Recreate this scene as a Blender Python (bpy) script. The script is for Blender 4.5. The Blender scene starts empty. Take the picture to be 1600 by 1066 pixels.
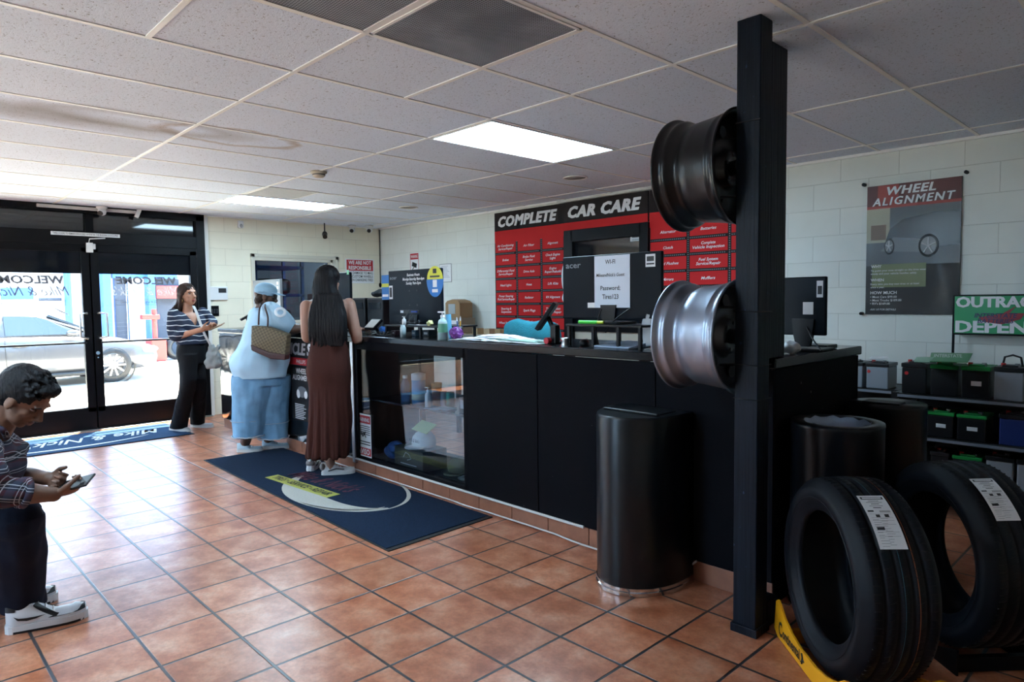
import bpy, bmesh, math, random
from mathutils import Vector, Matrix
random.seed(7)
PI = math.pi
V = Vector
# ---------------------------------------------------------------- camera
FPX = 1055.0983
YAW, PITCH, ROLL = -0.8054, -0.0601, -0.0127
EYE = 1.3536
CZ = 2.4204                     # ceiling height
XD = -8.44                      # door wall plane
YW = 5.48                       # service-board wall plane
YC = 2.80                       # counter front plane
TC = 1.09                       # counter top height
_f = V((math.sin(YAW)*math.cos(PITCH), math.cos(YAW)*math.cos(PITCH), math.sin(PITCH)))
_r = V((math.cos(YAW), -math.sin(YAW), 0)); _u = _r.cross(_f)
CR = _r*math.cos(ROLL) + _u*math.sin(ROLL); CU = -_r*math.sin(ROLL) + _u*math.cos(ROLL); CF = _f
CO = V((0, 0, EYE))
cam_d = bpy.data.cameras.new('camera'); cam = bpy.data.objects.new('camera', cam_d)
bpy.context.scene.collection.objects.link(cam)
cam_d.sensor_width = 36.0; cam_d.lens = 36.0*FPX/1600.0; cam_d.clip_start = 0.05; cam_d.clip_end = 200
cam.matrix_world = Matrix(((CR.x, CU.x, -CF.x, CO.x), (CR.y, CU.y, -CF.y, CO.y), (CR.z, CU.z, -CF.z, CO.z), (0, 0, 0, 1)))
sc = bpy.context.scene
sc.camera = cam
sc.view_settings.view_transform = 'Standard'; sc.view_settings.look = 'None'
sc.view_settings.gamma = 1; sc.view_settings.use_curve_mapping = False
sc.view_settings.exposure = 1.24
try:
    sc.cycles.max_bounces = 10; sc.cycles.transparent_max_bounces = 16; sc.cycles.sample_clamp_indirect = 30
    sc.cycles.use_denoising = True
except Exception: pass
# ---------------------------------------------------------------- sky and sun
world = bpy.data.worlds.new('world'); sc.world = world; world.use_nodes = True
nt = world.node_tree; nt.nodes.clear()
wo = nt.nodes.new('ShaderNodeOutputWorld'); wb = nt.nodes.new('ShaderNodeBackground')
wb.inputs[0].default_value = (0.46, 0.69, 1.0, 1); wb.inputs[1].default_value = 5.2
nt.links.new(wb.outputs[0], wo.inputs[0])
sun_d = bpy.data.lights.new('sun', 'SUN'); sun_d.energy = 40.0; sun_d.angle = math.radians(0.6); sun_d.color = (1.0, 0.85, 0.62)
sun = bpy.data.objects.new('sun', sun_d); sc.collection.objects.link(sun)
sun.rotation_euler = V((0.30, -0.22, -0.93)).to_track_quat('-Z', 'Y').to_euler()   # light travels this way
sun.location = (-14, 2, 9)
# ---------------------------------------------------------------- measuring helpers (photo pixel -> point in the room)
def ray(x, y): return CF + CR*((x-800)/FPX) - CU*((y-533)/FPX)
def onz(x, y, z): d = ray(x, y); return CO + d*((z-EYE)/d.z)
def ony(x, y, Y): d = ray(x, y); return CO + d*(Y/d.y)
def onx(x, y, X): d = ray(x, y); return CO + d*(X/d.x)
def at(x, y, D): return CO + ray(x, y)*D
# ---------------------------------------------------------------- materials
MATS = {}
def _new(name):
    m = bpy.data.materials.new(name); m.use_nodes = True
    n = m.node_tree; b = n.nodes['Principled BSDF']; return m, n, b
def mat(name, col, rough=0.5, metal=0.0, spec=0.5, var=0.0, vscale=20, bump=0.0, bscale=60, coat=0, emit=None, es=1.0, alpha=None, sheen=0):
    if name in MATS: return MATS[name]
    m, n, b = _new(name)
    b.inputs['Base Color'].default_value = (*col, 1); b.inputs['Roughness'].default_value = rough
    b.inputs['Metallic'].default_value = metal; b.inputs['Specular IOR Level'].default_value = spec
    if coat: b.inputs['Coat Weight'].default_value = coat
    if sheen: b.inputs['Sheen Weight'].default_value = sheen
    if emit: b.inputs['Emission Color'].default_value = (*emit, 1); b.inputs['Emission Strength'].default_value = es
    tc = n.nodes.new('ShaderNodeTexCoord')
    if var:
        nz = n.nodes.new('ShaderNodeTexNoise'); nz.inputs['Scale'].default_value = vscale; nz.inputs['Detail'].default_value = 4
        n.links.new(tc.outputs['Object'], nz.inputs['Vector'])
        mx = n.nodes.new('ShaderNodeMix'); mx.data_type = 'RGBA'
        mx.inputs[6].default_value = tuple(c*(1-var) for c in col)+(1,); mx.inputs[7].default_value = tuple(min(1, c*(1+var)) for c in col)+(1,)
        n.links.new(nz.outputs[0], mx.inputs[0]); n.links.new(mx.outputs[2], b.inputs['Base Color'])
    if bump:
        nb = n.nodes.new('ShaderNodeTexNoise'); nb.inputs['Scale'].default_value = bscale; nb.inputs['Detail'].default_value = 3
        n.links.new(tc.outputs['Object'], nb.inputs['Vector'])
        bp = n.nodes.new('ShaderNodeBump'); bp.inputs['Strength'].default_value = bump; bp.inputs['Distance'].default_value = 0.01
        n.links.new(nb.outputs[0], bp.inputs['Height']); n.links.new(bp.outputs[0], b.inputs['Normal'])
    MATS[name] = m; return m
def glass_mat(name, tint=(1, 1, 1), refl=1.0, rough=0.0):
    m = bpy.data.materials.new(name); m.use_nodes = True; n = m.node_tree; n.nodes.clear()
    o = n.nodes.new('ShaderNodeOutputMaterial'); t = n.nodes.new('ShaderNodeBsdfTransparent'); g = n.nodes.new('ShaderNodeBsdfGlossy')
    mx = n.nodes.new('ShaderNodeMixShader'); fr = n.nodes.new('ShaderNodeFresnel'); fr.inputs[0].default_value = 1.5
    gg = n.nodes.new('ShaderNodeNewGeometry'); io = n.nodes.new('ShaderNodeMapRange'); n.links.new(gg.outputs['Backfacing'], io.inputs[0])
    io.inputs[3].default_value = 1.5; io.inputs[4].default_value = 1/1.5; n.links.new(io.outputs[0], fr.inputs[0])     # same reflectance on both faces of a thin pane
    mu = n.nodes.new('ShaderNodeMath'); mu.operation = 'MULTIPLY'; mu.inputs[1].default_value = refl
    t.inputs[0].default_value = (*tint, 1); g.inputs['Roughness'].default_value = rough
    n.links.new(fr.outputs[0], mu.inputs[0]); n.links.new(mu.outputs[0], mx.inputs[0])
    n.links.new(t.outputs[0], mx.inputs[1]); n.links.new(g.outputs[0], mx.inputs[2]); n.links.new(mx.outputs[0], o.inputs[0])
    MATS[name] = m; return m
def see_through(name, col, a, rough=0.5):
    """partly see-through vinyl / film: fixed share of light passes"""
    m = bpy.data.materials.new(name); m.use_nodes = True; n = m.node_tree; b = n.nodes['Principled BSDF']
    b.inputs['Base Color'].default_value = (*col, 1); b.inputs['Roughness'].default_value = rough; b.inputs['Alpha'].default_value = a
    MATS[name] = m; return m
class NT:
    def __init__(s, m): s.n = m.node_tree; s.b = s.n.nodes.get('Principled BSDF')
    def add(s, t, **kw):
        x = s.n.nodes.new(t)
        for k, v in kw.items(): setattr(x, k, v)
        return x
    def link(s, a, b): s.n.links.new(a, b)
    def math(s, op, a, b=None, clamp=False):
        x = s.n.nodes.new('ShaderNodeMath'); x.operation = op; x.use_clamp = clamp
        for i, v in enumerate((a, b)):
            if v is None: continue
            if isinstance(v, (int, float)): x.inputs[i].default_value = v
            else: s.n.links.new(v, x.inputs[i])
        return x.outputs[0]
    def mix(s, f, a, b, bl='MIX'):
        x = s.n.nodes.new('ShaderNodeMix'); x.data_type = 'RGBA'; x.blend_type = bl
        for i, v in ((0, f), (6, a), (7, b)):
            if isinstance(v, (int, float)): x.inputs[i].default_value = v
            elif isinstance(v, tuple): x.inputs[i].default_value = v if len(v) == 4 else (*v, 1)
            else: s.n.links.new(v, x.inputs[i])
        return x.outputs[2]
    def noise(s, vec, scale, detail=3, rough=0.5, dist=0):
        x = s.n.nodes.new('ShaderNodeTexNoise'); x.inputs['Scale'].default_value = scale; x.inputs['Detail'].default_value = detail
        x.inputs['Roughness'].default_value = rough; x.inputs['Distortion'].default_value = dist
        s.n.links.new(vec, x.inputs['Vector']); return x.outputs[0]
    def ramp(s, f, stops):
        x = s.n.nodes.new('ShaderNodeValToRGB'); s.n.links.new(f, x.inputs[0]); e = x.color_ramp.elements
        full = lambda c: c if len(c) == 4 else (*c, 1)
        e[0].position = stops[0][0]; e[0].color = full(stops[0][1]); e[1].position = stops[-1][0]; e[1].color = full(stops[-1][1])
        for p, c in stops[1:-1]:
            k = e.new(p); k.color = full(c)
        return x.outputs[0]
    def bump(s, h, st, d=0.01):
        x = s.n.nodes.new('ShaderNodeBump'); x.inputs['Strength'].default_value = st; x.inputs['Distance'].default_value = d
        s.n.links.new(h, x.inputs['Height']); s.n.links.new(x.outputs[0], s.b.inputs['Normal'])
# ---------------------------------------------------------------- mesh building
class MB:
    def __init__(s): s.v = []; s.f = []; s.m = []; s.s = []
    def add(s, vs, fs, mi=0, sm=False):
        o = len(s.v); s.v += [V(p) for p in vs]
        for f in fs: s.f.append(tuple(i+o for i in f)); s.m.append(mi); s.s.append(sm)
        return s
    def box(s, lo, hi, mi=0, bev=0.0):
        if bev > 0:
            bm = bmesh.new(); bmesh.ops.create_cube(bm, size=1)
            c = (V(lo)+V(hi))/2; d = V(hi)-V(lo)
            for v in bm.verts: v.co = V((c.x+v.co.x*d.x, c.y+v.co.y*d.y, c.z+v.co.z*d.z))
            b = min(bev, 0.45*min(abs(d.x), abs(d.y), abs(d.z)))
            bmesh.ops.bevel(bm, geom=bm.edges[:], offset=b, segments=2, affect='EDGES', profile=0.5)
            s.bm(bm, mi); return s
        x0, y0, z0 = lo; x1, y1, z1 = hi
        vs = [(x0,y0,z0),(x1,y0,z0),(x1,y1,z0),(x0,y1,z0),(x0,y0,z1),(x1,y0,z1),(x1,y1,z1),(x0,y1,z1)]
        return s.add(vs, [(0,3,2,1),(4,5,6,7),(0,1,5,4),(1,2,6,5),(2,3,7,6),(3,0,4,7)], mi)
    def bm(s, bm, mi=0, sm=False, M=None):
        bm.verts.ensure_lookup_table(); bm.verts.index_update()
        vs = [(M @ v.co) if M else v.co.copy() for v in bm.verts]
        s.add(vs, [tuple(v.index for v in f.verts) for f in bm.faces], mi, sm); bm.free(); return s
    def obox(s, c, ax, ay, az, mi=0, bev=0.0):
        """oriented box: centre, three half-extent vectors"""
        bm = bmesh.new(); bmesh.ops.create_cube(bm, size=2)
        L = (ax.length, ay.length, az.length)
        for v in bm.verts: v.co = V((v.co.x*L[0], v.co.y*L[1], v.co.z*L[2]))
        if bev > 0: bmesh.ops.bevel(bm, geom=bm.edges[:], offset=min(bev, .9*min(L)), segments=2, affect='EDGES', profile=0.5)
        A = [ax.normalized(), ay.normalized(), az.normalized()]
        for v in bm.verts: v.co = V(c) + A[0]*v.co.x + A[1]*v.co.y + A[2]*v.co.z
        return s.bm(bm, mi)
    def cyl(s, p0, p1, r0, r1=None, n=20, mi=0, caps=True, sm=True):
        r1 = r0 if r1 is None else r1; p0 = V(p0); p1 = V(p1); d = (p1-p0).normalized()
        a = d.orthogonal().normalized(); b = d.cross(a)
        vs = []
        for p, r in ((p0, r0), (p1, r1)):
            for i in range(n):
                t = 2*PI*i/n; vs.append(p + a*(r*math.cos(t)) + b*(r*math.sin(t)))
        s.add(vs, [(i, (i+1) % n, n+(i+1) % n, n+i) for i in range(n)], mi, sm)
        if caps: s.add(vs[:n], [tuple(range(n))[::-1]], mi); s.add(vs[n:], [tuple(range(n))], mi)
        return s
    def lathe(s, prof, c, d=(0,0,1), n=32, mi=0, a0=0, a1=2*PI, sm=True, ref=None):
        """prof: list of (r, h) along axis d from centre c"""
        d = V(d).normalized(); a = (V(ref) if ref else d.orthogonal()).normalized(); b = d.cross(a); c = V(c)
        full = abs(a1-a0-2*PI) < 1e-6; m = n if full else n+1
        vs = []
        for r, h in prof:
            for i in range(m):
                t = a0+(a1-a0)*i/n; vs.append(c + d*h + a*(r*math.cos(t)) + b*(r*math.sin(t)))
        fs = []
        for k in range(len(prof)-1):
            for i in range(n):
                j = (i+1) % m if full else i+1
                fs.append((k*m+i, k*m+j, (k+1)*m+j, (k+1)*m+i))
        s.add(vs, fs, mi, sm); return s
    def tube(s, pts, r, n=8, mi=0, closed=False):
        pts = [V(p) for p in pts]; R = r if isinstance(r, (list, tuple)) else [r]*len(pts)
        vs = []; prev = None
        for i, p in enumerate(pts):
            d = (pts[min(i+1, len(pts)-1)] - pts[max(i-1, 0)])
            if d.length < 1e-9: d = V((0,0,1))
            d.normalize()
            a = d.orthogonal().normalized() if prev is None else (prev - d*prev.dot(d)).normalized()
            prev = a; b = d.cross(a)
            for k in range(n):
                t = 2*PI*k/n; vs.append(p + a*(R[i]*math.cos(t)) + b*(R[i]*math.sin(t)))
        fs = []
        for i in range(len(pts)-1):
            for k in range(n): fs.append((i*n+k, i*n+(k+1) % n, (i+1)*n+(k+1) % n, (i+1)*n+k))
        s.add(vs, fs, mi, True); s.add(vs[:n], [tuple(range(n))[::-1]], mi); s.add(vs[-n:], [tuple(range(n))], mi); return s
    def prism(s, poly, o, ax, ay, th, mi=0):
        """polygon in plane (o, ax, ay) given thickness vector th"""
        o = V(o); ax = V(ax); ay = V(ay); th = V(th); n = len(poly)
        a = [o + ax*x + ay*y for x, y in poly]; b = [p+th for p in a]
        s.add(a+b, [tuple(range(n))[::-1], tuple(range(n, 2*n))] + [(i, (i+1) % n, n+(i+1) % n, n+i) for i in range(n)], mi)
        return s
    def quad(s, a, b, c, d, mi=0): return s.add([a, b, c, d], [(0, 1, 2, 3)], mi)
    def rings(s, rings, mi=0, cap=True, sm=True):
        n = len(rings[0]); vs = [p for r in rings for p in r]
        fs = [(k*n+i, k*n+(i+1) % n, (k+1)*n+(i+1) % n, (k+1)*n+i) for k in range(len(rings)-1) for i in range(n)]
        s.add(vs, fs, mi, sm)
        if cap:
            s.add(rings[0], [tuple(range(n))[::-1]], mi, sm); s.add(rings[-1], [tuple(range(n))], mi, sm)
        return s
    def ell(s, c, rx, ry, rz, X=V((1,0,0)), Y=V((0,1,0)), Z=V((0,0,1)), n=14, mi=0):
        bm = bmesh.new(); bmesh.ops.create_uvsphere(bm, u_segments=n, v_segments=max(6, n//2+2), radius=1)
        for v in bm.verts: v.co = V(c) + X*(v.co.x*rx) + Y*(v.co.y*ry) + Z*(v.co.z*rz)
        return s.bm(bm, mi, True)
    def text(s, body, o, ax, ay, w=None, h=None, mi=0, shear=0.0, bold=0.0, th=0.0006, align='CENTER', spacing=1.0, heavy=0.0):
        """lettering as mesh; o = anchor on the baseline; ax, ay unit vectors; w, h size in metres of the whole string"""
        cu = bpy.data.curves.new('t', 'FONT'); cu.body = body; cu.size = 1; cu.shear = shear; cu.offset = bold; cu.resolution_u = 2; cu.space_character = spacing
        ob = bpy.data.objects.new('t', cu); me = ob.to_mesh()
        if not me or not len(me.vertices): return s
        vs = [v.co.copy() for v in me.vertices]; fs = [tuple(p.vertices) for p in me.polygons]; ob.to_mesh_clear()
        bpy.data.objects.remove(ob); bpy.data.curves.remove(cu)
        x0 = min(v.x for v in vs); x1 = max(v.x for v in vs); y0 = min(v.y for v in vs); y1 = max(v.y for v in vs)
        if body.isascii() and not any(c in body for c in 'gjpqyQ,;&'): pass
        sy = h/(0.70) if h else None
        sx = w/(x1-x0) if w else sy
        if sy is None: sy = sx
        ax = V(ax).normalized(); ay = V(ay).normalized(); nn = ax.cross(ay)
        off = {'CENTER': (x0+x1)/2, 'LEFT': x0, 'RIGHT': x1}[align]
        for k, (dx, dy) in enumerate(((0, 0), (-1, -.4), (1, .4), (-.5, .6), (.5, -.6)) if heavy else ((0, 0),)):     # thick display lettering
            s.add([V(o) + ax*((v.x-off)*sx + dx*heavy*(h or 0)) + ay*(v.y*sy + dy*heavy*.6*(h or 0)) + nn*(th+k*.00008) for v in vs], fs, mi)
        return s
    def build(s, name, mats, parent=None, label=None, cat=None, group=None, kind=None, smooth=None, origin=True, bevel=0):
        me = bpy.data.meshes.new(name)
        if not isinstance(mats, (list, tuple)): mats = [mats]
        org = V((0, 0, 0))
        if origin and s.v:
            xs = [p.x for p in s.v]; ys = [p.y for p in s.v]; zs = [p.z for p in s.v]
            org = V(((min(xs)+max(xs))/2, (min(ys)+max(ys))/2, min(zs)))
        me.from_pydata([p-org for p in s.v], [], s.f)
        for m in mats: me.materials.append(m)
        me.polygons.foreach_set('material_index', s.m)
        me.polygons.foreach_set('use_smooth', [bool(x) for x in s.s] if smooth is None else [smooth]*len(s.f))
        me.update()
        ob = bpy.data.objects.new(name, me); sc.collection.objects.link(ob); ob.location = org
        if parent is not None:
            ob.parent = parent; ob.matrix_parent_inverse = wmat(parent).inverted()
        tag(ob, label, cat, group, kind); return ob
def wmat(o):
    m = Matrix.LocRotScale(o.location, o.rotation_euler, o.scale)
    return m if o.parent is None else wmat(o.parent) @ o.matrix_parent_inverse @ m
def tag(o, label=None, cat=None, group=None, kind=None):
    if label: o['label'] = label
    if cat: o['category'] = cat
    if group: o['group'] = group
    if kind: o['kind'] = kind
    return o
def thing(name, label, cat, loc, group=None):
    o = bpy.data.objects.new(name, None); sc.collection.objects.link(o); o.empty_display_size = 0.05
    o.location = V(loc); return tag(o, label, cat, group)
def dup(root, delta, label=None, group=None, rotz=None):
    def cp(o, par):
        c = o.copy(); sc.collection.objects.link(c)
        if par is not None: c.parent = par
        for ch in [k for k in bpy.data.objects if k.parent == o and k != c]: cp(ch, c)
        return c
    r = cp(root, None); r.location = root.location + V(delta)
    if rotz is not None: r.rotation_euler.z = root.rotation_euler.z + rotz
    if label: r['label'] = label
    if group: r['group'] = group
    return r
def remeshed(mb, voxel, smooth_it=4, fac=0.5):
    """join overlapping solids into one continuous surface; returns a new MB"""
    me = bpy.data.meshes.new('tmp'); me.from_pydata(mb.v, [], mb.f); me.update()
    ob = bpy.data.objects.new('tmp', me); sc.collection.objects.link(ob)
    r = ob.modifiers.new('r', 'REMESH'); r.mode = 'VOXEL'; r.voxel_size = voxel
    if smooth_it:
        q = ob.modifiers.new('s', 'SMOOTH'); q.factor = fac; q.iterations = smooth_it
    dg = bpy.context.evaluated_depsgraph_get(); dg.update(); ev = ob.evaluated_get(dg); m2 = ev.to_mesh()
    out = MB(); out.add([v.co.copy() for v in m2.vertices], [tuple(p.vertices) for p in m2.polygons], 0, True)
    ev.to_mesh_clear(); bpy.data.objects.remove(ob); bpy.data.meshes.remove(me)
    return out
X, Y, Z = V((1,0,0)), V((0,1,0)), V((0,0,1))
# ================================================================ the room shell
GT = 0.3048; GX, GY = -2.3891, 1.0452          # floor tile size and a grid crossing
UU = 0.6155; UX, UV = -2.9845, 0.261           # ceiling grid pitch and a crossing
XR, YB = 2.0, -2.6                             # right and back walls (behind the photographer)
# --- floor
m = bpy.data.materials.new('terracotta_tile'); m.use_nodes = True; q = NT(m)
g = q.add('ShaderNodeNewGeometry'); sp = q.add('ShaderNodeSeparateXYZ'); q.link(g.outputs['Position'], sp.inputs[0])
fx = q.math('DIVIDE', q.math('SUBTRACT', sp.outputs[0], GX), GT); fy = q.math('DIVIDE', q.math('SUBTRACT', sp.outputs[1], GY), GT)
def edge(q, t):   # distance to nearest integer
    fr = q.math('FRACT', t); return q.math('MINIMUM', fr, q.math('SUBTRACT', 1.0, fr))
wob = q.math('MULTIPLY', q.math('SUBTRACT', q.noise(g.outputs['Position'], 14, 3), 0.5), 0.012)
ed = q.math('ADD', q.math('MINIMUM', edge(q, fx), edge(q, fy)), wob)
gr = q.add('ShaderNodeMapRange'); gr.interpolation_type = 'SMOOTHSTEP'; q.link(ed, gr.inputs[0]); gr.inputs[1].default_value = 0.013; gr.inputs[2].default_value = 0.025
cb = q.add('ShaderNodeCombineXYZ'); q.link(q.math('FLOOR', fx), cb.inputs[0]); q.link(q.math('FLOOR', fy), cb.inputs[1])
wn = q.add('ShaderNodeTexWhiteNoise'); q.link(cb.outputs[0], wn.inputs['Vector'])
off = q.add('ShaderNodeVectorMath', operation='ADD'); q.link(g.outputs['Position'], off.inputs[0])
sc2 = q.add('ShaderNodeVectorMath', operation='SCALE'); q.link(wn.outputs['Color'], sc2.inputs[0]); sc2.inputs['Scale'].default_value = 7; q.link(sc2.outputs[0], off.inputs[1])
cl = q.noise(off.outputs[0], 7.0, 6, 0.62)
col = q.ramp(cl, [(0.30, (0.33, 0.085, 0.032)), (0.44, (0.45, 0.145, 0.066)), (0.56, (0.56, 0.225, 0.125)), (0.72, (0.64, 0.34, 0.225))])
sp_ = q.ramp(q.noise(off.outputs[0], 60, 3, 0.7), [(0.35, (0.80, 0.80, 0.80)), (0.6, (1, 1, 1))])
col = q.mix(1.0, col, sp_, 'MULTIPLY')
tone = q.math('ADD', q.math('MULTIPLY', wn.outputs['Value'], 0.22), 0.88)
tn = q.add('ShaderNodeCombineColor'); [q.link(tone, tn.inputs[i]) for i in range(3)]
col = q.mix(1.0, col, tn.outputs[0], 'MULTIPLY')
col = q.mix(gr.outputs[0], (0.030, 0.030, 0.036), col); q.link(col, q.b.inputs['Base Color'])
q.b.inputs['Roughness'].default_value = 0.30; q.b.inputs['Specular IOR Level'].default_value = 0.80
hh = q.math('ADD', gr.outputs[0], q.math('MULTIPLY', q.noise(g.outputs['Position'], 28, 3), 0.22)); q.bump(hh, 0.45, 0.004)
MATS['floor'] = m
b = MB(); b.box((XD-0.12, YB-.1, -0.1), (XR+.1, YW+.1, 0)); b.build('floor', m, kind='structure')
# --- ceiling: tiles, grid
m = bpy.data.materials.new('ceiling_tile'); m.use_nodes = True; q = NT(m)
g = q.add('ShaderNodeNewGeometry'); sp = q.add('ShaderNodeSeparateXYZ'); q.link(g.outputs['Position'], sp.inputs[0])
fu = q.math('FLOOR', q.math('DIVIDE', q.math('SUBTRACT', sp.outputs[0], UX), UU)); fv = q.math('FLOOR', q.math('DIVIDE', q.math('SUBTRACT', sp.outputs[1], UV), 2*UU))
cb = q.add('ShaderNodeCombineXYZ'); q.link(fu, cb.inputs[0]); q.link(fv, cb.inputs[1])
wn = q.add('ShaderNodeTexWhiteNoise'); q.link(cb.outputs[0], wn.inputs['Vector'])
tone = q.math('ADD', q.math('MULTIPLY', wn.outputs['Value'], 0.08), 0.74)
tn = q.add('ShaderNodeCombineColor'); q.link(q.math('MULTIPLY', tone, 0.92), tn.inputs[0]); q.link(q.math('MULTIPLY', tone, 1.01), tn.inputs[1]); q.link(q.math('MULTIPLY', tone, 1.18), tn.inputs[2])
pore = q.noise(g.outputs['Position'], 95, 1, 0.3, 1.4)
pm = q.ramp(pore, [(0.27, (0.42, 0.41, 0.40)), (0.34, (1, 1, 1))])
col = q.mix(1.0, tn.outputs[0], pm, 'MULTIPLY')
# water stains: two soft brown rings and a sooty patch, fixed to the board
def ringmask(cx, cy, rx, ry, w):
    dx = q.math('DIVIDE', q.math('SUBTRACT', sp.outputs[0], cx), rx); dy = q.math('DIVIDE', q.math('SUBTRACT', sp.outputs[1], cy), ry)
    r = q.math('SQRT', q.math('ADD', q.math('MULTIPLY', dx, dx), q.math('MULTIPLY', dy, dy)))
    r = q.math('ADD', r, q.math('MULTIPLY', q.math('SUBTRACT', q.noise(g.outputs['Position'], 6, 3), 0.5), 0.5))
    d = q.math('ABSOLUTE', q.math('SUBTRACT', r, 1.0))
    return q.math('SUBTRACT', 1.0, q.math('DIVIDE', d, w), clamp=True), r
STN = onz(360, 214, CZ); k1, _ = ringmask(STN.x, STN.y, 0.22, 0.42, 0.16)
S2 = onz(225, 192, CZ); k2, _ = ringmask(S2.x, S2.y, 0.16, 0.5, 0.5)
S3 = onz(60, 178, CZ); _, r3 = ringmask(S3.x, S3.y, 0.22, 0.75, 0.5)
k3 = q.math('SUBTRACT', 1.25, r3, clamp=True)
col = q.mix(q.math('MULTIPLY', k1, 0.55), col, (0.33, 0.21, 0.11)); col = q.mix(q.math('MULTIPLY', k2, 0.40), col, (0.20, 0.15, 0.11)); col = q.mix(q.math('MULTIPLY', k3, 0.55), col, (0.20, 0.16, 0.15))
q.link(col, q.b.inputs['Base Color']); q.b.inputs['Roughness'].default_value = 0.95; q.b.inputs['Specular IOR Level'].default_value = 0.15
q.bump(q.math('ADD', q.noise(g.outputs['Position'], 90, 3), q.math('MULTIPLY', pore, 2.0)), 0.2, 0.004)
L1 = (UX-UU, UV+4*UU, UX, UV+6*UU); L2 = (UX-7*UU+.13, 2.72, UX-6*UU+.13-.03, 3.90)
L2 = (-7.22, 2.70, -6.62, 3.86)
b = MB(); b.box((XD-0.3, YB-.1, CZ), (XR+.1, YW+.1, CZ+0.12)); b.build('ceiling', m, kind='structure')
tb = mat('grid_white', (0.86, 0.86, 0.86), 0.5, var=0.04)
b = MB(); w = 0.011; z0 = CZ-0.004
for u in range(-9, 9):
    x = UX+u*UU; b.box((x-w, YB, z0), (x+w, YW, CZ+.001))
for v in range(-4, 9, 2):
    y = UV+v*UU; b.box((XD, y-w, z0-.0006), (XR, y+w, CZ+.001))
for v in (1, 3):
    y = UV+v*UU; b.box((UX, y-w, z0-.0006), (UX+2*UU, y+w, CZ+.001))
b.box((XD, YW-.025, CZ-.02), (XR, YW, CZ)); b.box((XD, YB, CZ-.012), (XR, YB+.02, CZ)); b.box((XD, 3.05, CZ-.012), (XD+.02, YW, CZ))
b.build('trim_1', tb, kind='structure')
# sagging board seams (thin dark gaps)
# --- block walls
def block_mat(name, axis, c1, c2):
    m = bpy.data.materials.new(name); m.use_nodes = True; q = NT(m)
    g = q.add('ShaderNodeNewGeometry'); sp = q.add('ShaderNodeSeparateXYZ'); q.link(g.outputs['Position'], sp.inputs[0])
    cb = q.add('ShaderNodeCombineXYZ'); q.link(sp.outputs[axis], cb.inputs[0]); q.link(sp.outputs[2], cb.inputs[1])
    br = q.add('ShaderNodeTexBrick'); q.link(cb.outputs[0], br.inputs['Vector']); br.offset = 0.5
    br.inputs['Scale'].default_value = 1; br.inputs['Brick Width'].default_value = 0.406; br.inputs['Row Height'].default_value = 0.203
    br.inputs['Mortar Size'].default_value = 0.003; br.inputs['Mortar Smooth'].default_value = 0.6
    br.inputs['Color1'].default_value = (*c1, 1); br.inputs['Color2'].default_value = (*c2, 1); br.inputs['Mortar'].default_value = (c1[0]*.82, c1[1]*.81, c1[2]*.80, 1)
    n1 = q.noise(g.outputs['Position'], 3, 4); col = q.mix(1.0, br.outputs['Color'], q.ramp(n1, [(0.3, (0.93, 0.93, 0.92)), (0.7, (1, 1, 1))]), 'MULTIPLY')
    q.link(col, q.b.inputs['Base Color']); q.b.inputs['Roughness'].default_value = 0.62; q.b.inputs['Specular IOR Level'].default_value = 0.35
    h = q.math('ADD', q.math('MULTIPLY', br.outputs['Fac'], -1.0), q.math('MULTIPLY', q.noise(g.outputs['Position'], 160, 2), 0.25)); q.bump(h, 0.5, 0.005)
    return m
BX = block_mat('painted_block_service', 0, (0.73, 0.755, 0.72), (0.76, 0.785, 0.75)); BY = block_mat('painted_block_entry', 1, (0.82, 0.76, 0.61), (0.84, 0.78, 0.63))
b = MB()
for nm_, lo_, hi_ in (('wall_service', (XD-.15, YW, -.05), (-4.83, YW+.15, CZ+.1)), ('wall_service_lintel', (-4.83, YW, 2.085), (-3.78, YW+.15, CZ+.1)), ('wall_service_right', (-3.78, YW, -.05), (XR+.1, YW+.15, CZ+.1))): MB().box(lo_, hi_).build(nm_, BX, kind='structure')
b = MB()   # door wall: solid block from the doors to the corner with the pass-through cut out
b.box((XD-.15, 3.0, -.05), (XD, 3.58, CZ+.1)); b.box((XD-.15, 4.75, -.05), (XD, YW, CZ+.1)); b.box((XD-.15, 3.58, -.05), (XD, 4.75, 1.11)); b.box((XD-.15, 3.58, 1.96), (XD, 4.75, CZ+.1))
b.box((XD-.15, YB, -.05), (XD, -2.2, CZ+.1)); b.box((XD-.15, -2.2, -.05), (XD, 0.55, 0.4)); b.box((XD-.15, -2.2, 2.2), (XD, 0.55, CZ+.1)); b.box((XD-.15, .45, .4), (XD, .66, 2.2))
b.build('wall_entry', BY, kind='structure')
b = MB()   # back wall (behind the photographer) with its shop windows
b.box((XD-.15, YB-.15, -.05), (XR+.1, YB, 0.45)); b.box((XD-.15, YB-.15, 2.1), (XR+.1, YB, CZ+.1))
for x0, x1 in ((XD-.15, -4.4), (-2.9, XR+.1)): b.box((x0, YB-.15, .45), (x1, YB, 2.1))
b.build('wall_back', BX, kind='structure')
b = MB(); b.box((XR, YB, -.05), (XR+.15, YW, CZ+.1)); b.build('wall_right', BY, kind='structure')
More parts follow.
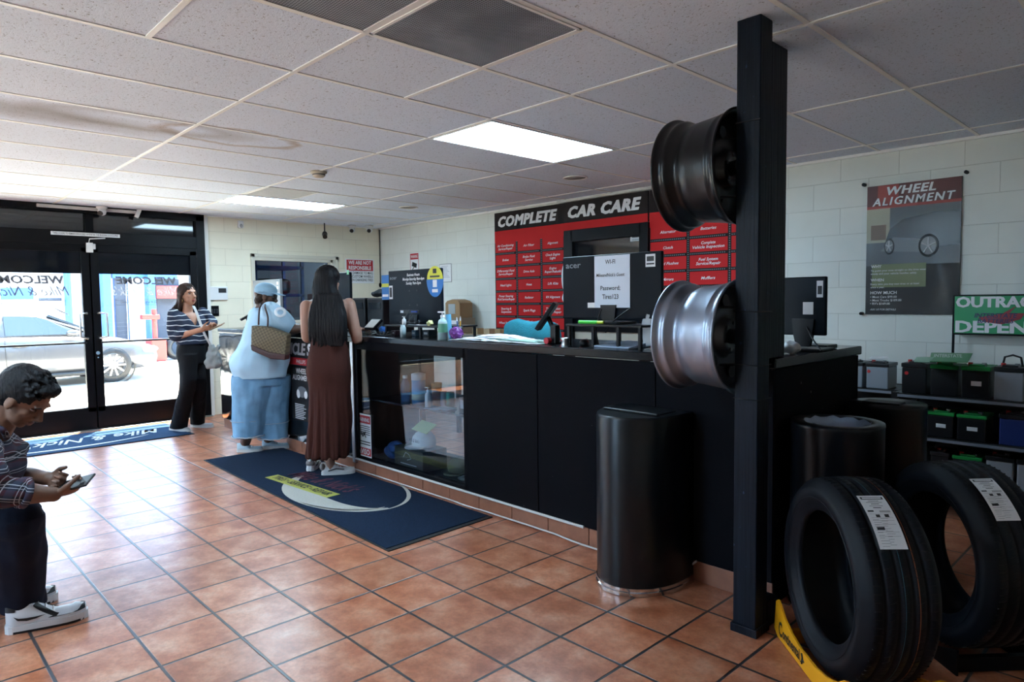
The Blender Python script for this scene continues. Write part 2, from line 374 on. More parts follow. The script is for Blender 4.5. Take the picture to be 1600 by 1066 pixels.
# --- back windows and left-hand window: plain panes in black frames
GL = glass_mat('clear_glass', (0.93, 0.97, 0.97)); GLT = glass_mat('tinted_glass', (0.55, 0.60, 0.62))
blackm = mat('black_frame', (0.003, 0.003, 0.004), 0.40, spec=.14)
def plain_window(name, lo, hi, ax):
    w = thing(name, None, None, ((lo[0]+hi[0])/2, (lo[1]+hi[1])/2, lo[2])); w['kind'] = 'structure'
    f = MB(); t = .05
    if ax == 'x':
        for a, c in (((lo[0], lo[1], lo[2]), (hi[0], hi[1], lo[2]+t)), ((lo[0], lo[1], hi[2]-t), hi), (lo, (lo[0]+t, hi[1], hi[2])), ((hi[0]-t, lo[1], lo[2]), hi)): f.box(a, c)
        f.build('window_frame', blackm, w); ym = (lo[1]+hi[1])/2
        MB().box((lo[0]+t, ym-.003, lo[2]+t), (hi[0]-t, ym+.003, hi[2]-t)).build('pane', GL, w)
    else:
        for a, c in (((lo[0], lo[1], lo[2]), (hi[0], hi[1], lo[2]+t)), ((lo[0], lo[1], hi[2]-t), hi), (lo, (hi[0], lo[1]+t, hi[2])), ((lo[0], hi[1]-t, lo[2]), hi)): f.box(a, c)
        f.build('window_frame', blackm, w); xm = (lo[0]+hi[0])/2
        MB().box((xm-.003, lo[1]+t, lo[2]+t), (xm+.003, hi[1]-t, hi[2]-t)).build('pane', GL, w)
plain_window('window_2', (-4.4, YB-.1, .45), (-2.9, YB-.04, 2.1), 'x')
plain_window('window_3', (XD-.1, -2.2, .4), (XD-.04, .45, 2.2), 'y')
# ================================================================ storefront doors
fr = MB()
yl, ym0, ym1, yr = 0.62, 1.765, 1.835, 2.985
fr.box((XD-.06, .62, 2.345), (XD+.035, 3.0, CZ-.001))            # head
fr.box((XD-.06, .62, 2.013), (XD+.03, 3.0, 2.15))                 # transom bar
fr.box((XD-.06, 1.77, 2.14), (XD+.03, 1.845, 2.36))
fr.box((XD-.06, 2.905, 0), (XD+.035, 3.0, 2.4)); fr.box((XD-.06, .60, 0), (XD+.035, .68, 2.4))
fr.build('trim_2', blackm, kind='structure')
b = MB(); b.box((XD-.05, 1.785, .012), (XD-.035, 1.815, 2.02)); b.build('trim_5', blackm, kind='structure')
b = MB(); b.box((XD-.05, 3.0, 0), (XD+.03, 3.045, CZ-.013), bev=.004); b.build('trim_3', mat('white_trim', (0.66, 0.65, 0.62), .45), kind='structure')
w = thing('window_1', None, None, (XD, 1.8, 2.15)); w['kind'] = 'structure'
film = mat('dark_film', (0.006, 0.008, 0.012), 0.05, spec=0.5)
MB().box((XD-.03, .68, 2.15), (XD-.02, 1.77, 2.345)).build('pane', film, w); MB().box((XD-.03, 1.845, 2.15), (XD-.02, 2.905, 2.345)).build('pane', film, w)
vin = see_through('vinyl_grey', (0.16, 0.16, 0.18), 0.972); vinw = see_through('vinyl_white', (0.80, 0.80, 0.80), 0.93)
steel = mat('brushed_steel', (0.55, 0.55, 0.56), 0.28, 1.0)
def door_leaf(name, y0, y1, hinge_left):
    d = thing(name, None, None, (XD, (y0+y1)/2, 0)); d['kind'] = 'structure'
    f = MB(); x0, x1 = XD-.045, XD+.02
    sl, sr = (.075, .06)
    f.box((x0, y0, .012), (x1, y1, .25), bev=.003)          # kick rail
    f.box((x0, y0, 1.93), (x1, y1, 2.015), bev=.003)
    f.box((x0, y0, .2), (x1, y0+.075, 1.98), bev=.003); f.box((x0, y1-.075, .2), (x1, y1, 1.98), bev=.003)
    f.build('door_frame', blackm, d)
    MB().box((XD-.014, y0+.07, .245), (XD-.008, y1-.07, 1.70)).build('pane', GL, d)
    MB().box((XD-.016, y0+.07, 1.70), (XD-.006, y1-.07, 1.935)).build('tinted_pane', film, d)
    pb = MB(); pb.box((XD+.005, y0+.06, .945), (XD+.045, y1-.06, .965), bev=.004); pb.build('push_bar', mat('dark_bar', (.03, .03, .032), .35, .6), d)
    hy = y1-.045 if not hinge_left else y0+.045
    sgn = -1 if not hinge_left else 1
    h = MB(); yy = hy+sgn*.075
    h.tube([(x1, hy, 1.27), (x1+.05, hy+sgn*.01, 1.275), (x1+.055, yy, 1.265), (x1+.055, yy+sgn*.0, 1.13), (x1+.055, yy, 1.02), (x1+.05, hy+sgn*.01, 1.0), (x1, hy, 1.005)], .011, 10)
    h.build('door_handle', steel, d)
    if not hinge_left:
        pass
    # lettering on the outside of the glass, so it reads backwards from in here
    gc = (y0+y1)/2; t = MB(); xo = XD-.004
    R_ = V((0, -1, 0)) # mirrored: text runs right-to-left
    t.text('WELCOME', (xo, gc, 1.592), R_, Z, w=.62, h=.080, mi=0, bold=.02, shear=.12, th=0, heavy=.04)
    t.text('Mike & Nick\'s', (xo, gc, 1.465), R_, Z, w=.72, h=.10, mi=1 if hinge_left else 0, shear=.45, th=0)
    t.text('TIRES • SERVICE • REPAIR', (xo, gc, 1.372), R_, Z, w=.56, h=.03, mi=0, bold=.01, th=.0008)
    for a, c in ((1.355, 1.359), (1.409, 1.413)): t.box((xo-.0005, gc-.32, a), (xo+.0005, gc+.32, c), 0)
    for s_ in (-.32, .318): t.box((xo-.0005, gc+s_, 1.355), (xo+.0005, gc+s_+.003, 1.413), 0)
    # tyre swirl under the name
    if not hinge_left:
        for k in range(5):
            pts = [(xo, gc+.27-.02*k-.16*math.cos(a)*.5, 1.235+.012*k+.055*math.sin(a)) for a in [PI*.15*i for i in range(1, 7)]]
            t.tube(pts, .004, 4, 0)
    t.build('glass_lettering', [vin, vinw], d)
    return d
dl = door_leaf('door_1', .69, 1.79, False); dr = door_leaf('door_2', 1.805, 2.90, True)
lk = MB(); lk.cyl((XD+.02, 1.83, .84), (XD+.032, 1.83, .84), .02, n=20); lk.cyl((XD+.02, 1.83, .79), (XD+.028, 1.83, .79), .008, n=12)
lk.build('lock', mat('lock_chrome', (.7, .7, .7), .15, 1), dr)
MB().box((XD-.1, .6, 0), (XD+.10, 3.0, .012), bev=.003).build('trim_4', mat('threshold_alu', (.45, .45, .46), .4, .9), kind='structure')
# doorway in the service wall (dark glass door in black frame)
d = thing('door_3', None, None, (-4.3, YW, 0)); d['kind'] = 'structure'
f = MB(); y0 = YW-.03
f.box((-4.84, y0-.02, 0), (-4.72, YW+.1, 2.085), bev=.004); f.box((-3.87, y0-.02, 0), (-3.77, YW+.1, 2.085), bev=.004); f.box((-4.74, y0-.02, 1.96), (-3.85, YW+.1, 2.085), bev=.004)
f.box((-4.74, y0, 1.02), (-3.85, YW+.02, 1.09)); f.box((-4.74, y0, 0), (-3.85, YW+.02, .74)); f.build('door_frame', blackm, d)
MB().box((-4.73, YW+.0, 1.08), (-3.86, YW+.01, 1.97)).build('pane', film, d)
MB().box((-4.73, YW-.01, .72), (-3.86, YW+.01, 1.03)).build('lower_panel', mat('beige_panel', (.50, .46, .38), .6), d, label='beige lower panel')
t = MB(); p = ony(994, 368, YW-.006)
t.box((p.x-.07, YW-.008, p.z-.055), (p.x+.07, YW, p.z+.055), 0); t.box((p.x-.045, YW-.01, p.z-.02), (p.x+.045, YW-.002, p.z+.035), 1); t.box((p.x-.05, YW-.01, p.z-.05), (p.x+.05, YW-.002, p.z-.032), 2)
t.build('sticker', [mat('stk_w', (.55, .55, .55), .4), mat('stk_k', (.03, .04, .05), .4), mat('stk_g', (.3, .32, .33), .4)], d)
# ================================================================ pass-through window to the workshop
w = thing('window_4', None, None, (XD, 4.16, 1.11)); w['kind'] = 'structure'
f = MB(); cream = mat('cream_frame', (.62, .58, .48), .5)
for a, c in (((XD-.12, 3.56, 1.94), (XD+.03, 4.78, 1.985)), ((XD-.12, 3.56, 1.09), (XD+.05, 4.78, 1.13)), ((XD-.12, 3.56, 1.09), (XD+.03, 3.605, 1.985)), ((XD-.12, 4.735, 1.09), (XD+.03, 4.78, 1.985)), ((XD-.08, 4.66, 1.12), (XD+.02, 4.735, 1.94)), ((XD-.08, 3.6, 1.90), (XD+.02, 4.7, 1.94))): f.box(a, c, bev=.004)
f.build('window_frame', cream, w)
MB().box((XD-.06, 3.6, 1.12), (XD-.054, 4.7, 1.92)).build('pane', GLT, w)
# workshop seen through it
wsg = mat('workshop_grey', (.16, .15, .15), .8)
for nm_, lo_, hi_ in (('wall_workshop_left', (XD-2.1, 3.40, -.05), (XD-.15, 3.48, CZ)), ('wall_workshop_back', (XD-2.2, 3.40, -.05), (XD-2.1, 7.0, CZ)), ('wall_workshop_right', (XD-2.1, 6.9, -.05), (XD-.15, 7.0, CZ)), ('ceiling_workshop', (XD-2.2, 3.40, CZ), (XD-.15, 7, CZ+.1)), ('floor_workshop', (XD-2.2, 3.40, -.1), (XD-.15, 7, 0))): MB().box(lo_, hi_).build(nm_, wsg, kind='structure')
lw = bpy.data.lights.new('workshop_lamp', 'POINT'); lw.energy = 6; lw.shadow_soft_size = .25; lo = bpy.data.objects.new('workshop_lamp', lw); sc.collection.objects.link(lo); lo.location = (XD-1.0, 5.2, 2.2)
sh = thing('storage_rack', 'blue steel storage rack in the workshop behind the pass-through window', 'rack', (XD-1.2, 4.4, 0))
bl = mat('rack_blue', (.02, .06, .20), .5); b = MB()
for x in (-1.5, -.9):
    for y in (4.0, 4.7): b.box((XD+x-.02, y-.02, 0), (XD+x+.02, y+.02, 2.1))
b.build('upright', bl, sh)
for z in (.5, 1.0, 1.45, 1.85): MB().box((XD-1.52, 3.98, z), (XD-.88, 4.72, z+.04)).build('shelf', bl, sh)
tyre_m = mat('tyre_rubber', (.011, .012, .015), .42, spec=.45, var=.25, vscale=40)
for i, z in enumerate((1.04, 1.49)):
    t = MB(); t.lathe([(.17, 0), (.22, -.01), (.27, .01), (.28, .05), (.28, .15), (.27, .19), (.22, .21), (.17, .20), (.165, .1), (.17, 0)], (XD-1.2, 4.35, z+.011), n=28)
    t.build('tire', tyre_m, label=['black tire lying on the middle shelf of the blue workshop rack', 'black tire lying on the upper shelf of the blue workshop rack'][i], cat='tire')
rm = MB(); rm.box((XD-1.8, 5.3, .0), (XD-1.5, 5.7, .9), bev=.02); rm.cyl((XD-1.65, 5.5, .9), (XD-1.65, 5.5, 1.6), .05); rm.box((XD-1.75, 5.2, 1.35), (XD-1.55, 5.6, 1.5), bev=.02)
rm.build('tire_changer', mat('machine_red', (.35, .03, .03), .4), label='red tire changing machine in the workshop beyond the pass-through window', cat='machine')
# ================================================================ outside
asph = mat('sunlit_concrete', (.50, .49, .46), .85, var=.06, vscale=3)
MB().box((-60, -40, -.12), (XD-.1, 40, -.03)).build('ground', asph, kind='structure')
MB().box((-20, -30, -.12), (30, YB-.16, -.03)).build('ground_2', asph, kind='structure')
# ---------------------------------------------------------------- silver car
GZ = -0.03
def car():
    w0 = onz(178, 597, GZ); cx, cy = w0.x, w0.y          # near front wheel contact
    c = thing('car', 'silver four-door sedan parked outside the glass doors', 'car', (cx-.85, cy-1.3, GZ))
    c.rotation_euler.z = 0
    th = math.radians(4); fwd = V((-math.sin(th), math.cos(th), 0)); lat = V((-math.cos(th), -math.sin(th), 0))   # lat: away from the doors
    o = V((cx, cy, GZ)) - lat*.03
    def Wp(s, t, z): return o + fwd*s + lat*t + Z*z
    K = .93
    silver = mat('car_silver', (.09, .09, .10), .25, .4, coat=.3); cg = mat('car_glass', (.05, .07, .09), .05); dk = mat('car_black', (.015, .015, .017), .5)
    st = [(-3.75, .40, .80, .62), (-3.68, .30, .93, .74), (-3.4, .24, .98, .82), (-2.7, .22, .98, .86), (-1.6, .20, .95, .88), (-.7, .20, .93, .88), (-.2, .20, .88, .87), (.35, .22, .80, .84), (.68, .24, .70, .76), (.84, .30, .60, .62)]
    b = MB(); rg = []
    for s, zb, zt, hw in st:
        prof = [(-hw*.9, zb), (-hw, zb+.12), (-hw-.02, (zb+zt)/2-.02), (-hw+.005, zt-.10), (-hw+.07, zt-.01), (0, zt+.03), (hw-.07, zt-.01), (hw-.005, zt-.10), (hw+.02, (zb+zt)/2-.02), (hw, zb+.12), (hw*.9, zb)]
        rg.append([Wp(s*1, (p+.88), q*K) for p, q in prof])
    b.rings(rg); b.build('body', silver, c)
    g = [(-3.15, .97, .98, .70), (-2.5, .97, 1.32, .62), (-1.9, .95, 1.40, .60), (-1.3, .95, 1.40, .60), (-.95, .94, 1.32, .62), (-.15, .90, .93, .74)]
    b = MB(); rg = []
    for s, zb, zt, hw in g:
        bw = .78; prof = [(-bw, zb-.05), (-bw, zb), (-hw-.06, zt-.08), (-hw+.06, zt), (0, zt+.03), (hw-.06, zt), (hw+.06, zt-.08), (bw, zb), (bw, zb-.05)]
        rg.append([Wp(s, p+.88, q*K) for p, q in prof])
    b.rings(rg); b.build('roof', silver, c)
    def sidez(s, z):   # lateral position of the near greenhouse side at height
        return .88-.78 + (z-.95)/.37*(.115)
    for name, poly in (('front_window', [(-1.55, .97), (-.55, .96), (-.95, 1.24), (-1.10, 1.30), (-1.55, 1.32)]), ('rear_window', [(-2.65, .98), (-1.63, .97), (-1.63, 1.32), (-2.2, 1.28)])):
        b = MB(); pts = [Wp(s, sidez(s, z)-.022, z*K) for s, z in poly]; pb = [p+lat*.02 for p in pts]; n = len(pts)
        b.add(pts+pb, [tuple(range(n)), tuple(range(n, 2*n))[::-1]]+[(i, (i+1) % n, n+(i+1) % n, n+i) for i in range(n)]); b.build(name, cg, c)
    b = MB(); b.prism([(-.90, 1.335), (-.12, .955), (-.14, .93), (-.92, 1.30)], o+lat*.26, fwd, Z*K, lat*1.24); b.build('windshield', cg, c)
    b = MB(); b.ell(Wp(-.62, -.06, .99*K), .11, .07, .055, fwd, lat, Z); b.build('mirror', silver, c)
    for s in (-1.58, -2.68): MB().tube([Wp(s, -.018, .93*K), Wp(s, -.022, .6*K), Wp(s+.02, .0, .28*K)], .004, 6).build('door_seam', dk, c)
    for s in (-1.38, -2.45): MB().tube([Wp(s-.1, -.03, .78*K), Wp(s, -.05, .785*K), Wp(s+.1, -.03, .78*K)], .012, 8).build('door_handle', silver, c)
    b = MB(); b.ell(Wp(.66, .16, .60*K), .16, .14, .07, fwd, lat, Z); b.build('headlamp', mat('lamp_glass', (.75, .76, .78), .1), c)
    b = MB(); b.box((0, 0, 0), (.001, .001, .001)); 
    b = MB(); b.tube([Wp(s, .0, (.22)*K) for s in (-3.2, -.45)], .04, 8); b.build('sill', dk, c)
    for s in (0, -2.85):
        for t in (0.02, 1.60):
            wl = MB(); wc = Wp(s, t, .31)
            wl.lathe([(.20, 0), (.29, -.01), (.31, .02), (.315, .06), (.315, .14), (.30, .19), (.2, .2)], wc - lat*.02, lat, 32)
            w = wl.build('wheel', tyre_m, c)
            r_ = MB(); r_.lathe([(.205, .0), (.215, .012), (.2, .03), (.19, .12), (.02, .13)], wc-lat*.03, lat, 28)
            for k in range(10):
                a = 2*PI*k/10; dr = fwd*math.cos(a)+Z*math.sin(a); tt = fwd*-math.sin(a)+Z*math.cos(a)
                r_.obox(wc-lat*.012+dr*.115, dr*.085, tt*.014, lat*.012)
            r_.lathe([(0, -.02), (.035, -.018), (.04, .0), (.04, .05)], wc-lat*.01, lat, 16); r_.build('rim', mat('alloy', (.6, .6, .62), .3, .9), w)
        b = MB(); b.lathe([(.34, 0), (.37, -.012), (.375, .0), (.36, .06)], Wp(s, -.005, .31), lat, 30, a0=0, a1=PI, ref=fwd if True else None)
        ar = b.build('wheel_arch', dk, c)
    MB().box((0,0,0),(0.001,0.001,0.001))
    return c
car()
# ---------------------------------------------------------------- workshop building over the yard
XB = -19.0
bd = thing('workshop_building', 'white and blue workshop building across the yard outside the doors', 'building', (XB-.5, 5, GZ))
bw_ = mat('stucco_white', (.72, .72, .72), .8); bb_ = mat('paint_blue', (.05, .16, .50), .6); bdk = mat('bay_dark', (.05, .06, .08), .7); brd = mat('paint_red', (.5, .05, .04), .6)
MB().box((XB-.4, -14, GZ), (XB, 16, 3.3)).build('wall', bw_, bd)
def onb(name, x0, y0, x1, y1, m, th=.08, floor=False, base=0):
    a = onx(x0, y0, XB+base); c_ = onx(x1, y1, XB+base); zb = GZ if floor else min(a.z, c_.z)
    MB().box((XB+base, min(a.y, c_.y), zb), (XB+base+th, max(a.y, c_.y), max(a.z, c_.z))).build(name, m, bd)
for a in ((96, 380, 111, 540), (152, 380, 172, 540), (222, 380, 240, 540)): onb('pillar', *a, bb_, .35, True)
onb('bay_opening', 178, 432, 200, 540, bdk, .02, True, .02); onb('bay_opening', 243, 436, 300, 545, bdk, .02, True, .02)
onb('blue_band', 172, 400, 275, 436, bb_, .12); onb('sign_panel', 241, 447, 300, 466, brd, .15, base=.1); onb('sign_panel', 0, 450, 52, 468, bb_, .06); onb('window_frame', 176, 432, 181, 540, bb_, .1, True, .02); onb('window_frame', 197, 432, 202, 540, bb_, .1, True, .02); onb('wall_band', 60, 466, 96, 470, bdk, .03)
tm = MB(); p = onx(250, 540, XB+.9); p.z = GZ; tm.box((p.x-.3, p.y-.25, GZ), (p.x+.2, p.y+.1, .55+GZ), bev=.03); tm.cyl((p.x, p.y-.1, .5), (p.x, p.y-.1, 1.25), .06); tm.box((p.x-.1, p.y-.4, 1.0), (p.x+.1, p.y+.0, 1.12), bev=.02)
tm.build('tire_changer', mat('machine_red2', (.42, .04, .03), .4), label='red machine standing in the workshop bay across the yard', cat='machine')
p = onx(268, 540, XB+.8); p.z = GZ; t = MB(); t.lathe([(.17, 0), (.23, -.02), (.29, .0), (.31, .05), (.31, .15), (.29, .2), (.23, .22), (.17, .2), (.165, .1), (.17, 0)], (p.x-.1, p.y+.1, GZ+.31), V((1, .2, 0)), n=28)
t.build('tire', tyre_m, label='black tire standing upright in the workshop bay across the yard', cat='tire')
# ================================================================ service counter
ctr = thing('service_counter', 'long black service counter with glass showcase and tiled base', 'counter', (-4.3, YC, 0))
m = bpy.data.materials.new('black_laminate'); m.use_nodes = True; q = NT(m); g = q.add('ShaderNodeNewGeometry')
q.b.inputs['Base Color'].default_value = (.0015, .0015, .002, 1); q.b.inputs['Roughness'].default_value = .55; q.b.inputs['Specular IOR Level'].default_value = .03
spk = q.noise(g.outputs['Position'], 45, 1, .2); q.link(q.ramp(spk, [(.80, (.006, .006, .008)), (.83, (.12, .12, .12))]), q.b.inputs['Base Color'])
blk = m
m = bpy.data.materials.new('black_gloss_panel'); m.use_nodes = True; q = NT(m); g = q.add('ShaderNodeNewGeometry')
q.b.inputs['Base Color'].default_value = (.008, .009, .012, 1); q.b.inputs['Roughness'].default_value = .06; q.b.inputs['Specular IOR Level'].default_value = .8; q.b.inputs['Coat Weight'].default_value = .6
q.bump(q.noise(g.outputs['Position'], 2.2, 2, .5), .35, .05); gls = m
topm = mat('black_worktop', (.004, .005, .007), .18, spec=.35, bump=.03, bscale=30)
tile_b = mat('base_tile', (.30, .125, .075), .35, var=.3, vscale=14)
XE0, XS0, XS1, XE1 = -7.52, -4.70, -3.36, -1.30
b = MB(); b.box((XE0-.02, YC-.012, TC-.045), (XE1+.015, YC+.66, TC), bev=.006); b.box((-1.95, YC+.6, TC-.045), (XE1+.015, 3.80, TC), bev=.006)
b.build('worktop', topm, ctr)
b = MB()
x = XE0
for xa, xb_ in ((XE0, -6.35), (-6.346, -5.45), (-5.446, -4.79)): b.box((xa, YC, .105), (xb_, YC+.02, TC-.05), bev=.002)
b.lathe([(.10, .105), (.10, TC-.05)], (XE0, YC+.10, 0), Z, 10, 0, PI, 1.5*PI, ref=X); b.box((XE0-.10, YC+.10, .105), (XE0-.08, YC+.62, TC-.05))
b.build('gloss_panel', gls, ctr, label='glossy black front panel')
for xa, xb_ in ((XS1+.02, -2.71), (-2.705, -1.9), (-1.895, XE1)): MB().box((xa, YC, .105), (xb_, YC+.02, TC-.05), bev=.002).build('front_panel', blk, ctr)
MB().box((XE1-.02, YC+.02, .0), (XE1, 3.79, TC-.05)).build('end_panel', blk, ctr)
MB().box((-1.95, 3.77, 0), (XE1, 3.79, TC-.05)).build('back_panel', blk, ctr)
b = MB(); k = 0
x = XE0
while x < XE1-.02:
    x2 = min(x+GT, XE1); b.box((x+.002, YC+.012, 0), (x2-.002, YC+.03, .10), bev=.003); x = x2
b.box((XE0, YC+.02, 0), (XE1, YC+.04, .105), 1); b.build('base_tiles', [tile_b, mat('grout_dark', (.05, .045, .045), .9)], ctr)
b = MB(); b.box((XS0-.075, YC-.012, .07), (XS0-.03, YC+.02, TC-.05), bev=.004); b.build('metal_strip', mat('satin_alu', (.42, .44, .47), .35, .9), ctr, label='upright silver metal strip')
# showcase
f = MB(); f.box((XS0-.03, YC, .10), (XS0+.015, YC+.05, TC-.05)); f.box((XS1-.02, YC, .10), (XS1+.02, YC+.05, TC-.05)); f.box((XS0, YC, .10), (XS1, YC+.05, .135)); f.box((XS0, YC, .985), (XS1, YC+.05, TC-.04)); f.build('showcase_frame', blk, ctr)
f = MB(); f.box((XS0, YC+.02, .09), (XS1, YC+.6, .115)); f.box((XS0-.02, YC+.02, .1), (XS0, YC+.6, TC-.05)); f.box((XS1, YC+.02, .1), (XS1+.02, YC+.6, TC-.05)); f.build('showcase_box', mat('showcase_black', (.010, .011, .014), .3), ctr)
MB().box((XS0+.01, YC+.02, .12), (XS1-.02, YC+.026, .99)).build('showcase_glass', glass_mat('showcase_glass', (.80, .86, .90), 1.0), ctr)
ZSH = .585
MB().box((XS0+.005, YC+.09, ZSH-.016), (XS1-.005, YC+.56, ZSH), bev=.003).build('showcase_shelf', mat('shelf_black', (.015, .02, .028), .15), ctr)
# white sticker warning notice on the glass
W_ = mat('paper_white', (.78, .78, .80), .6); RED = mat('sign_red', (.50, .02, .03), .5); BLK = mat('ink_black', (.012, .012, .014), .5); BLU = mat('ink_blue', (.03, .10, .32), .5)
st = MB(); p0 = ony(558, 712, YC+.01); p1 = ony(579, 656, YC+.01); y = YC+.012; cx = (p0.x+p1.x)/2; w = p1.x-p0.x; z0, z1 = p0.z, p1.z
z0, z1 = .135, .475
st.box((p0.x, y-.001, z0), (p1.x, y, z1), 0); R3 = X
st.box((p0.x+.006, y-.0016, z0+.01), (p1.x-.006, y-.001, z0+.07), 1); st.box((p0.x+.006, y-.0016, z1-.075), (p1.x-.006, y-.001, z1-.012), 1)
st.text('AVISO', (cx, y-.0022, z0+.02), X, Z, w*.78, .042, 2, bold=.03); st.text('WARNING', (cx, y-.0022, z1-.06), X, Z, w*.8, .03, 2, bold=.03)
for i in range(5): st.box((p0.x+.015, y-.0018, z1-.10-i*.016), (p1.x-.015, y-.001, z1-.094-i*.016), 3)
for i in range(2): st.box((p0.x+.015, y-.0018, z0+.095+i*.02), (p1.x-.015, y-.001, z0+.103+i*.02), 3)
st.tube([(cx-.03, y-.002, z0+.19), (cx-.01, y-.002, z0+.16), (cx+.03, y-.002, z0+.2)], .005, 5, 3); st.tube([(cx-.035, y-.002, z0+.17), (cx+.0, y-.002, z0+.19), (cx+.035, y-.002, z0+.155)], .004, 5, 3)
st.build('warning_notice', [W_, RED, W_, BLK], label='white warning notice with AVISO in red on the showcase glass', cat='notice')
# posters on the glossy panels
def glyph_lines(mb, x0, x1, z, n, dz, y, mi):
    for i in range(n): mb.box((x0, y, z-i*dz), (x0+(x1-x0)*(.65+.35*random.random()), y+.0006, z-i*dz+dz*.38), mi)
ps = MB(); a = ony(447, 530, YC); c_ = ony(497, 560, YC); y = YC-.004; x0, x1 = a.x, c_.x+.35
ps.box((x0, y, .80), (x1, YC, 1.035), 0); ps.box((x0, y-.001, .80), (x1, YC, .865), 1)
ps.text('VEHICLE S', (x0-.16, y-.0015, .895), X, Z, None, .10, 2, shear=.18, bold=.02, align='LEFT', heavy=.06)
ps.text('PHILLIPS', (x0+.20, y-.0022, .815), X, Z, None, .034, 2, bold=.01, shear=.1, align='LEFT')
ps.build('vehicle_poster', [BLK, RED, W_], label='black and red poster with big white VEHICLE lettering on the counter front', cat='poster')
ps = MB(); a = ony(455, 565, YC); x0 = a.x; x1 = x0+.42
ps.box((x0, y, .30), (x1, YC, .785), 0); ps.text('WHEEL', (x0+.2, y-.0015, .725), X, Z, .20, .045, 1, bold=.02); ps.text('ALIGNMENT', (x0+.2, y-.0015, .665), X, Z, .34, .045, 1, bold=.02)
ps.ell((x0+.2, y+.004, .56), .13, .006, .07, mi=2); ps.ell((x0+.13, y+.003, .54), .04, .007, .045, mi=1); ps.ell((x0+.27, y+.003, .54), .035, .007, .04, mi=1)
glyph_lines(ps, x0+.06, x0+.3, .44, 9, .016, y-.0006, 1); ps.build('alignment_poster', [BLK, W_, mat('photo_grey', (.16, .17, .19), .4)], label='small black poster headed WHEEL ALIGNMENT on the counter front', cat='poster')
# white conduit on top of the base tiles and the loose cable
cw = mat('cable_white', (.62, .62, .62), .5)
b = MB(); b.box((-5.6, YC-.010, .098), (-2.36, YC+.002, .112), bev=.003); b.build('cable_conduit', cw, label='thin white conduit along the top of the counter base tiles', cat='conduit')
pts = [onz(x, y, .006) for x, y in ((522, 716), (540, 722), (560, 731), (600, 738), (622, 746), (650, 762), (685, 773), (720, 790), (760, 802), (800, 812), (850, 830), (890, 847), (921, 858))]
def spline(pts, k=6):
    out = []; P_ = [pts[0]]+list(pts)+[pts[-1]]
    for i in range(1, len(P_)-2):
        for j in range(k):
            t = j/k; a, b_, c, d = P_[i-1:i+3]
            out.append(.5*((2*b_)+(c-a)*t+(2*a-5*b_+4*c-d)*t*t+(3*b_-a-3*c+d)*t**3))
    out.append(pts[-1]); return out
cpts = spline(pts); cpts = [V((p.x, min(p.y, YC-.008), .017)) for p in cpts]
cpts += [V((-1.9, 2.79, .012)), V((-1.72, 2.785, .05)), V((-1.66, 2.79, .11))]
MB().tube(cpts, .005, 8).build('power_cable', cw, label='loose white cable lying along the floor beside the counter', cat='cable')
# ================================================================ service board: three panels
DKH = mat('board_black', (.020, .014, .014), .5, spec=.12); BRD = mat('board_red', (.55, .018, .020), .6, spec=.15, var=.08, vscale=4); BRD2 = mat('board_red_dark', (.20, .016, .018), .42)
YP = YW-.012
def panel(name, label, x0, x1, z0, z1, head, cells, cols, rowz, off=0, spacing=None, headx=None, headw=None, band=True):
    d = thing(name, label, 'sign', ((x0+x1)/2, YP, z0))
    y = YP-off
    b = MB(); b.box((x0, y, z0), (x1, YW, z1), 0)
    b.box((x0+.002, y-.0012, z1-.355), (x1-.002, y, z1-.215), 1)
    b.build('backing', [DKH, BRD], d)
    t = MB(); t.text(head, (headx, y-.002, z1-.165), X, Z, headw, .112, 0, shear=.25, bold=.03, spacing=1.12, heavy=.055); t.build('heading', W_, d)
    if cells:
        b = MB(); lt = MB()
        for ci, (cx0, cx1) in enumerate(cols):
            for ri, txt in enumerate(cells[ci]):
                zt = rowz-ri*.1475
                b.box((cx0, y-.0014, zt-.118), (cx1, y, zt), 0)
                if txt:
                    L = txt.split('\n'); mx_ = (cx1-cx0)*.86
                    for li, ln in enumerate(L):
                        zc = zt-.072 if len(L) == 1 else zt-.052-li*.037
                        wd = min(mx_, len(ln)*.0175); lt.text(ln, ((cx0+cx1)/2, y-.0022, zc), X, Z, wd, .026, 0, shear=.25, bold=.012)
                n = int((cx1-cx0)/.02)      # stitched dotted border strip below each cell
                for i in range(n): b.box((cx0+i*.02, y-.0014, zt-.138), (cx0+i*.02+.010, y, zt-.128), 1)
            n = int(len(cells[ci])*.1475/.02)
            for i in range(n): b.box((cx1+.012, y-.0014, rowz-i*.02-.01), (cx1+.022, y, rowz-i*.02), 1)
        b.build('service_cells', [BRD, mat('dot_grey', (.13, .15, .17), .5)], d); lt.build('service_names', W_, d, label='white names of the services')
    return d
A = ['Air Conditioning\nService/Repair', 'Brakes', 'Differential Fluid\nService/Repair', 'Head Lights', 'Power Steering\nFluid Service/Repair', 'Steering &\nSuspension', 'Wheel Bearings', '30K,60K,90K\nService']
B = ['Air Filter', 'Brake Fluid\nService', 'Drive Axle', 'Hoses', 'Radiator', 'Spark Plugs', 'Wheel\nRepair', '']
C_ = ['Alignment', 'Check Engine\nLight', 'Engine\nRepair/Rebuild', 'Lift Kits', 'RV Alignment', 'Transmission\nService/Repair', 'Tune Ups', '']
z1 = 2.385
panel('service_board', 'red service board panel headed COMPLETE with three columns of white names', -5.965, -4.86, .90, z1, 'COMPLETE', (A, B, C_), ((-5.95, -5.61), (-5.575, -5.22), (-5.185, -4.875)), 2.035, 0, None, -5.43, .93)
panel('service_board', 'red header panel reading CAR CARE above the dark doorway', -4.86, -3.785, 2.09, 2.385, 'CAR CARE', None, None, 0, .008, None, -4.33, .93)
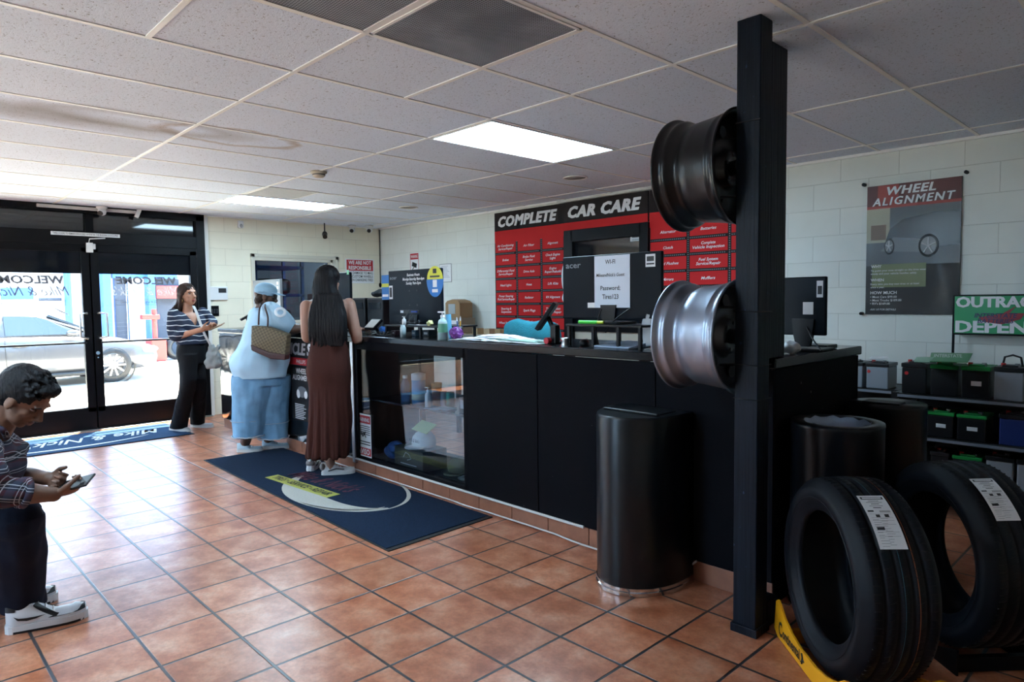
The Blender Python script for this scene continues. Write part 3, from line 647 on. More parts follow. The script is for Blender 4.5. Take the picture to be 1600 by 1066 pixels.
A2 = ['Alternator', 'Clutch', 'Fluid Flushes', 'Mirrors', 'Struts', 'Tires', 'Windows', '']; B2 = ['Batteries', 'Complete\nVehicle Inspection', 'Fuel System\nService/Repair', 'Mufflers', 'Shocks', 'Tune Up', 'Wipers', '']; C2 = ['Belts', 'Diagnostics', 'Emissions\nGaskets', 'Shocks', 'Starter', 'Timing Belt', '', '']
panel('service_board', 'red service board panel with Alternator, Clutch and Mufflers right of the doorway', -3.775, -2.50, .90, z1, 'CENTER', (A2, B2, C2), ((-3.76, -3.37), (-3.335, -2.96), (-2.925, -2.56)), 2.035, .002, None, -3.26, .86)
b = MB(); b.box((-4.95, YW-.035, z1+.005), (-3.30, YW, z1+.03), bev=.003); b.build('cable_trunking', mat('trunk_white', (.6, .6, .58), .5), label='white cable trunking above the red service board', cat='trunking')
# ================================================================ wheel alignment poster in clear pockets
def L(x, y): return ony(x, y, YW-.02)
wp = thing('alignment_poster', 'large WHEEL ALIGNMENT price poster under a clear sheet on the block wall', 'poster', (-1.53, YW-.02, 1.22))
x0, x1, zz0, zz1 = -1.835, -1.245, 1.215, 2.13
x0, x1 = L(1353, 400).x, L(1500, 400).x; zz0, zz1 = 1.215, 2.165
y = YW-.012; W0 = x1-x0
b = MB(); b.box((x0, y, zz0), (x1, YW-.004, zz1), 0)
b.box((x0, y-.001, zz1-.155), (x1, y, zz1), 1); b.box((x0+W0*.12, y-.0014, zz1-.155), (x0+W0*.35, y, zz1-.002), 2); b.box((x0, y-.0014, zz1-.17), (x1, y, zz1-.150), 2)
b.box((x0, y-.001, zz0+.36), (x1, y, zz1-.17), 3)                                  # photo area
b.box((x0, y-.0013, zz1-.42), (x0+W0*.26, y, zz1-.17), 4)                          # pale yard at left
b.box((x0+W0*.05, y-.0016, zz1-.40), (x0+W0*.22, y, zz1-.29), 5)
b.box((x0+W0*.07, y-.0016, zz0+.20), (x0+W0*.66, y, zz0+.37), 6)
# generic car front in the photo: dark body, wheel, grille
b.prism([(.20, .36), (.26, .55), (.40, .66), (.75, .72), (1, .70), (1, .34), (.62, .30)], (x0, y-.0018, zz0+.28), X*W0, Z*.62, Y*.001, 7)
b.prism([(.16, .30), (.6, .27), (.62, .42), (.3, .46)], (x0, y-.0022, zz0+.28), X*W0, Z*.62, Y*.001, 8)
for cx_, cz_, rx_, rz_ in ((.26, .52, .045, .075), (.68, .50, .085, .105)):
    c0 = V((x0+W0*cx_, y-.003, zz0+.28+cz_*.42)); b.ell(c0, rx_*W0*1.25, .0015, rz_*.62*1.25, n=20, mi=0); b.ell(c0-Y*.001, rx_*W0, .0015, rz_*.62, n=20, mi=9)
    for k in range(5):
        a_ = 2*PI*k/5+.3; dd = V((math.cos(a_)*rx_*W0, 0, math.sin(a_)*rz_*.62)); b.tube([c0-Y*.0025, c0-Y*.0025+dd*.9], .006, 5, 10)
b.build('print', [BLK, mat('pst_maroon', (.10, .012, .012), .4), mat('pst_red', (.34, .03, .02), .4), mat('pst_photo', (.06, .07, .08), .3), mat('pst_yard', (.36, .34, .24), .4), mat('pst_brick', (.16, .09, .05), .5), mat('pst_olive', (.17, .20, .09), .4), mat('pst_car', (.015, .018, .022), .2), mat('pst_grey', (.13, .14, .15), .3), mat('pst_wheel', (.20, .21, .22), .3), mat('pst_spoke', (.5, .5, .52), .3)], wp)
t = MB(); t.text('WHEEL', ((x0+x1)/2-.01, y-.003, zz1-.075), X, Z, .31, .058, 0, shear=.22, bold=.01, spacing=1.12, heavy=.05); t.text('ALIGNMENT', ((x0+x1)/2, y-.003, zz1-.148), X, Z, .53, .056, 0, shear=.22, bold=.01, spacing=1.22, heavy=.028); t.build('heading', W_, wp)
t = MB(); xl = x0+.035
for s_, z_, h_ in (('WHY', .345, .021), ('To point your tires straight so the tires wear', .318, .014), ('evenly and your vehicle handles safely.', .295, .014), ('WHEN', .245, .021), ('Every time you buy new tires or at least', .218, .014), ('once a year.', .195, .014), ('HOW MUCH', .150, .022), ('• Most Cars $99.00', .122, .016), ('• Most Trucks $109.00', .097, .016), ('• RV\'s $169.00', .072, .016), ('ASK US FOR DETAILS', .030, .013)):
    t.text(s_, (xl, y-.003, zz0+z_), X, Z, None, h_, 0, align='LEFT', bold=.015 if h_ > .018 else .004, shear=.2 if 'ASK' in s_ else 0)
t.build('price_text', W_, wp)
cs = MB(); n = 14
def bow(u_, v_): return YW-.022-.012*math.sin(u_*9+v_*3)*abs(math.sin(v_*4))
px0, px1, pz0, pz1 = x0-.03, x1+.05, zz0-.02, zz1+.05
vs = [(px0+(px1-px0)*i/n, bow(i/n, j/n), pz0+(pz1-pz0)*j/n) for j in range(n+1) for i in range(n+1)]
cs.add(vs, [(j*(n+1)+i, j*(n+1)+i+1, (j+1)*(n+1)+i+1, (j+1)*(n+1)+i) for j in range(n) for i in range(n)], 0, True)
cs.build('clear_sheet', glass_mat('clear_sheet', (.97, .98, .98), .15, .12), wp, label='clear wavy plastic sheet')
for px_, py_ in ((1350, 289), (1510, 269), (1346, 490)):
    p = L(px_, py_); MB().cyl((p.x, YW, p.z), (p.x, YW-.035, p.z), .012, n=14).build('stud', blackm, wp)
# interstate sign on its post
bs = thing('battery_sign', 'green sign with white OUTRAGEOUSLY DEPENDABLE lettering standing over the battery rack', 'sign', (-.7, 5.30, .7))
YS = 5.38; a = ony(1489, 461, YS); c_ = ony(1489, 523, YS); x0 = a.x; x1 = x0+.86; z0, z1_ = c_.z, a.z
GRN = mat('battery_green', (.012, .24, .050), .35); GRS = mat('sign_green', (.015, .30, .10), .4)
b = MB(); b.box((x0, YS, z0), (x1, YS+.03, z1_), 0, bev=.004); b.box((x0+.012, YS-.001, z0+.012), (x1-.012, YS, z1_-.010), 1); b.build('board', [blackm, GRS], bs)
t = MB(); t.text('OUTRAGEOUSLY', (x0+.022, YS-.002, z1_-.083), X, Z, .80, .068, 0, bold=.02, align='LEFT', heavy=.04); t.text('DEPENDABLE', (x0+.022, YS-.002, z0+.02), X, Z, .80, .075, 0, bold=.02, align='LEFT', heavy=.04)
t.build('lettering', W_, bs)
t = MB(); t.prism([(.14, .10), (.27, .125), (.345, .175), (.31, .13), (.39, .128), (.37, .09), (.27, .055), (.17, .07)], (x0+.01, YS-.004, z0+.02), X, Z, Y*.002, 0)
t.text('INTERSTATE', (x0+.245, YS-.0052, z0+.118), X, Z, .235, .030, 1, shear=.2, bold=.02); t.text('BATTERIES', (x0+.245, YS-.0052, z0+.083), X, Z, .20, .028, 1, shear=.2, bold=.02); t.build('emblem', [mat('emb_red', (.35, .03, .04), .4), mat('emb_navy', (.03, .03, .10), .4)], bs)
MB().box((x0-.002, YS+.01, .62), (x0+.012, YS+.022, z1_-.02)).build('post', blackm, bs)
MB().box((x1-.012, YS+.01, .62), (x1+.002, YS+.022, z1_-.02)).build('post', blackm, bs)
MB().box((x0-.002, YS+.02, z0+.01), (x0+.20, YW, z0+.03)).build('bracket', blackm, bs)
# ================================================================ small things on the door wall and corner
def wallbox(name, label, cat, x0, y0, x1, y1, m, dx=.03, bev=.006, extra=None):
    a = onx(x0, y0, XD); c_ = onx(x1, y1, XD); t = thing(name, label, cat, (XD, (a.y+c_.y)/2, min(a.z, c_.z)))
    MB().box((XD, a.y, min(a.z, c_.z)), (XD+dx, c_.y, max(a.z, c_.z)), bev=bev).build('housing', m, t); return t, a, c_
t, a, c_ = wallbox('alarm_keypad', 'white alarm keypad with dark display on the wall beside the doors', 'keypad', 326, 448, 355, 469, mat('plastic_white', (.68, .68, .68), .4))
MB().box((XD+.029, a.y+.12*(c_.y-a.y)*4, a.z-.075), (XD+.033, c_.y-.02, a.z-.02)).build('display', BLK, t)
t, a, c_ = wallbox('light_switch', 'black triple light switch plate below the alarm keypad', 'switch', 327, 478, 342, 494, blackm, .012, .003)
for i in range(3):
    yy = a.y+(c_.y-a.y)*(.22+.28*i); MB().box((XD+.011, yy-.010, a.z-.095), (XD+.022, yy+.010, a.z-.04), bev=.002).build('rocker', mat('rocker', (.03, .03, .035), .3), t)
t, a, c_ = wallbox('motion_sensor', 'small white motion sensor high on the wall between doors and window', 'sensor', 370, 345, 379, 357, MATS['plastic_white'], .05, .012)
MB().ell((XD+.05, (a.y+c_.y)/2, (a.z+c_.z)/2-.02), .008, .02, .025).build('lens', mat('lens_grey', (.35, .35, .35), .3), t)
# hanging black camera/alarm light
p = onx(507, 352, XD+.12); t = thing('ceiling_camera', 'black camera hanging on a short rod in front of the pass-through window wall', 'camera', (p.x, p.y, CZ-.2))
MB().cyl((p.x, p.y, CZ), (p.x, p.y, CZ-.12), .008, n=10).build('rod', blackm, t)
b = MB(); b.ell((p.x, p.y, CZ-.15), .035, .035, .045); b.cyl((p.x, p.y, CZ-.15), (p.x+.06, p.y-.03, CZ-.19), .028, .03); b.build('head', mat('cam_dark', (.03, .025, .02), .3), t)
# white dome cameras
def dome(px_, py_, label):
    p = onz(px_, py_, CZ); p = V((max(p.x, XD+.12), p.y, CZ)); t = thing('security_camera', label, 'camera', (p.x, p.y, CZ-.1)); b = MB()
    b.lathe([(0, -.001), (.052, -.001), (.055, -.02), (.045, -.035), (.03, -.04)], (p.x, p.y, CZ), Z, 24); b.build('mount', MATS['plastic_white'], t)
    b = MB(); b.ell((p.x, p.y, CZ-.062), .042, .042, .042, n=20); b.build('ball', MATS['plastic_white'], t)
    dv = V((.6, -.55, -.45)).normalized(); c0 = V((p.x, p.y, CZ-.062)) + dv*.034
    MB().cyl(c0-dv*.01, c0+dv*.012, .026, n=20).build('lens', BLK, t); return t
dome(152, 325, 'white ceiling camera above the middle of the glass doors')
dome(550, 352, 'left of the two white ceiling cameras in the far corner')
dome(577, 352, 'right of the two white ceiling cameras in the far corner')
a = onx(57, 318, XD+.06); c_ = onx(212, 330, XD+.06)
MB().box((XD+.036, a.y, 2.372), (XD+.07, c_.y, 2.405), bev=.004).build('cable_trunking', MATS['trunk_white'], label='white trunking over the glass doors under the ceiling', cat='trunking')
p = onx(215, 332, XD+.08); b = MB(); b.obox((XD+.09, p.y, 2.375), V((.012, 0, 0)), V((0, .02, -.008)), V((0, .02, .05)), 0, .004); b.build('door_contact', MATS['plastic_white'], label='slanted white contact at the right end of the door trunking', cat='contact')
t = thing('door_sensor', 'white contact sensor on top of the meeting doors', 'sensor', (XD+.03, 1.8, 1.95))
MB().box((XD+.022, 1.765, 1.925), (XD+.05, 1.83, 2.03), bev=.004).build('housing', MATS['plastic_white'], t); MB().box((XD+.022, 1.83, 1.96), (XD+.04, 1.855, 2.02), bev=.003).build('magnet', MATS['plastic_white'], t)
MB().tube([(XD+.04, 1.79, 2.02), (XD+.045, 1.80, 2.07), (XD+.035, 1.95, 2.085)], .006, 6).build('wire', MATS['plastic_white'], t)
b = MB(); a = onx(79, 362, XD+.03); c_ = onx(187, 367, XD+.03); b.box((XD+.031, a.y, 2.098), (XD+.034, c_.y, 2.134), 0); b.text('THESE DOORS TO REMAIN UNLOCKED WHENEVER THE BUILDING IS OCCUPIED', (XD+.0345, (a.y+c_.y)/2, 2.108), V((0, 1, 0)), Z, (c_.y-a.y)*.95, .019, 1, bold=.01)
b.build('door_sign', [W_, BLK], label='narrow white sign strip across the top of the doors', cat='sign')
# sign on the right of the window
b = MB(); a = onx(540, 405, XD+.01); c_ = onx(585, 443, XD+.01); y0, y1 = a.y, c_.y; zt, zb = 1.965, 1.625; b.box((XD, y0, zb), (XD+.006, y1, zt), 0); b.box((XD+.006, y0+.015, zt-.165), (XD+.007, y1-.015, zt-.012), 1)
yc = (y0+y1)/2
for i, (s_, z_, h_, mi) in enumerate((('WE ARE NOT', zt-.075, .050, 0), ('RESPONSIBLE', zt-.148, .050, 0), ('FOR DAMAGE TO MAG', zt-.212, .036, 2), ('OR CUSTOM WHEELS', zt-.262, .036, 2), ('WHEN CHANGING TIRES', zt-.312, .036, 2))):
    b.text(s_, (XD+.0076, yc, z_), V((0, 1, 0)), Z, (y1-y0)*(.80 if mi == 0 else .9), h_, mi, bold=.025 if mi == 0 else .01)
b.build('disclaimer_sign', [W_, RED, BLK], label='red and white WE ARE NOT RESPONSIBLE sign right of the pass-through window', cat='sign')
b = MB(); p = onx(585, 352, XD+.03); b.tube([(XD+.012, YW-.02, CZ-.02), (XD+.012, YW-.022, 1.62)], .006, 6); b.ell((XD+.02, YW-.03, 1.60), .02, .02, .035); b.build('hanging_cable', blackm, label='dark cable running down the corner of the room', cat='cable')
# signs on the service wall
YN = YW
b = MB(); a = ony(641, 397, YN); c_ = ony(655, 430, YN); b.box((a.x, YN-.004, 1.72), (c_.x, YN, 2.02), 0); b.box((a.x+.005, YN-.005, 1.93), (c_.x-.005, YN-.004, 2.01), 1); b.text('WARNING', ((a.x+c_.x)/2, YN-.006, 1.95), X, Z, (c_.x-a.x)*.8, .04, 0, bold=.02)
b.box((a.x, YN-.0045, 1.72), (a.x+.008, YN-.004, 1.93), 1); b.box((c_.x-.008, YN-.0045, 1.72), (c_.x, YN-.004, 1.93), 1); b.obox((a.x*.5+c_.x*.5, YN-.006, 1.855), V((.05, 0, -.015)), V((0, .002, 0)), V((.008, 0, .028)), 2); b.tube([(a.x+.04, YN-.006, 1.76), (a.x+.06, YN-.006, 1.80), (a.x+.10, YN-.006, 1.83)], .006, 5, 2)
b.build('warning_sign', [W_, RED, BLK], label='red and white WARNING sign with a camera picture on the far wall', cat='sign')
b = MB(); a = ony(687, 413, YN); c_ = ony(706, 441, YN); b.box((a.x, YN-.004, c_.z), (c_.x, YN, a.z), 1, bev=.0); b.box((a.x+.008, YN-.005, c_.z+.008), (c_.x-.008, YN-.004, a.z-.008), 0); glyph_lines(b, a.x+.04, c_.x-.03, a.z-.035, 9, .018, YN-.0056, 2)
b.build('framed_notice', [W_, mat('frame_grey', (.25, .25, .26), .4), mat('ink_pale', (.45, .45, .5), .5)], label='framed white printed notice on the far wall right of the warning sign', cat='notice')
# ================================================================ ceiling fittings
lit = mat('light_diffuser', (.9, .9, .9), .5, emit=(.55, .80, 1.0), es=13.0)
def troffer(x0, y0, x1, y1, label):
    t = thing('ceiling_light', label, 'light', ((x0+x1)/2, (y0+y1)/2, CZ-.012)); f = MB(); w = .012
    for a_, c_ in (((x0, y0), (x1, y0+w)), ((x0, y1-w), (x1, y1)), ((x0, y0), (x0+w, y1)), ((x1-w, y0), (x1, y1))): f.box((*a_, CZ-.009), (*c_, CZ-.0005))
    f.build('frame', tb, t); MB().box((x0+w, y0+w, CZ-.006), (x1-w, y1-w, CZ-.0015)).build('diffuser', lit, t); return t
troffer(UX-UU+.012, UV+4*UU+.012, UX-.012, UV+6*UU-.04, 'bright ceiling light panel above the service counter')
troffer(-7.21, 2.71, -6.63, 3.88, 'bright ceiling light panel farther away near the pass-through window')
troffer(-6.05, -.9, -5.45, .33, 'ceiling light panel in the entry half of the room, outside the photo')
troffer(-2.95, -.95, -2.40, .24, 'added fill light panel on the ceiling, unseen above and left of the photographer')  # added out of view as fill, to raise the room's ambient light
m = bpy.data.materials.new('perforated_metal'); m.use_nodes = True; q = NT(m); g = q.add('ShaderNodeNewGeometry'); sp = q.add('ShaderNodeSeparateXYZ'); q.link(g.outputs['Position'], sp.inputs[0])
hx = q.math('FRACT', q.math('MULTIPLY', sp.outputs[0], 95)); hy = q.math('FRACT', q.math('MULTIPLY', sp.outputs[1], 95))
dx = q.math('SUBTRACT', hx, .5); dy = q.math('SUBTRACT', hy, .5); rr = q.math('SQRT', q.math('ADD', q.math('MULTIPLY', dx, dx), q.math('MULTIPLY', dy, dy)))
q.link(q.mix(q.math('GREATER_THAN', rr, .34), (.02, .022, .025), q.ramp(q.noise(g.outputs['Position'], 4, 3), [(.35, (.24, .26, .30)), (.65, (.40, .43, .49))])), q.b.inputs['Base Color']); q.b.inputs['Roughness'].default_value = .55; q.b.inputs['Metallic'].default_value = .2
perf = m
def vent(x0, y0, x1, y1, label, mt=None):
    t = thing('ceiling_vent', label, 'vent', ((x0+x1)/2, (y0+y1)/2, CZ-.01)); f = MB(); w = .014
    for a_, c_ in (((x0, y0), (x1, y0+w)), ((x0, y1-w), (x1, y1)), ((x0, y0), (x0+w, y1)), ((x1-w, y0), (x1, y1))): f.box((*a_, CZ-.008), (*c_, CZ-.0005))
    f.build('frame', tb, t); MB().box((x0+w, y0+w, CZ-.0055), (x1-w, y1-w, CZ-.0015)).build('grille', mt or perf, t)
vent(UX+UU+.011, UV+2*UU+.011, UX+2*UU-.011, UV+3*UU-.011, 'square perforated grey ceiling vent nearer the counter')
vent(UX+UU+.011, UV+1*UU+.011, UX+2*UU-.011, UV+2*UU-.011, 'square perforated grey ceiling vent cut by the top of the photo')
vent(-6.57, 2.73, -6.02, 3.24, 'small pale ceiling vent beside the farther light panel', mat('pale_grille', (.52, .54, .56), .6, var=.15))
for px_, py_, lb in ((899, 277, 'round ceiling speaker in front of the red service board'), (638, 323.5, 'round ceiling speaker farther away towards the corner')):
    p = onz(px_, py_, CZ); t = thing('ceiling_speaker', lb, 'speaker', (p.x, p.y, CZ-.012)); MB().lathe([(.085, 0), (.105, -.002), (.11, -.008), (.10, -.012), (.09, -.008)], (p.x, p.y, CZ), Z, 32).build('ring', tb, t); MB().lathe([(0, -.0045), (.092, -.0045), (.092, -.001)], (p.x, p.y, CZ), Z, 32).build('grille', mat('speaker_grille', (.33, .33, .33), .7), t)
p = onz(498, 268, CZ); t = thing('smoke_detector', 'small beige smoke detector on the ceiling', 'detector', (p.x, p.y, CZ-.05)); MB().lathe([(0, 0), (.065, 0), (.066, -.012), (.05, -.02), (.05, -.035), (.035, -.048), (0, -.05)], (p.x, p.y, CZ), Z, 24).build('housing', mat('detector_beige', (.48, .42, .34), .5), t)
MB().lathe([(.051, -.024), (.0515, -.03), (.046, -.036)], (p.x, p.y, CZ), Z, 24).build('slots', BLK, t)
# ================================================================ floor mats
MN = mat('mat_navy', (.010, .022, .048), .95, var=.35, vscale=70, bump=.6, bscale=220, spec=.1); RUB = mat('rubber_black', (.012, .012, .014), .7)
MC = mat('mat_cream', (.42, .41, .37), .95, var=.2, vscale=90, spec=.1); MY = mat('mat_yellow', (.40, .40, .10), .95, var=.2, vscale=90, spec=.1); MP = mat('mat_plum', (.10, .04, .06), .95, var=.3, vscale=90, spec=.1)
def crescent(mb, c, ax, ay, R, a0, a1, w0, w1, mi, z=.0115, n=40, asp=.5):
    up = []; dn = []
    for i in range(n+1):
        t = a0+(a1-a0)*i/n; w = w0+(w1-w0)*math.sin(PI*i/n)
        for lst, r in ((up, R), (dn, R-w)):
            p = V(c) + V(ax)*(r*math.cos(t)) + V(ay)*((R*asp-(R-r))*math.sin(t)); lst.append(V((p.x, p.y, z)))
    mb.add(up+dn, [(i, i+1, n+1+i+1, n+1+i) for i in range(n)], mi)
mt = thing('floor_mat', 'long dark navy logo mat on the tiles in front of the counter', 'mat', (-4.6, 2.4, 0))
q1, q2, q3, q4 = onz(318, 720, 0), onz(607, 863, 0), onz(776, 807, 0), onz(452, 688, 0)
q4 = V((q1.x+.02, 2.77, 0)); q3 = V((q3.x, 2.775, 0))
def slab(pts, h, mi, mb, inset=0):
    c = sum((V(p) for p in pts), V((0,0,0)))/len(pts); P_ = [V(p)+(c-V(p)).normalized()*inset for p in pts]; n = len(P_)
    mb.add([V((p.x, p.y, .001)) for p in P_]+[V((p.x, p.y, h)) for p in P_], [tuple(range(n))[::-1], tuple(range(n, 2*n))]+[(i, (i+1) % n, n+(i+1) % n, n+i) for i in range(n)], mi)
b = MB(); slab((q1, q2, q3, q4), .006, 0, b); b.build('rubber_edge', RUB, mt)
b = MB(); slab((q1, q2, q3, q4), .0105, 0, b, .035); b.build('pile', MN, mt)
b = MB(); c = onz(525, 765, 0)
A1 = onz(436, 775, .0115); A2 = onz(615, 762, .0115)
cc = (A1+A2)/2
crescent(b, cc+V((0,.06,0)), X, Y, .61, PI*1.02, PI*1.98, .03, .19, 0, asp=.62); crescent(b, cc+V((0,.06,0)), X, Y, .61, PI*-.02, PI*.42, .012, .03, 0, asp=.62); crescent(b, cc+V((0,.035,0)), X, Y, .555, PI*1.55, PI*2.0, .01, .02, 0, asp=.62)
yb = [onz(425, 746, .0125), onz(432, 743, .0125), onz(519, 774, .0125), onz(500, 777, .0125)]
o_ = onz(424, 744, .0122); e_ = onz(521, 775, .0122); ax = (e_-o_).normalized(); ay = V((-ax.y, ax.x, 0)); Ln = (e_-o_).length
b.add([o_-ay*.055, e_-ay*.055, e_+ay*.055, o_+ay*.055], [(0, 1, 2, 3)], 1)
b.text('TIRES • SERVICE • REPAIR', (o_+e_)/2-ay*.026+Z*.001, ax, ay, Ln*.9, .062, 3, bold=.02)
b.text("Mike & Nick's", (o_+e_)/2+ay*.10+ax*.04+Z*.001, ax, ay, Ln*.95, .17, 2, shear=.45, bold=.01)
b.build('logo', [MC, MY, MP, RUB], mt)
mt2 = thing('floor_mat', 'blue logo mat lying inside the glass entrance doors', 'mat', (-7.8, 1.4, 0))
MB2 = mat('mat_blue', (.018, .050, .115), .9, var=.3, vscale=70, bump=.6, bscale=220, spec=.15)
r1, r2 = onz(12, 716, 0), onz(312, 677, 0); pts = [V((-7.36, -.55, 0)), V((-7.34, 2.44, 0)), V((-8.24, 2.44, 0)), V((-8.26, -.55, 0))]
b = MB(); slab(pts, .006, 0, b); b.build('rubber_edge', RUB, mt2); b = MB(); slab(pts, .0105, 0, b, .03); b.build('pile', MB2, mt2)
b = MB(); MC2 = mat('mat_pale', (.55, .56, .56), .9); xc = -7.80
b.text("Mike & Nick's", (-7.93, 1.62, .0122), V((0, -1, 0)), V((1, 0, 0)), 1.25, .24, 0, shear=.45, bold=.012, th=0)
for k in range(3): crescent(b, (xc, 1.25, 0), V((0, 1, 0)), V((1, 0, 0)), .66-.055*k, PI*1.02, PI*1.35, .008, .03, 0, asp=.5)
crescent(b, (xc+.02, 1.35, 0), V((0, 1, 0)), V((1, 0, 0)), .80, PI*.12, PI*.82, .004, .05, 0, asp=.42)
b.build('logo', MC2, mt2)
# ================================================================ black wooden pillar of two posts
m = bpy.data.materials.new('black_painted_wood'); m.use_nodes = True; q = NT(m); g = q.add('ShaderNodeNewGeometry'); sp = q.add('ShaderNodeSeparateXYZ'); q.link(g.outputs['Position'], sp.inputs[0])
cb = q.add('ShaderNodeCombineXYZ'); [q.link(q.math('MULTIPLY', sp.outputs[i], k), cb.inputs[i]) for i, k in ((0, 70), (1, 70), (2, 1.2))]
gr = q.noise(cb.outputs[0], 1.6, 3, .6); sk = q.noise(g.outputs['Position'], 38, 2, .3)
col = q.mix(1.0, q.ramp(gr, [(.35, (.0018, .0036, .008)), (.65, (.005, .009, .018))]), q.ramp(sk, [(.76, (1, 1, 1)), (.80, (6, 6, 6))]), 'MULTIPLY')
q.link(col, q.b.inputs['Base Color']); q.b.inputs['Roughness'].default_value = .42; q.b.inputs['Specular IOR Level'].default_value = .16; q.bump(gr, .6, .004); wood = m
pl = thing('support_pillar', 'tall black wooden pillar of two posts at the counter end', 'pillar', (-1.27, 2.54, 0))
MB().box((-1.317, 2.492, .0), (-1.220, 2.590, CZ-.001), bev=.004).build('post', wood, pl, label='front post')
MB().box((-1.415, 2.80-.012, TC+.001), (-1.315, 2.937, CZ-.001), bev=.004).build('post', wood, pl, label='rear post standing on the counter')
MB().box((-1.325, 2.484, 0), (-1.212, 2.598, .035), bev=.003).build('post_shoe', wood, pl)
MB().box((-1.30, 2.60, 0), (-1.225, 2.70, .11), bev=.003).build('floor_block', wood, pl)
b = MB(); b.tube([(-1.318, 2.49, 2.03), (-1.219, 2.49, 2.03)], .002, 5); 
for z in (1.30, 1.09, .955): b.tube([(-1.325, 2.62, z), (-1.32, 2.489, z), (-1.217, 2.489, z-.003), (-1.217, 2.60, z-.003)], .0022, 5)
b.build('tie_wire', BLK, pl)
# ================================================================ display rims
def rim(label, z, col_m, disc_m, spokes):
    xr = -1.33; x0 = xr-.28; yc = 2.572; t = thing('wheel_rim', label, 'rim', (xr-.14, yc, z)); c = (x0, yc, z); R = .235
    out = [(R-.006, .002), (R, 0), (R+.001, .006), (R-.004, .012), (R-.014, .016), (R-.017, .040), (R-.013, .048), (R-.020, .056), (R-.042, .075), (R-.044, .098), (R-.030, .112), (R-.026, .15), (R-.017, .225), (R-.014, .232), (R-.017, .238), (R-.015, .262), (R-.004, .268), (R+.001, .274), (R, .280), (R-.006, .279)]
    inn = [(r-.007, h) for r, h in out[::-1]]; inn[0] = (R-.009, .277); inn[-1] = (R-.009, .004)
    b = MB(); b.lathe(out+inn+[out[0]], c, X, 72); b.build('barrel', col_m, t)
    b = MB(); b.lathe([(R-.025, .205), (R-.03, .225), (.10, .20), (.075, .205), (.072, .235), (.045, .238), (.035, .232), (.03, .23), (0, .23), (0, .215), (.06, .19), (R-.03, .195)], c, X, 48); b.build('disc', disc_m, t)
    for k in range(spokes):
        a = 2*PI*k/spokes+.3; p = V(c)+X*.238+Y*(.055*math.cos(a))+Z*(.055*math.sin(a)); MB().cyl(p-X*.01, p+X*.006, .008, n=12).build('lug_nut', mat('lug_grey', (.12, .12, .13), .3, .8), t)
        p = V(c)+X*.222+Y*(.15*math.cos(a+.4))+Z*(.15*math.sin(a+.4)); MB().cyl(p-X*.02, p+X*.002, .025, n=16).build('vent_hole', BLK, t)
    MB().cyl((xr-.05, yc, z), (xr+.011, yc-.03, z), .03, n=16).build('hub_mount', BLK, t)
    for dz in (.12, -.115): MB().cyl((xr-.07, yc-.05, z+dz), (xr+.012, 2.585, z+dz), .005, n=8).build('mounting_rod', BLK, t)
    return t
al = mat('rim_silver', (.30, .34, .42), .36, .85, coat=.3); bk = mat('rim_black', (.004, .004, .005), .28, spec=.4)
r1_ = rim('silver alloy wheel rim mounted on the pillar below the black one', 1.195, al, mat('rim_inner_grey', (.08, .085, .095), .35, .8), 6)
p = ony(1103, 603, 2.55); b = MB(); a_ = math.radians(-62)
for s_ in (-.012, .012):
    cc_ = V((-1.455+s_, 2.572+.2125*math.cos(a_), 1.195+.2125*math.sin(a_))); b.obox(cc_+V((0, math.cos(a_), math.sin(a_)))*.001, X*.009, V((0, -math.sin(a_), math.cos(a_)))*.010, V((0, math.cos(a_), math.sin(a_)))*.001)
b.build('green_label', mat('label_green', (.02, .40, .16), .5), r1_)
rim('glossy black wheel rim mounted high on the pillar above the silver one', 1.875, bk, bk, 5)
# ================================================================ waste bins
binm = mat('bin_black', (.003, .004, .006), .30, spec=.4); chr_ = mat('chrome', (.62, .63, .66), .12, 1.0)
def halfbin(label, cx, cy, hw, dp, H, ang=0):
    t = thing('waste_bin', label, 'bin', (cx, cy, 0)); n = 28
    def ring(z, k=1.0, kb=0):
        pts = [V((cx+hw*k*math.cos(PI+PI*i/n), cy-.10-(dp-.10)*k*math.sin(PI*i/n), z)) for i in range(n+1)] + [V((cx+hw*k, cy-kb, z)), V((cx-hw*k, cy-kb, z))]
        return pts
    b = MB(); b.rings([ring(.036), ring(H-.015), ring(H-.004, .99), ring(H, .97)], cap=True, sm=False); o = b.build('body', binm, t)
    for pz in o.data.polygons: pz.use_smooth = abs(pz.normal.z) < .3 and pz.normal.y < .05
    b = MB(); b.rings([ring(.002, .985), ring(.003, 1.03), ring(.020, 1.03), ring(.024, 1.01), ring(.038, 1.012), ring(.040, .99)], sm=False); b.build('chrome_base', chr_, t)
    b = MB(); b.box((cx-hw*.75, cy-dp*.62, H), (cx+hw*.75, cy-dp*.55, H+.012), bev=.004); b.box((cx-hw*.70, cy-dp*.56, H-.002), (cx+hw*.70, cy-dp*.15, H+.005), bev=.003); b.build('swing_lid', binm, t)
    return t
halfbin('black half-round waste bin with chrome base in front of the counter panel', -1.885, YC-.006, .205, .37, .82)
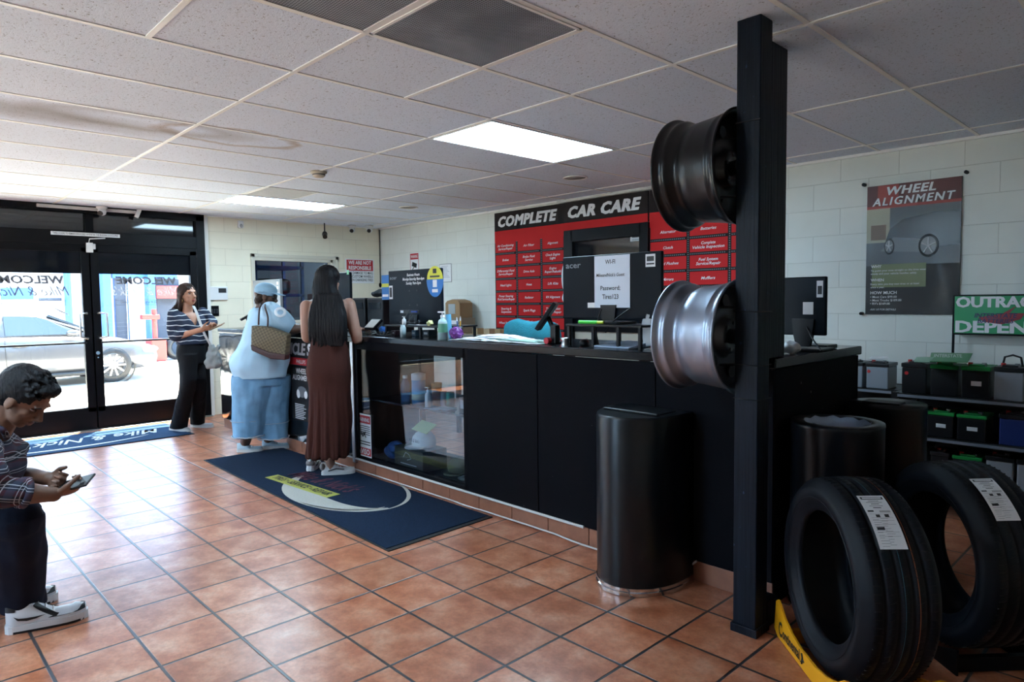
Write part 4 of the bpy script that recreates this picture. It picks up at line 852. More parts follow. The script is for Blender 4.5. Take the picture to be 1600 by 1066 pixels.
def roundbin(label, cx, cy, r, H, dark=False, bag=False):
    t = thing('waste_bin', label, 'bin', (cx, cy, 0)); m_ = binm
    b = MB(); b.lathe([(r*.96, .035), (r, .04), (r, H-.02), (r*1.01, H-.012), (r*1.0, H), (r*.74, H), (r*.72, H-.01), (r*.72, H-.12), (0, H-.12)] if bag else [(r*.96, .035), (r, .04), (r, H-.02), (r*1.01, H-.012), (r*1.0, H), (0, H+.001)], (cx, cy, 0), Z, 40); b.build('body', m_, t)
    b = MB(); b.lathe([(0, .001), (r*1.0, .001), (r*1.02, .005), (r*1.02, .03), (r*.97, .037)], (cx, cy, 0), Z, 40); b.build('chrome_base', chr_, t)
    if bag:
        b = MB(); b.lathe([(r*.715, H-.002), (r*.70, H-.02), (r*.66, H-.035), (r*.5, H-.042), (0, H-.05)], (cx, cy, 0), Z, 30)
        for i, v in enumerate(b.v): v.z += .006*math.sin(i*2.3)
        b.build('liner_bag', mat('liner_blue', (.34, .42, .55), .35, bump=.5, bscale=25), t)
    else:
        b = MB(); b.box((cx-r*.55, cy-r*.5, H), (cx+r*.45, cy+r*.05, H+.010), bev=.003); b.build('swing_lid', BLK, t)
    return t
roundbin('round black waste bin with an open top just right of the pillar', -1.105, 2.985, .183, .82, bag=True)
roundbin('closed black waste bin behind the open one beside the battery rack', -1.115, 3.67, .17, .82)
# ================================================================ tires in yellow display stands
m = bpy.data.materials.new('tread_rubber'); m.use_nodes = True; q = NT(m)
q.b.inputs['Base Color'].default_value = (.003, .004, .007, 1); q.b.inputs['Roughness'].default_value = .55; q.b.inputs['Specular IOR Level'].default_value = .22; tread = m
def tyre(name, label, c, n, R=.342, W=.245, rb=.225, labelang=62, lw=.062, lo=.0, stripes=True):
    n = V(n).normalized(); c = V(c); up = Z; side = n.cross(up).normalized()   # n: towards the visible sidewall
    t = thing(name, label, 'tire', (c.x, c.y, c.z-R)); h = W/2
    # cross-section as (r, h); tread with four circumferential grooves
    prof = [(rb, h*.72), (rb-.002, h*.80), (rb+.010, h*.86), (rb+.020, h*.88), (rb+.03, h*.965), (rb+.055, h*1.03), (rb+.075, h*1.04), (R-.035, h*.98), (R-.018, h*.90), (R-.008, h*.80)]
    gr = [h*.52, h*.18, -h*.18, -h*.52]; tr = []
    def crown(x): return R-.010*(abs(x)/h)**2.6
    xs = [h*.76]
    for g_ in gr: tr += [(crown(g_+.006), g_+.0055), (crown(g_)-.008, g_+.0035), (crown(g_)-.008, g_-.0035), (crown(g_-.006), g_-.0055)]
    tr = [(crown(h*.76), h*.76)] + tr + [(crown(h*.76), -h*.76)]
    prof = prof + tr + [(r, -x) for r, x in prof[::-1]]
    inner = [(rb, -h*.72), (rb+.006, -h*.68), (rb+.05, -h*.80), (R-.045, -h*.78), (R-.022, -h*.6), (R-.018, 0), (R-.022, h*.6), (R-.045, h*.78), (rb+.05, h*.80), (rb+.006, h*.68), (rb, h*.72)]
    b = MB(); b.lathe(prof+inner, c, n, 96, ref=side); b.build('casing', tread, t)
    # lateral sipes / blocks: small dark ribs on shoulders
    s = MB(); N = 84
    for i in range(N):
        a = 2*PI*i/N; d = side*math.cos(a)+up*math.sin(a); tg = -side*math.sin(a)+up*math.cos(a)
        for sx in (1, -1):
            s.obox(c+d*(R-.0073)+n*(sx*h*.67), n*(h*.11), tg*.0016, d*.0046)
        for sx in (.35, 0, -.35):
            s.obox(c+d*(R-.0020)+n*(sx*h), n*(h*.10)+tg*.004, tg*.0010, d*.0022)
    s.build('sipes', mat('sipe_black', (.002, .002, .003), .8), t)
    ring = MB(); 
    for rr_, hh_ in ((rb+.045, h*1.022), (R-.045, h*1.012)): ring.lathe([(rr_-.0015, hh_), (rr_, hh_+.002), (rr_+.0015, hh_)], c, n, 80, ref=side)
    ring.build('sidewall_ring', tread, t)
    if stripes:
        s = MB(); s.lathe([(crown(h*.30)+.0008, -h*.30), (crown(h*.30)+.0008, -h*.32)], c, n, 90, ref=side, mi=0); s.lathe([(crown(h*.05)+.0006, h*.05), (crown(h*.05)+.0006, h*.035)], c, n, 90, ref=side, mi=1)
        s.build('factory_stripes', [mat('stripe_orange', (.22, .06, .015), .6), mat('stripe_teal', (.02, .10, .14), .6)], t)
    # paper tread label following the curve
    lb = MB(); Wd = .086; a0, a1 = math.radians(labelang+lw*240), math.radians(labelang-lw*240); k = 24
    def lp(u_, v_, e=.0022):   # u across, v along (0 bottom .. 1 top)
        a = a0+(a1-a0)*v_; d = side*math.cos(a)+up*math.sin(a); return c+d*(R+e)+n*(lo+(.5-u_)*Wd)
    lb.add([lp(u_, j/k) for j in range(k+1) for u_ in (0, 1)], [(2*j, 2*j+1, 2*j+3, 2*j+2) for j in range(k)], 0, True)
    def patch(u0, v0, u1, v1, mi, e=.003):
        kk = max(1, int((v1-v0)*24)); lb.add([lp(u_, v0+(v1-v0)*j/kk, e) for j in range(kk+1) for u_ in (u0, u1)], [(2*j, 2*j+1, 2*j+3, 2*j+2) for j in range(kk)], mi, True)
    patch(.08, .90, .92, .96, 1); patch(.14, .915, .86, .945, 0, .0036)
    for v_, u0, u1, hh in ((.86, .3, .7, .010), (.83, .2, .8, .008), (.79, .35, .65, .012), (.75, .25, .75, .008), (.71, .35, .65, .014)): patch(u0, v_, u1, v_+hh, 1)
    patch(.08, .635, .30, .665, 1); 
    for i in range(9): patch(.52+.045*i, .62, .54+.045*i, .66, 1)
    for v_, a_, b_ in ((.52, .1, .9), (.40, .1, .9), (.30, .1, .5), (.20, .1, .9)):
        patch(a_, v_, b_, v_+.003, 1); patch(a_, v_+.07, b_, v_+.073, 1)
    patch(.30, .53, .45, .58, 1); patch(.62, .53, .78, .585, 1); patch(.14, .31, .42, .36, 1)
    for i in range(22): patch(.12+.3*(i % 2), .04+.022*i, .12+.3*(i % 2)+.15+.2*random.random(), .046+.022*i, 2)
    lb.build('paper_label', [W_, BLK, mat('ink_grey', (.25, .26, .28), .6)], t)
    return t, side
T1 = at(1333, 905, 2.38); N1 = V((math.sin(math.radians(225)), math.cos(math.radians(225)), 0)); T1.z = .372
ty1, sd1 = tyre('tire', 'big black tire nearest the camera with a white label on its tread', T1, N1, labelang=128, lo=.013, lw=.070)
T2 = at(1497, 885, 2.60); N2 = V((math.sin(math.radians(222)), math.cos(math.radians(222)), 0)); T2.z = .372
ty2, sd2 = tyre('tire', 'second black tire at the right edge behind the big labelled tire', T2, N2, labelang=128, lo=.024, lw=.062, stripes=False)
yel = mat('stand_yellow', (.80, .34, .008), .38)
def stand(label, c, n, side, flip):
    t = thing('tire_stand', label, 'stand', (c.x, c.y, 0)); n = V(n); c0 = V((c.x, c.y, .003))
    pr = [(-.29, .0), (-.325, .02), (-.31, .135), (-.290, .150), (-.265, .140), (-.215, .105), (-.15, .082), (-.06, .066), (.06, .066), (.15, .082), (.215, .105), (.265, .140), (.290, .150), (.31, .135), (.325, .02), (.29, .0)]
    for s_ in (1, -1):
        MB().prism(pr, c0+n*(s_*.150-.004), side, Z, n*.008).build('cheek', yel, t)
    for s_ in (-1, 1): MB().obox(c0+side*(s_*.235)+Z*.03, side*.012, n*.145, Z*.026, 0, .004).build('cross_bar', yel, t)
    ax = side if side.cross(Z).dot(n) > 0 else -side
    lt = MB(); lt.text('ontinental', c0+n*.1545-ax*.235+Z*.022, ax, Z, .165, .040, 0, bold=.03, align='LEFT'); lt.text('C', c0+n*.1545-ax*.275+Z*.018, ax, Z, .036, .056, 0, bold=.03, align='LEFT')
    lt.tube([c0+n*.155-ax*.050+Z*.02, c0+n*.155-ax*.044+Z*.045, c0+n*.155-ax*.052+Z*.058], .004, 5); lt.tube([c0+n*.155-ax*.060+Z*.022, c0+n*.155-ax*.040+Z*.038, c0+n*.155-ax*.032+Z*.032], .003, 5)
    lt.build('lettering', BLK, t); return t
stand('yellow tire display stand under the big black tire nearest the camera', T1, N1, sd1, 1)
def dstand(label, c, n, side):
    t = thing('tire_stand', label, 'stand', (c.x, c.y, 0)); c0 = V((c.x, c.y, .003))
    for s_ in (1, -1): MB().prism([(-.22, .0), (-.22, .095), (-.18, .08), (-.1, .05), (.1, .05), (.18, .08), (.22, .095), (.22, 0)], c0+n*(s_*.15-.004), side, Z, n*.008).build('cheek', blackm, t)
    for s_ in (-1, 1): MB().obox(c0+side*(s_*.19)+Z*.03, side*.012, n*.145, Z*.026).build('cross_bar', blackm, t)
dstand('black display stand under the second tire', T2, N2, sd2)
# ================================================================ battery racks
rk = mat('rack_black', (.010, .010, .012), .4); edge_w = mat('shelf_edge', (.24, .27, .33), .4, .3)
def rack(label, x0, x1, y0, y1, levels, H):
    t = thing('battery_rack', label, 'rack', ((x0+x1)/2, (y0+y1)/2, 0))
    for xx in (x0, x1-.03):
        for yy in (y0, y1-.03): MB().box((xx, yy, 0), (xx+.03, yy+.03, H)).build('upright', rk, t)
    MB().box((x0+.03, y1-.012, .05), (x1-.03, y1-.004, H)).build('back_panel', rk, t)
    for z in levels:
        MB().box((x0, y0+.004, z-.03), (x1, y1-.004, z)).build('shelf', rk, t); MB().box((x0+.03, y0-.004, z-.022), (x1-.03, y0+.004, z-.006)).build('shelf_lip', edge_w, t)
    return t
RY1, RY2 = 4.62, 5.02
def zat(px_, py_, y): return ony(px_, py_, y).z
lv = [zat(1500, 622, RY1), zat(1500, 690, RY1+.0), .12]
lv = [ony(1450, 618, RY1).z, ony(1450, 683, RY1).z, ony(1445, 748, RY1).z]
xa = ony(1405, 620, RY1).x; rack('black steel battery rack at the right edge under the green sign', xa-.04, xa+1.35, RY1, RY1+.42, lv, lv[0]+.004)
lv2 = [ony(1350, 607, RY2).z, ony(1380, 655+14, RY2).z, ony(1380, 733, RY2).z]
xb = ony(1322, 605, RY2).x-.15; xc_ = ony(1390, 610, RY2).x; rack('smaller black battery rack behind the waste bins', xb, xc_+.04, RY2, RY2+.40, lv2, lv2[0]+.004)
grey_b = mat('battery_grey', (.25, .28, .32), .5); redm = mat('terminal_red', (.55, .03, .03), .4); blue_b = mat('battery_blue', (.012, .03, .16), .4); cart = mat('battery_black', (.008, .008, .010), .35)
def battery(label, x, y, z, w, d, h, bodym, topm_, sticker=False, handle=False, post=None, group=None):
    t = thing('car_battery', label, 'battery', (x+w/2, y+d/2, z), group); z += .001
    MB().box((x, y, z), (x+w, y+d, z+h*.80), bev=.006).build('case', bodym, t)
    b = MB(); b.box((x-.004, y-.004, z+h*.80), (x+w+.004, y+d+.004, z+h*.93), bev=.005); b.box((x+.03, y+.02, z+h*.92), (x+w-.03, y+d*.55, z+h*.98), bev=.004); b.build('lid', topm_, t)
    for i, xx in enumerate((x+.035, x+w-.035)): MB().cyl((xx, y+.04, z+h*.92), (xx, y+.04, z+h*1.03), .012, n=12).build('terminal', (redm, mat('terminal_lead', (.3, .3, .32), .4, .7))[i], t)
    if sticker: MB().box((x+w*.35, y-.0015, z+h*.36), (x+w*.72, y, z+h*.50)).build('sticker', W_, t)
    if handle: MB().tube([(x+.02, y+d/2, z+h*.9), (x+.03, y+d/2, z+h*1.18), (x+w/2, y+d/2, z+h*1.24), (x+w-.03, y+d/2, z+h*1.18), (x+w-.02, y+d/2, z+h*.9)], .006, 8).build('handle', rk, t)
    if post: MB().cyl((x+w*post, y-.002, z+h*.62), (x+w*post, y+.01, z+h*.62), .011, n=14).build('indicator', redm if post < .5 else mat('ind_white', (.5, .5, .5), .4), t)
def bx(px_, y): return ony(px_, 640, y).x
y = RY1+.03; G = 'car batteries on the racks'
def row(z, items, y):
    for (p0, p1, h, bm_, tm_, st_, hd, po, lb) in items:
        a = bx(p0, y); c_ = bx(p1, y); battery(lb, a+.006, y, z, c_-a-.012, .19, h, bm_, tm_, st_, hd, po, G)
row(lv[0], [(1406, 1448, .20, cart, cart, 0, 0, .2, 'black car battery with a pale dot at the left end of the top shelf'), (1451, 1497, .20, cart, GRN, 0, 0, None, 'green-topped black battery without a sticker on the top shelf'), (1499, 1547, .20, cart, GRN, 1, 0, None, 'green-topped black battery with a white sticker on the top shelf'), (1550, 1600, .205, grey_b, cart, 0, 1, None, 'grey battery with a carrying handle at the right of the top shelf')], y)
row(lv[1], [(1406, 1444, .17, cart, cart, 0, 0, .2, 'black battery with a red dot at the left of the middle shelf'), (1447, 1492, .165, cart, GRN, 1, 0, None, 'left of the two green-topped batteries on the middle shelf'), (1494, 1543, .165, cart, GRN, 1, 0, None, 'right of the two green-topped batteries on the middle shelf'), (1560, 1612, .19, blue_b, cart, 0, 0, None, 'dark blue battery on the middle shelf at the right edge')], y)
row(lv[2], [(1405, 1450, .21, grey_b, cart, 0, 0, None, 'grey battery at the left end of the bottom visible shelf'), (1454, 1486, .18, cart, cart, 0, 0, .7, 'black battery right of the grey one on the lower shelf'), (1489, 1537, .175, cart, GRN, 0, 0, None, 'green-topped battery on the lower shelf'), (1541, 1588, .20, grey_b, cart, 0, 0, None, 'grey battery with a white-marked black top on the lower shelf'), (1590, 1635, .20, grey_b, cart, 0, 0, None, 'grey battery cut by the right edge on the lower shelf')], y)
y = RY2+.03
row(lv2[0], [(1290, 1320, .19, grey_b, cart, 0, 0, None, 'grey battery mostly hidden behind the counter end'), (1323, 1348, .19, grey_b, cart, 0, 0, None, 'narrower grey battery on top of the smaller rack'), (1351, 1388, .19, grey_b, cart, 0, 0, .12, 'wider grey battery with a red dot on top of the smaller rack')], y)
row(lv2[1], [(1340, 1364, .17, cart, GRN, 0, 0, None, 'green-topped battery partly hidden by the bin on the middle level of the smaller rack'), (1366, 1390, .17, cart, GRN, 0, 0, None, 'green-topped battery at the right of the middle level of the smaller rack')], y)
row(lv2[2], [(1340, 1364, .17, cart, GRN, 0, 0, None, 'green-topped battery partly hidden by the bin on the low level of the smaller rack'), (1366, 1390, .17, cart, GRN, 0, 0, None, 'green-topped battery at the right of the low level of the smaller rack')], y)
# papers / booklets on top
zt = lv[0]+.206
def booklet(label, pts, z, col_, txt=None):
    b = MB(); P_ = [onz(px_, py_, z) for px_, py_ in pts]; b.add(P_+[p+Z*.004 for p in P_], [(3, 2, 1, 0), (4, 5, 6, 7), (0, 1, 5, 4), (1, 2, 6, 5), (2, 3, 7, 6), (3, 0, 4, 7)], 0)
    if txt:
        ax = (P_[1]-P_[0]).normalized(); ay = (P_[3]-P_[0]).normalized(); b.text(txt, (P_[0]+P_[1])/2+(P_[3]-P_[0])*.45+Z*.005, ax, ay, (P_[1]-P_[0]).length*.8, (P_[3]-P_[0]).length*.35, 1, bold=.02, shear=.1, th=.0)
    b.build('booklet', [col_, W_], label=label, cat='booklet')
booklet('green and white brochure reading INTERSTATE on the battery tops', ((1452, 566), (1512, 567), (1520, 553), (1455, 552)), zt+.012, GRN, 'INTERSTATE')
booklet('pale green leaflet left of the brochure on the batteries', ((1428, 566), (1452, 567), (1460, 559), (1432, 559)), zt+.012, mat('leaf_green', (.30, .50, .36), .5))
booklet('white leaflet on the smaller rack batteries', ((1356, 562), (1390, 562), (1386, 558), (1362, 558)), lv2[0]+.20, W_)
# ================================================================ people
from mathutils import noise as mnoise
def body_mesh(mb, voxel, it=3, disp=None, fac=.5):
    me = bpy.data.meshes.new('tmp'); me.from_pydata(mb.v, [], mb.f); me.update()
    ob = bpy.data.objects.new('tmp', me); sc.collection.objects.link(ob)
    r = ob.modifiers.new('r', 'REMESH'); r.mode = 'VOXEL'; r.voxel_size = voxel
    q = ob.modifiers.new('s', 'SMOOTH'); q.factor = fac; q.iterations = it
    dg = bpy.context.evaluated_depsgraph_get(); dg.update(); ev = ob.evaluated_get(dg); m2 = ev.to_mesh()
    vs = []
    for v in m2.vertices:
        c = v.co.copy()
        if disp: c += v.normal*disp(c)
        vs.append(c)
    out = MB(); out.add(vs, [tuple(p.vertices) for p in m2.polygons], 0, True)
    ev.to_mesh_clear(); bpy.data.objects.remove(ob); bpy.data.meshes.remove(me)
    return out
def limb(mb, pts, rad, k=5, n=16):
    P_ = []; R_ = []; pp = [V(p) for p in pts]
    ex = [pp[0]*2-pp[1]]+pp+[pp[-1]*2-pp[-2]]; er = [rad[0]]+list(rad)+[rad[-1]]
    for i in range(1, len(ex)-2):
        for j in range(k):
            t = j/k; a, b_, c, d = ex[i-1:i+3]
            P_.append(.5*((2*b_)+(c-a)*t+(2*a-5*b_+4*c-d)*t*t+(3*b_-a-3*c+d)*t**3)); tt = t*t*(3-2*t); R_.append(er[i]*(1-tt)+er[i+1]*tt)
    P_.append(pp[-1]); R_.append(rad[-1]); mb.tube(P_, R_, n)
    mb.ell(pp[0], rad[0], rad[0], rad[0]); mb.ell(pp[-1], rad[-1], rad[-1], rad[-1])
def loft(mb, rings, n=28, sq=2.3):
    """rings: (centre, halfvec_a, halfvec_b); superellipse sections"""
    R_ = []
    for c, a, b_ in rings:
        r = []
        for i in range(n):
            t = 2*PI*i/n; ct, st_ = math.cos(t), math.sin(t)
            r.append(V(c)+V(a)*(math.copysign(abs(ct)**(2/sq), ct))+V(b_)*(math.copysign(abs(st_)**(2/sq), st_)))
        R_.append(r)
    mb.rings(R_)
def smooth_rings(rings, k=4):
    out = []; N = len(rings); g = lambda i, j: V(rings[max(0, min(N-1, i))][j])
    for i in range(N-1):
        for s in range(k):
            t = s/k; r = []
            for j in range(3):
                a, b_, c, d = g(i-1, j), g(i, j), g(i+1, j), g(i+2, j); r.append(.5*((2*b_)+(c-a)*t+(2*a-5*b_+4*c-d)*t*t+(3*b_-a-3*c+d)*t**3))
            out.append(tuple(r))
    out.append(tuple(V(x) for x in rings[-1])); return out
def hand(mb, w, d, n, tside, s=1.0, curl=.5, thumb_in=.3, sp=.06):
    """w wrist, d finger direction, n palm-facing direction, tside thumb side; five separate fingers"""
    w = V(w); d = V(d).normalized(); n = (V(n)-d*V(n).dot(d)).normalized(); t = (V(tside)-d*V(tside).dot(d)); t = (t-n*t.dot(n)).normalized()
    mb.ell(w+d*.048*s, .052*s, .040*s, .016*s, d, t, n); mb.ell(w+d*.005*s, .03*s, .027*s, .019*s, d, t, n)
    L_ = (.070, .078, .072, .056)
    for i in range(4):
        b0 = w+d*(.084-.004*abs(i-1.3))*s+t*(.030-.020*i)*s; a = 0; p = b0; pts = [p-d*.012*s]
        dd = (d+t*(sp*(1.5-i))).normalized()
        pts.append(p)
        for k_, fr in enumerate((.42, .32, .26)):
            a += curl*(.55, .9, .7)[k_]*(1+.12*i); p = p+(dd*math.cos(a)+n*math.sin(a))*L_[i]*fr*s; pts.append(p)
        mb.tube(pts, [.0095*s, .0092*s, .0086*s, .008*s, .0066*s], 10); mb.ell(pts[-1], .0068*s, .0068*s, .0068*s, n=8)
    b0 = w+d*.018*s+t*.024*s; d1 = (d*.62+t*.62+n*thumb_in).normalized(); d2 = (d*.85+t*.15+n*(thumb_in+.15)).normalized()
    p1 = b0+d1*.040*s; p2 = p1+d2*.032*s; p3 = p2+d2*.022*s; mb.tube([b0, p1, p2, p3], [.014*s, .0115*s, .010*s, .0075*s], 10); mb.ell(p3, .0078*s, .0078*s, .0078*s, n=8)
def headshape(mb, c, fw, up, s=1.0, male=False):
    fw = V(fw).normalized(); up = V(up).normalized(); rt = fw.cross(up).normalized()
    E = lambda f, u, r_, a, b_, d: mb.ell(c+fw*f*s+up*u*s+rt*r_*s, a*s, b_*s, d*s, fw, rt, up)
    E(-.012, .028, 0, .096, .076, .088); E(.018, -.030, 0, .066, .060, .078); E(.034, -.078, 0, .042, .040, .030); E(.052, -.090, 0, .022, .024, .018)   # cranium, face, jaw, chin
    for r_ in (-1, 1): E(.030, -.060, r_*.034, .036, .020, .030); E(.052, -.022, r_*.034, .022, .020, .018); E(-.002, -.012, r_*.074, .020, .008, .030); E(.004, -.034, r_*.071, .009, .006, .010)   # jaw sides, cheeks, ears, lobes
    E(.076, .022, 0, .014, .050, .012)    # brow
    mb.tube([c+fw*.080*s+up*.012*s, c+fw*.092*s-up*.012*s, c+fw*.104*s-up*.030*s, c+fw*.092*s-up*.042*s], [.009*s, .010*s, .0125*s, .010*s], 10)
    for r_ in (-1, 1): E(.088, -.037, r_*.012, .010, .008, .008)
    E(.082, -.060, 0, .010, .022, .0055); E(.079, -.070, 0, .010, .019, .0065)
def face_details(par, c, fw, up, s, skin_dark, lip, eyem=None):
    fw = V(fw).normalized(); up = V(up).normalized(); rt = fw.cross(up).normalized()
    for r_ in (-1, 1):
        e = MB(); ec = c+fw*.0665*s+up*.003*s+rt*r_*.031*s; e.ell(ec, .0135*s, .0135*s, .0065*s, fw, rt, up, n=14); ey = e.build('eye', eyem or mat('eye_white', (.25, .23, .22), .35), par)
        i_ = MB(); i_.ell(ec+fw*.0100*s, .005*s, .006*s, .0055*s, fw, rt, up, n=12); i_.build('iris', mat('iris_dark', (.02, .012, .01), .15), ey)
        b = MB(); b.tube([ec+fw*.019*s+up*.016*s-rt*r_*.014*s, ec+fw*.020*s+up*.021*s, ec+fw*.010*s+up*.017*s+rt*r_*.018*s], [.0025*s, .0035*s, .002*s], 6); b.build('eyebrow', skin_dark, par)
    b = MB(); b.ell(c+fw*.084*s-up*.060*s, .0085*s, .0205*s, .0045*s, fw, rt, up, n=12); b.ell(c+fw*.082*s-up*.0685*s, .0085*s, .018*s, .0055*s, fw, rt, up, n=12); b.build('lips', lip, par)
def sneaker(par, heel, toe, wide, m_up, m_sole, name='shoe', ht=.085, sole=.028, extra=None, L=.27):
    heel = V(heel); toe = V(toe); d = (toe-heel); d.z = 0; Ln = d.length; d.normalize(); t = V((-d.y, d.x, 0))
    def outline(u): # half width along 0..1
        return wide*(.62+.38*math.sin(min(1, u*1.25)*PI*.5+.0) if u < .62 else 1)*(1 if u < .72 else math.sqrt(max(0.02, 1-((u-.72)/.29)**2)))*(math.sqrt(max(.05, 1-((.10-u)/.11)**2)) if u < .10 else 1)
    N = 22
    def ring_sole(z0, z1, g):
        rr = []
        for i in range(N+1):
            u = i/N; w = outline(u)*g; p = heel+d*(Ln*(u if g <= 1 else u*1.015-.007)); rr.append([p-t*w+Z*z0, p-t*w*1.02+Z*z1, p+t*w*1.02+Z*z1, p+t*w+Z*z0])
        return rr
    zz = heel.z
    b = MB(); rs = ring_sole(0.001, sole, 1.03); b.rings(rs, sm=False); so = b.build('sole', m_sole)
    b = MB(); rg = []
    for i in range(N+1):
        u = i/N; w = outline(u)*.97; h = ht*(1.0 if u < .28 else max(.30, 1-1.15*(u-.28)/.55 if u < .85 else .42-.5*(u-.78)))
        p = heel+d*(Ln*(.01+u*.975)); tw = w*(.62 if u < .3 else .72)
        rg.append([p-t*w+Z*sole*.8, p-t*w+Z*(sole+.012), p-t*(w*.93)+Z*(sole+h*.45), p-t*tw*.85+Z*(sole+h*.85), p+Z*(sole+h), p+t*tw*.85+Z*(sole+h*.85), p+t*(w*.93)+Z*(sole+h*.45), p+t*w+Z*(sole+.012), p+t*w+Z*sole*.8])
    b.rings(rg); s_ = b.build(name, m_up, par)
    so.parent = s_; so.matrix_parent_inverse = wmat(s_).inverted()
    lc = MB()
    for k in range(4):
        u = .40+.09*k; p = heel+d*(Ln*u); h = ht*(1-1.15*(u-.28)/.55); lc.tube([p-t*wide*.42+Z*(sole+h*.80), p+Z*(sole+h+.005), p+t*wide*.42+Z*(sole+h*.80)], .0035, 6)
    lc.build('laces', W_, s_)
    return s_, d, t, Ln
def person(name_label, loc): return thing('person', name_label, 'person', loc)
def folds(a, sc_, seed=0, zs=.35):
    return lambda c: a*(mnoise.noise(V((c.x*sc_+seed, c.y*sc_, c.z*sc_*zs))) + .5*mnoise.noise(V((c.x*sc_*2.3+seed, c.y*sc_*2.3, c.z*sc_*.8))))
def hairmat(name, col):
    m = mat(name, col, .55, bump=.0, spec=.18); q = NT(m); g = q.add('ShaderNodeNewGeometry'); sp = q.add('ShaderNodeSeparateXYZ'); q.link(g.outputs['Position'], sp.inputs[0]); cb = q.add('ShaderNodeCombineXYZ')
    for i, k in ((0, 160), (1, 160), (2, 9)): q.link(q.math('MULTIPLY', sp.outputs[i], k), cb.inputs[i])
    q.bump(q.noise(cb.outputs[0], 1.0, 3), .8, .004); return m
denim = mat('denim_light', (.17, .34, .52), .85, var=.38, vscale=11, bump=.25, bscale=300)
def cloth(name, col, **k): return mat(name, col, .88, spec=.2, bump=.2, bscale=260, **k)
# ---------------------------------------------------------------- woman in a striped top by the doors
D1 = 6.95
def g1(x, y, d=0): return at(x, y, D1+d)
Fv = (CR*.80-CF*.60); Fv.z = 0; Fv.normalize(); Rv = V((Fv.y, -Fv.x, 0))
skin1 = mat('skin_warm', (.40, .19, .115), .5, var=.06, vscale=30)
w1 = person('woman in navy striped top and black trousers standing beside the glass doors', onz(297, 674, 0))
b = MB(); hc = g1(293.5, 461); hf = (CR*.86-CF*.46+Z*.10).normalized(); hr_ = hf.cross(Z).normalized(); hu = hr_.cross(hf).normalized()
headshape(b, hc, hf, hu, 1.0)
limb(b, [hc-hu*.06-hf*.015, g1(293, 484), g1(293, 494)], [.048, .048, .062])
hipL, hipR = g1(304, 552, .06), g1(294, 553, -.06)
loft(b, smooth_rings([(g1(294, 489), Rv*.10, Fv*.05), (g1(294, 495), Rv*.155, Fv*.07), (g1(295, 512), Rv*.145, Fv*.095), (g1(298, 535), Rv*.125, Fv*.09), (g1(299, 553), Rv*.13, Fv*.10), (g1(299, 566), Rv*.12, Fv*.09)]))
a1, a2 = onz(279, 674, 0), onz(309, 667.5, 0)
for h_, an in ((hipR, a1), (hipL, a2)): limb(b, [h_, (h_+an)/2+Z*.03+Fv*.01, an+Z*.09], [.072, .050, .036])
shR, shL = g1(272, 492, -.09), g1(317, 489, .10)
elR, elL = g1(273, 524, -.13), g1(333, 504, .14); wrR, wrL = g1(316, 515, -.22), g1(330, 509, -.04)
limb(b, [shR, elR, wrR], [.046, .036, .026]); limb(b, [shL, elL, wrL], [.040, .028, .025])
ph = g1(337, 511, -.20)
hand(b, wrR, (ph-wrR)+Z*.01, CF*.6+Z*.6, Z, .85, .85); hand(b, wrL, (ph-wrL)-Z*.01, Z*.8-CF*.3, CF, .80, .5, .1)
body_mesh(b, .006, 2).build('body', skin1, w1)
face_details(w1, hc, hf, hu, 1.0, mat('brow_brown', (.03, .015, .01), .7), mat('lip_rose', (.35, .08, .07), .45))
b = MB(); hm1 = hairmat('hair_brown', (.028, .013, .009))
b.ell(hc-hf*.022+hu*.040, .100, .086, .088, hf, hr_, hu, n=24); b.ell(hc-hf*.05-hu*.01, .070, .080, .10, hf, hr_, hu, n=20)
loft(b, smooth_rings([(hc-hf*.055, hr_*.075, hf*.055), (hc-hf*.07-Z*.07, hr_*.078, hf*.045), (g1(279, 484), hr_*.085, hf*.04), (g1(275.5, 497), hr_*.07, hf*.028), (g1(275, 506), hr_*.03, hf*.012)]))
for r_ in (-1, 1): limb(b, [hc+hu*.09+hf*.05, hc+hr_*r_*.078+hu*.02+hf*.012, hc+hr_*r_*.082-hu*.075-hf*.015, hc+hr_*r_*.085-hu*.15-hf*.04], [.022, .018, .020, .016])
body_mesh(b, .006, 2, lambda c: .004*mnoise.noise(V((c.x*60, c.y*60, c.z*8)))).build('hair', hm1, w1)
MB().lathe([(.016, 0), (.018, .002), (.016, .004), (.014, .002), (.016, 0)], hc-hr_*-.079-hu*.062+hf*.0, hr_, 20).build('earring', mat('gold', (.8, .55, .2), .2, 1), w1)
m = bpy.data.materials.new('navy_striped_knit'); m.use_nodes = True; q = NT(m); g = q.add('ShaderNodeNewGeometry'); sp = q.add('ShaderNodeSeparateXYZ'); q.link(g.outputs['Position'], sp.inputs[0])
zz = q.math('ADD', sp.outputs[2], q.math('MULTIPLY', q.math('SUBTRACT', q.noise(g.outputs['Position'], 7, 2), .5), .05)); fz = q.math('FRACT', q.math('DIVIDE', zz, .052))
q.link(q.mix(q.math('GREATER_THAN', fz, .86), (.012, .020, .045), (.60, .62, .64)), q.b.inputs['Base Color']); q.b.inputs['Roughness'].default_value = .9
b = MB()
loft(b, smooth_rings([(g1(294.5, 487.5), Rv*.085+V(), Fv*.055), (g1(294, 492.5), Rv*.17, Fv*.09), (g1(295, 506), Rv*.165, Fv*.12), (g1(296, 520), Rv*.15, Fv*.12), (g1(298, 531), Rv*.145, Fv*.118), (g1(299, 538), Rv*.15, Fv*.12)]))
limb(b, [shR, g1(270, 508, -.12), elR+V((0,0,-.01)), g1(284, 521, -.17)], [.062, .060, .056, .046]); limb(b, [shL, g1(326, 497, .14), elL, g1(328, 508, .03)], [.058, .054, .048, .040])
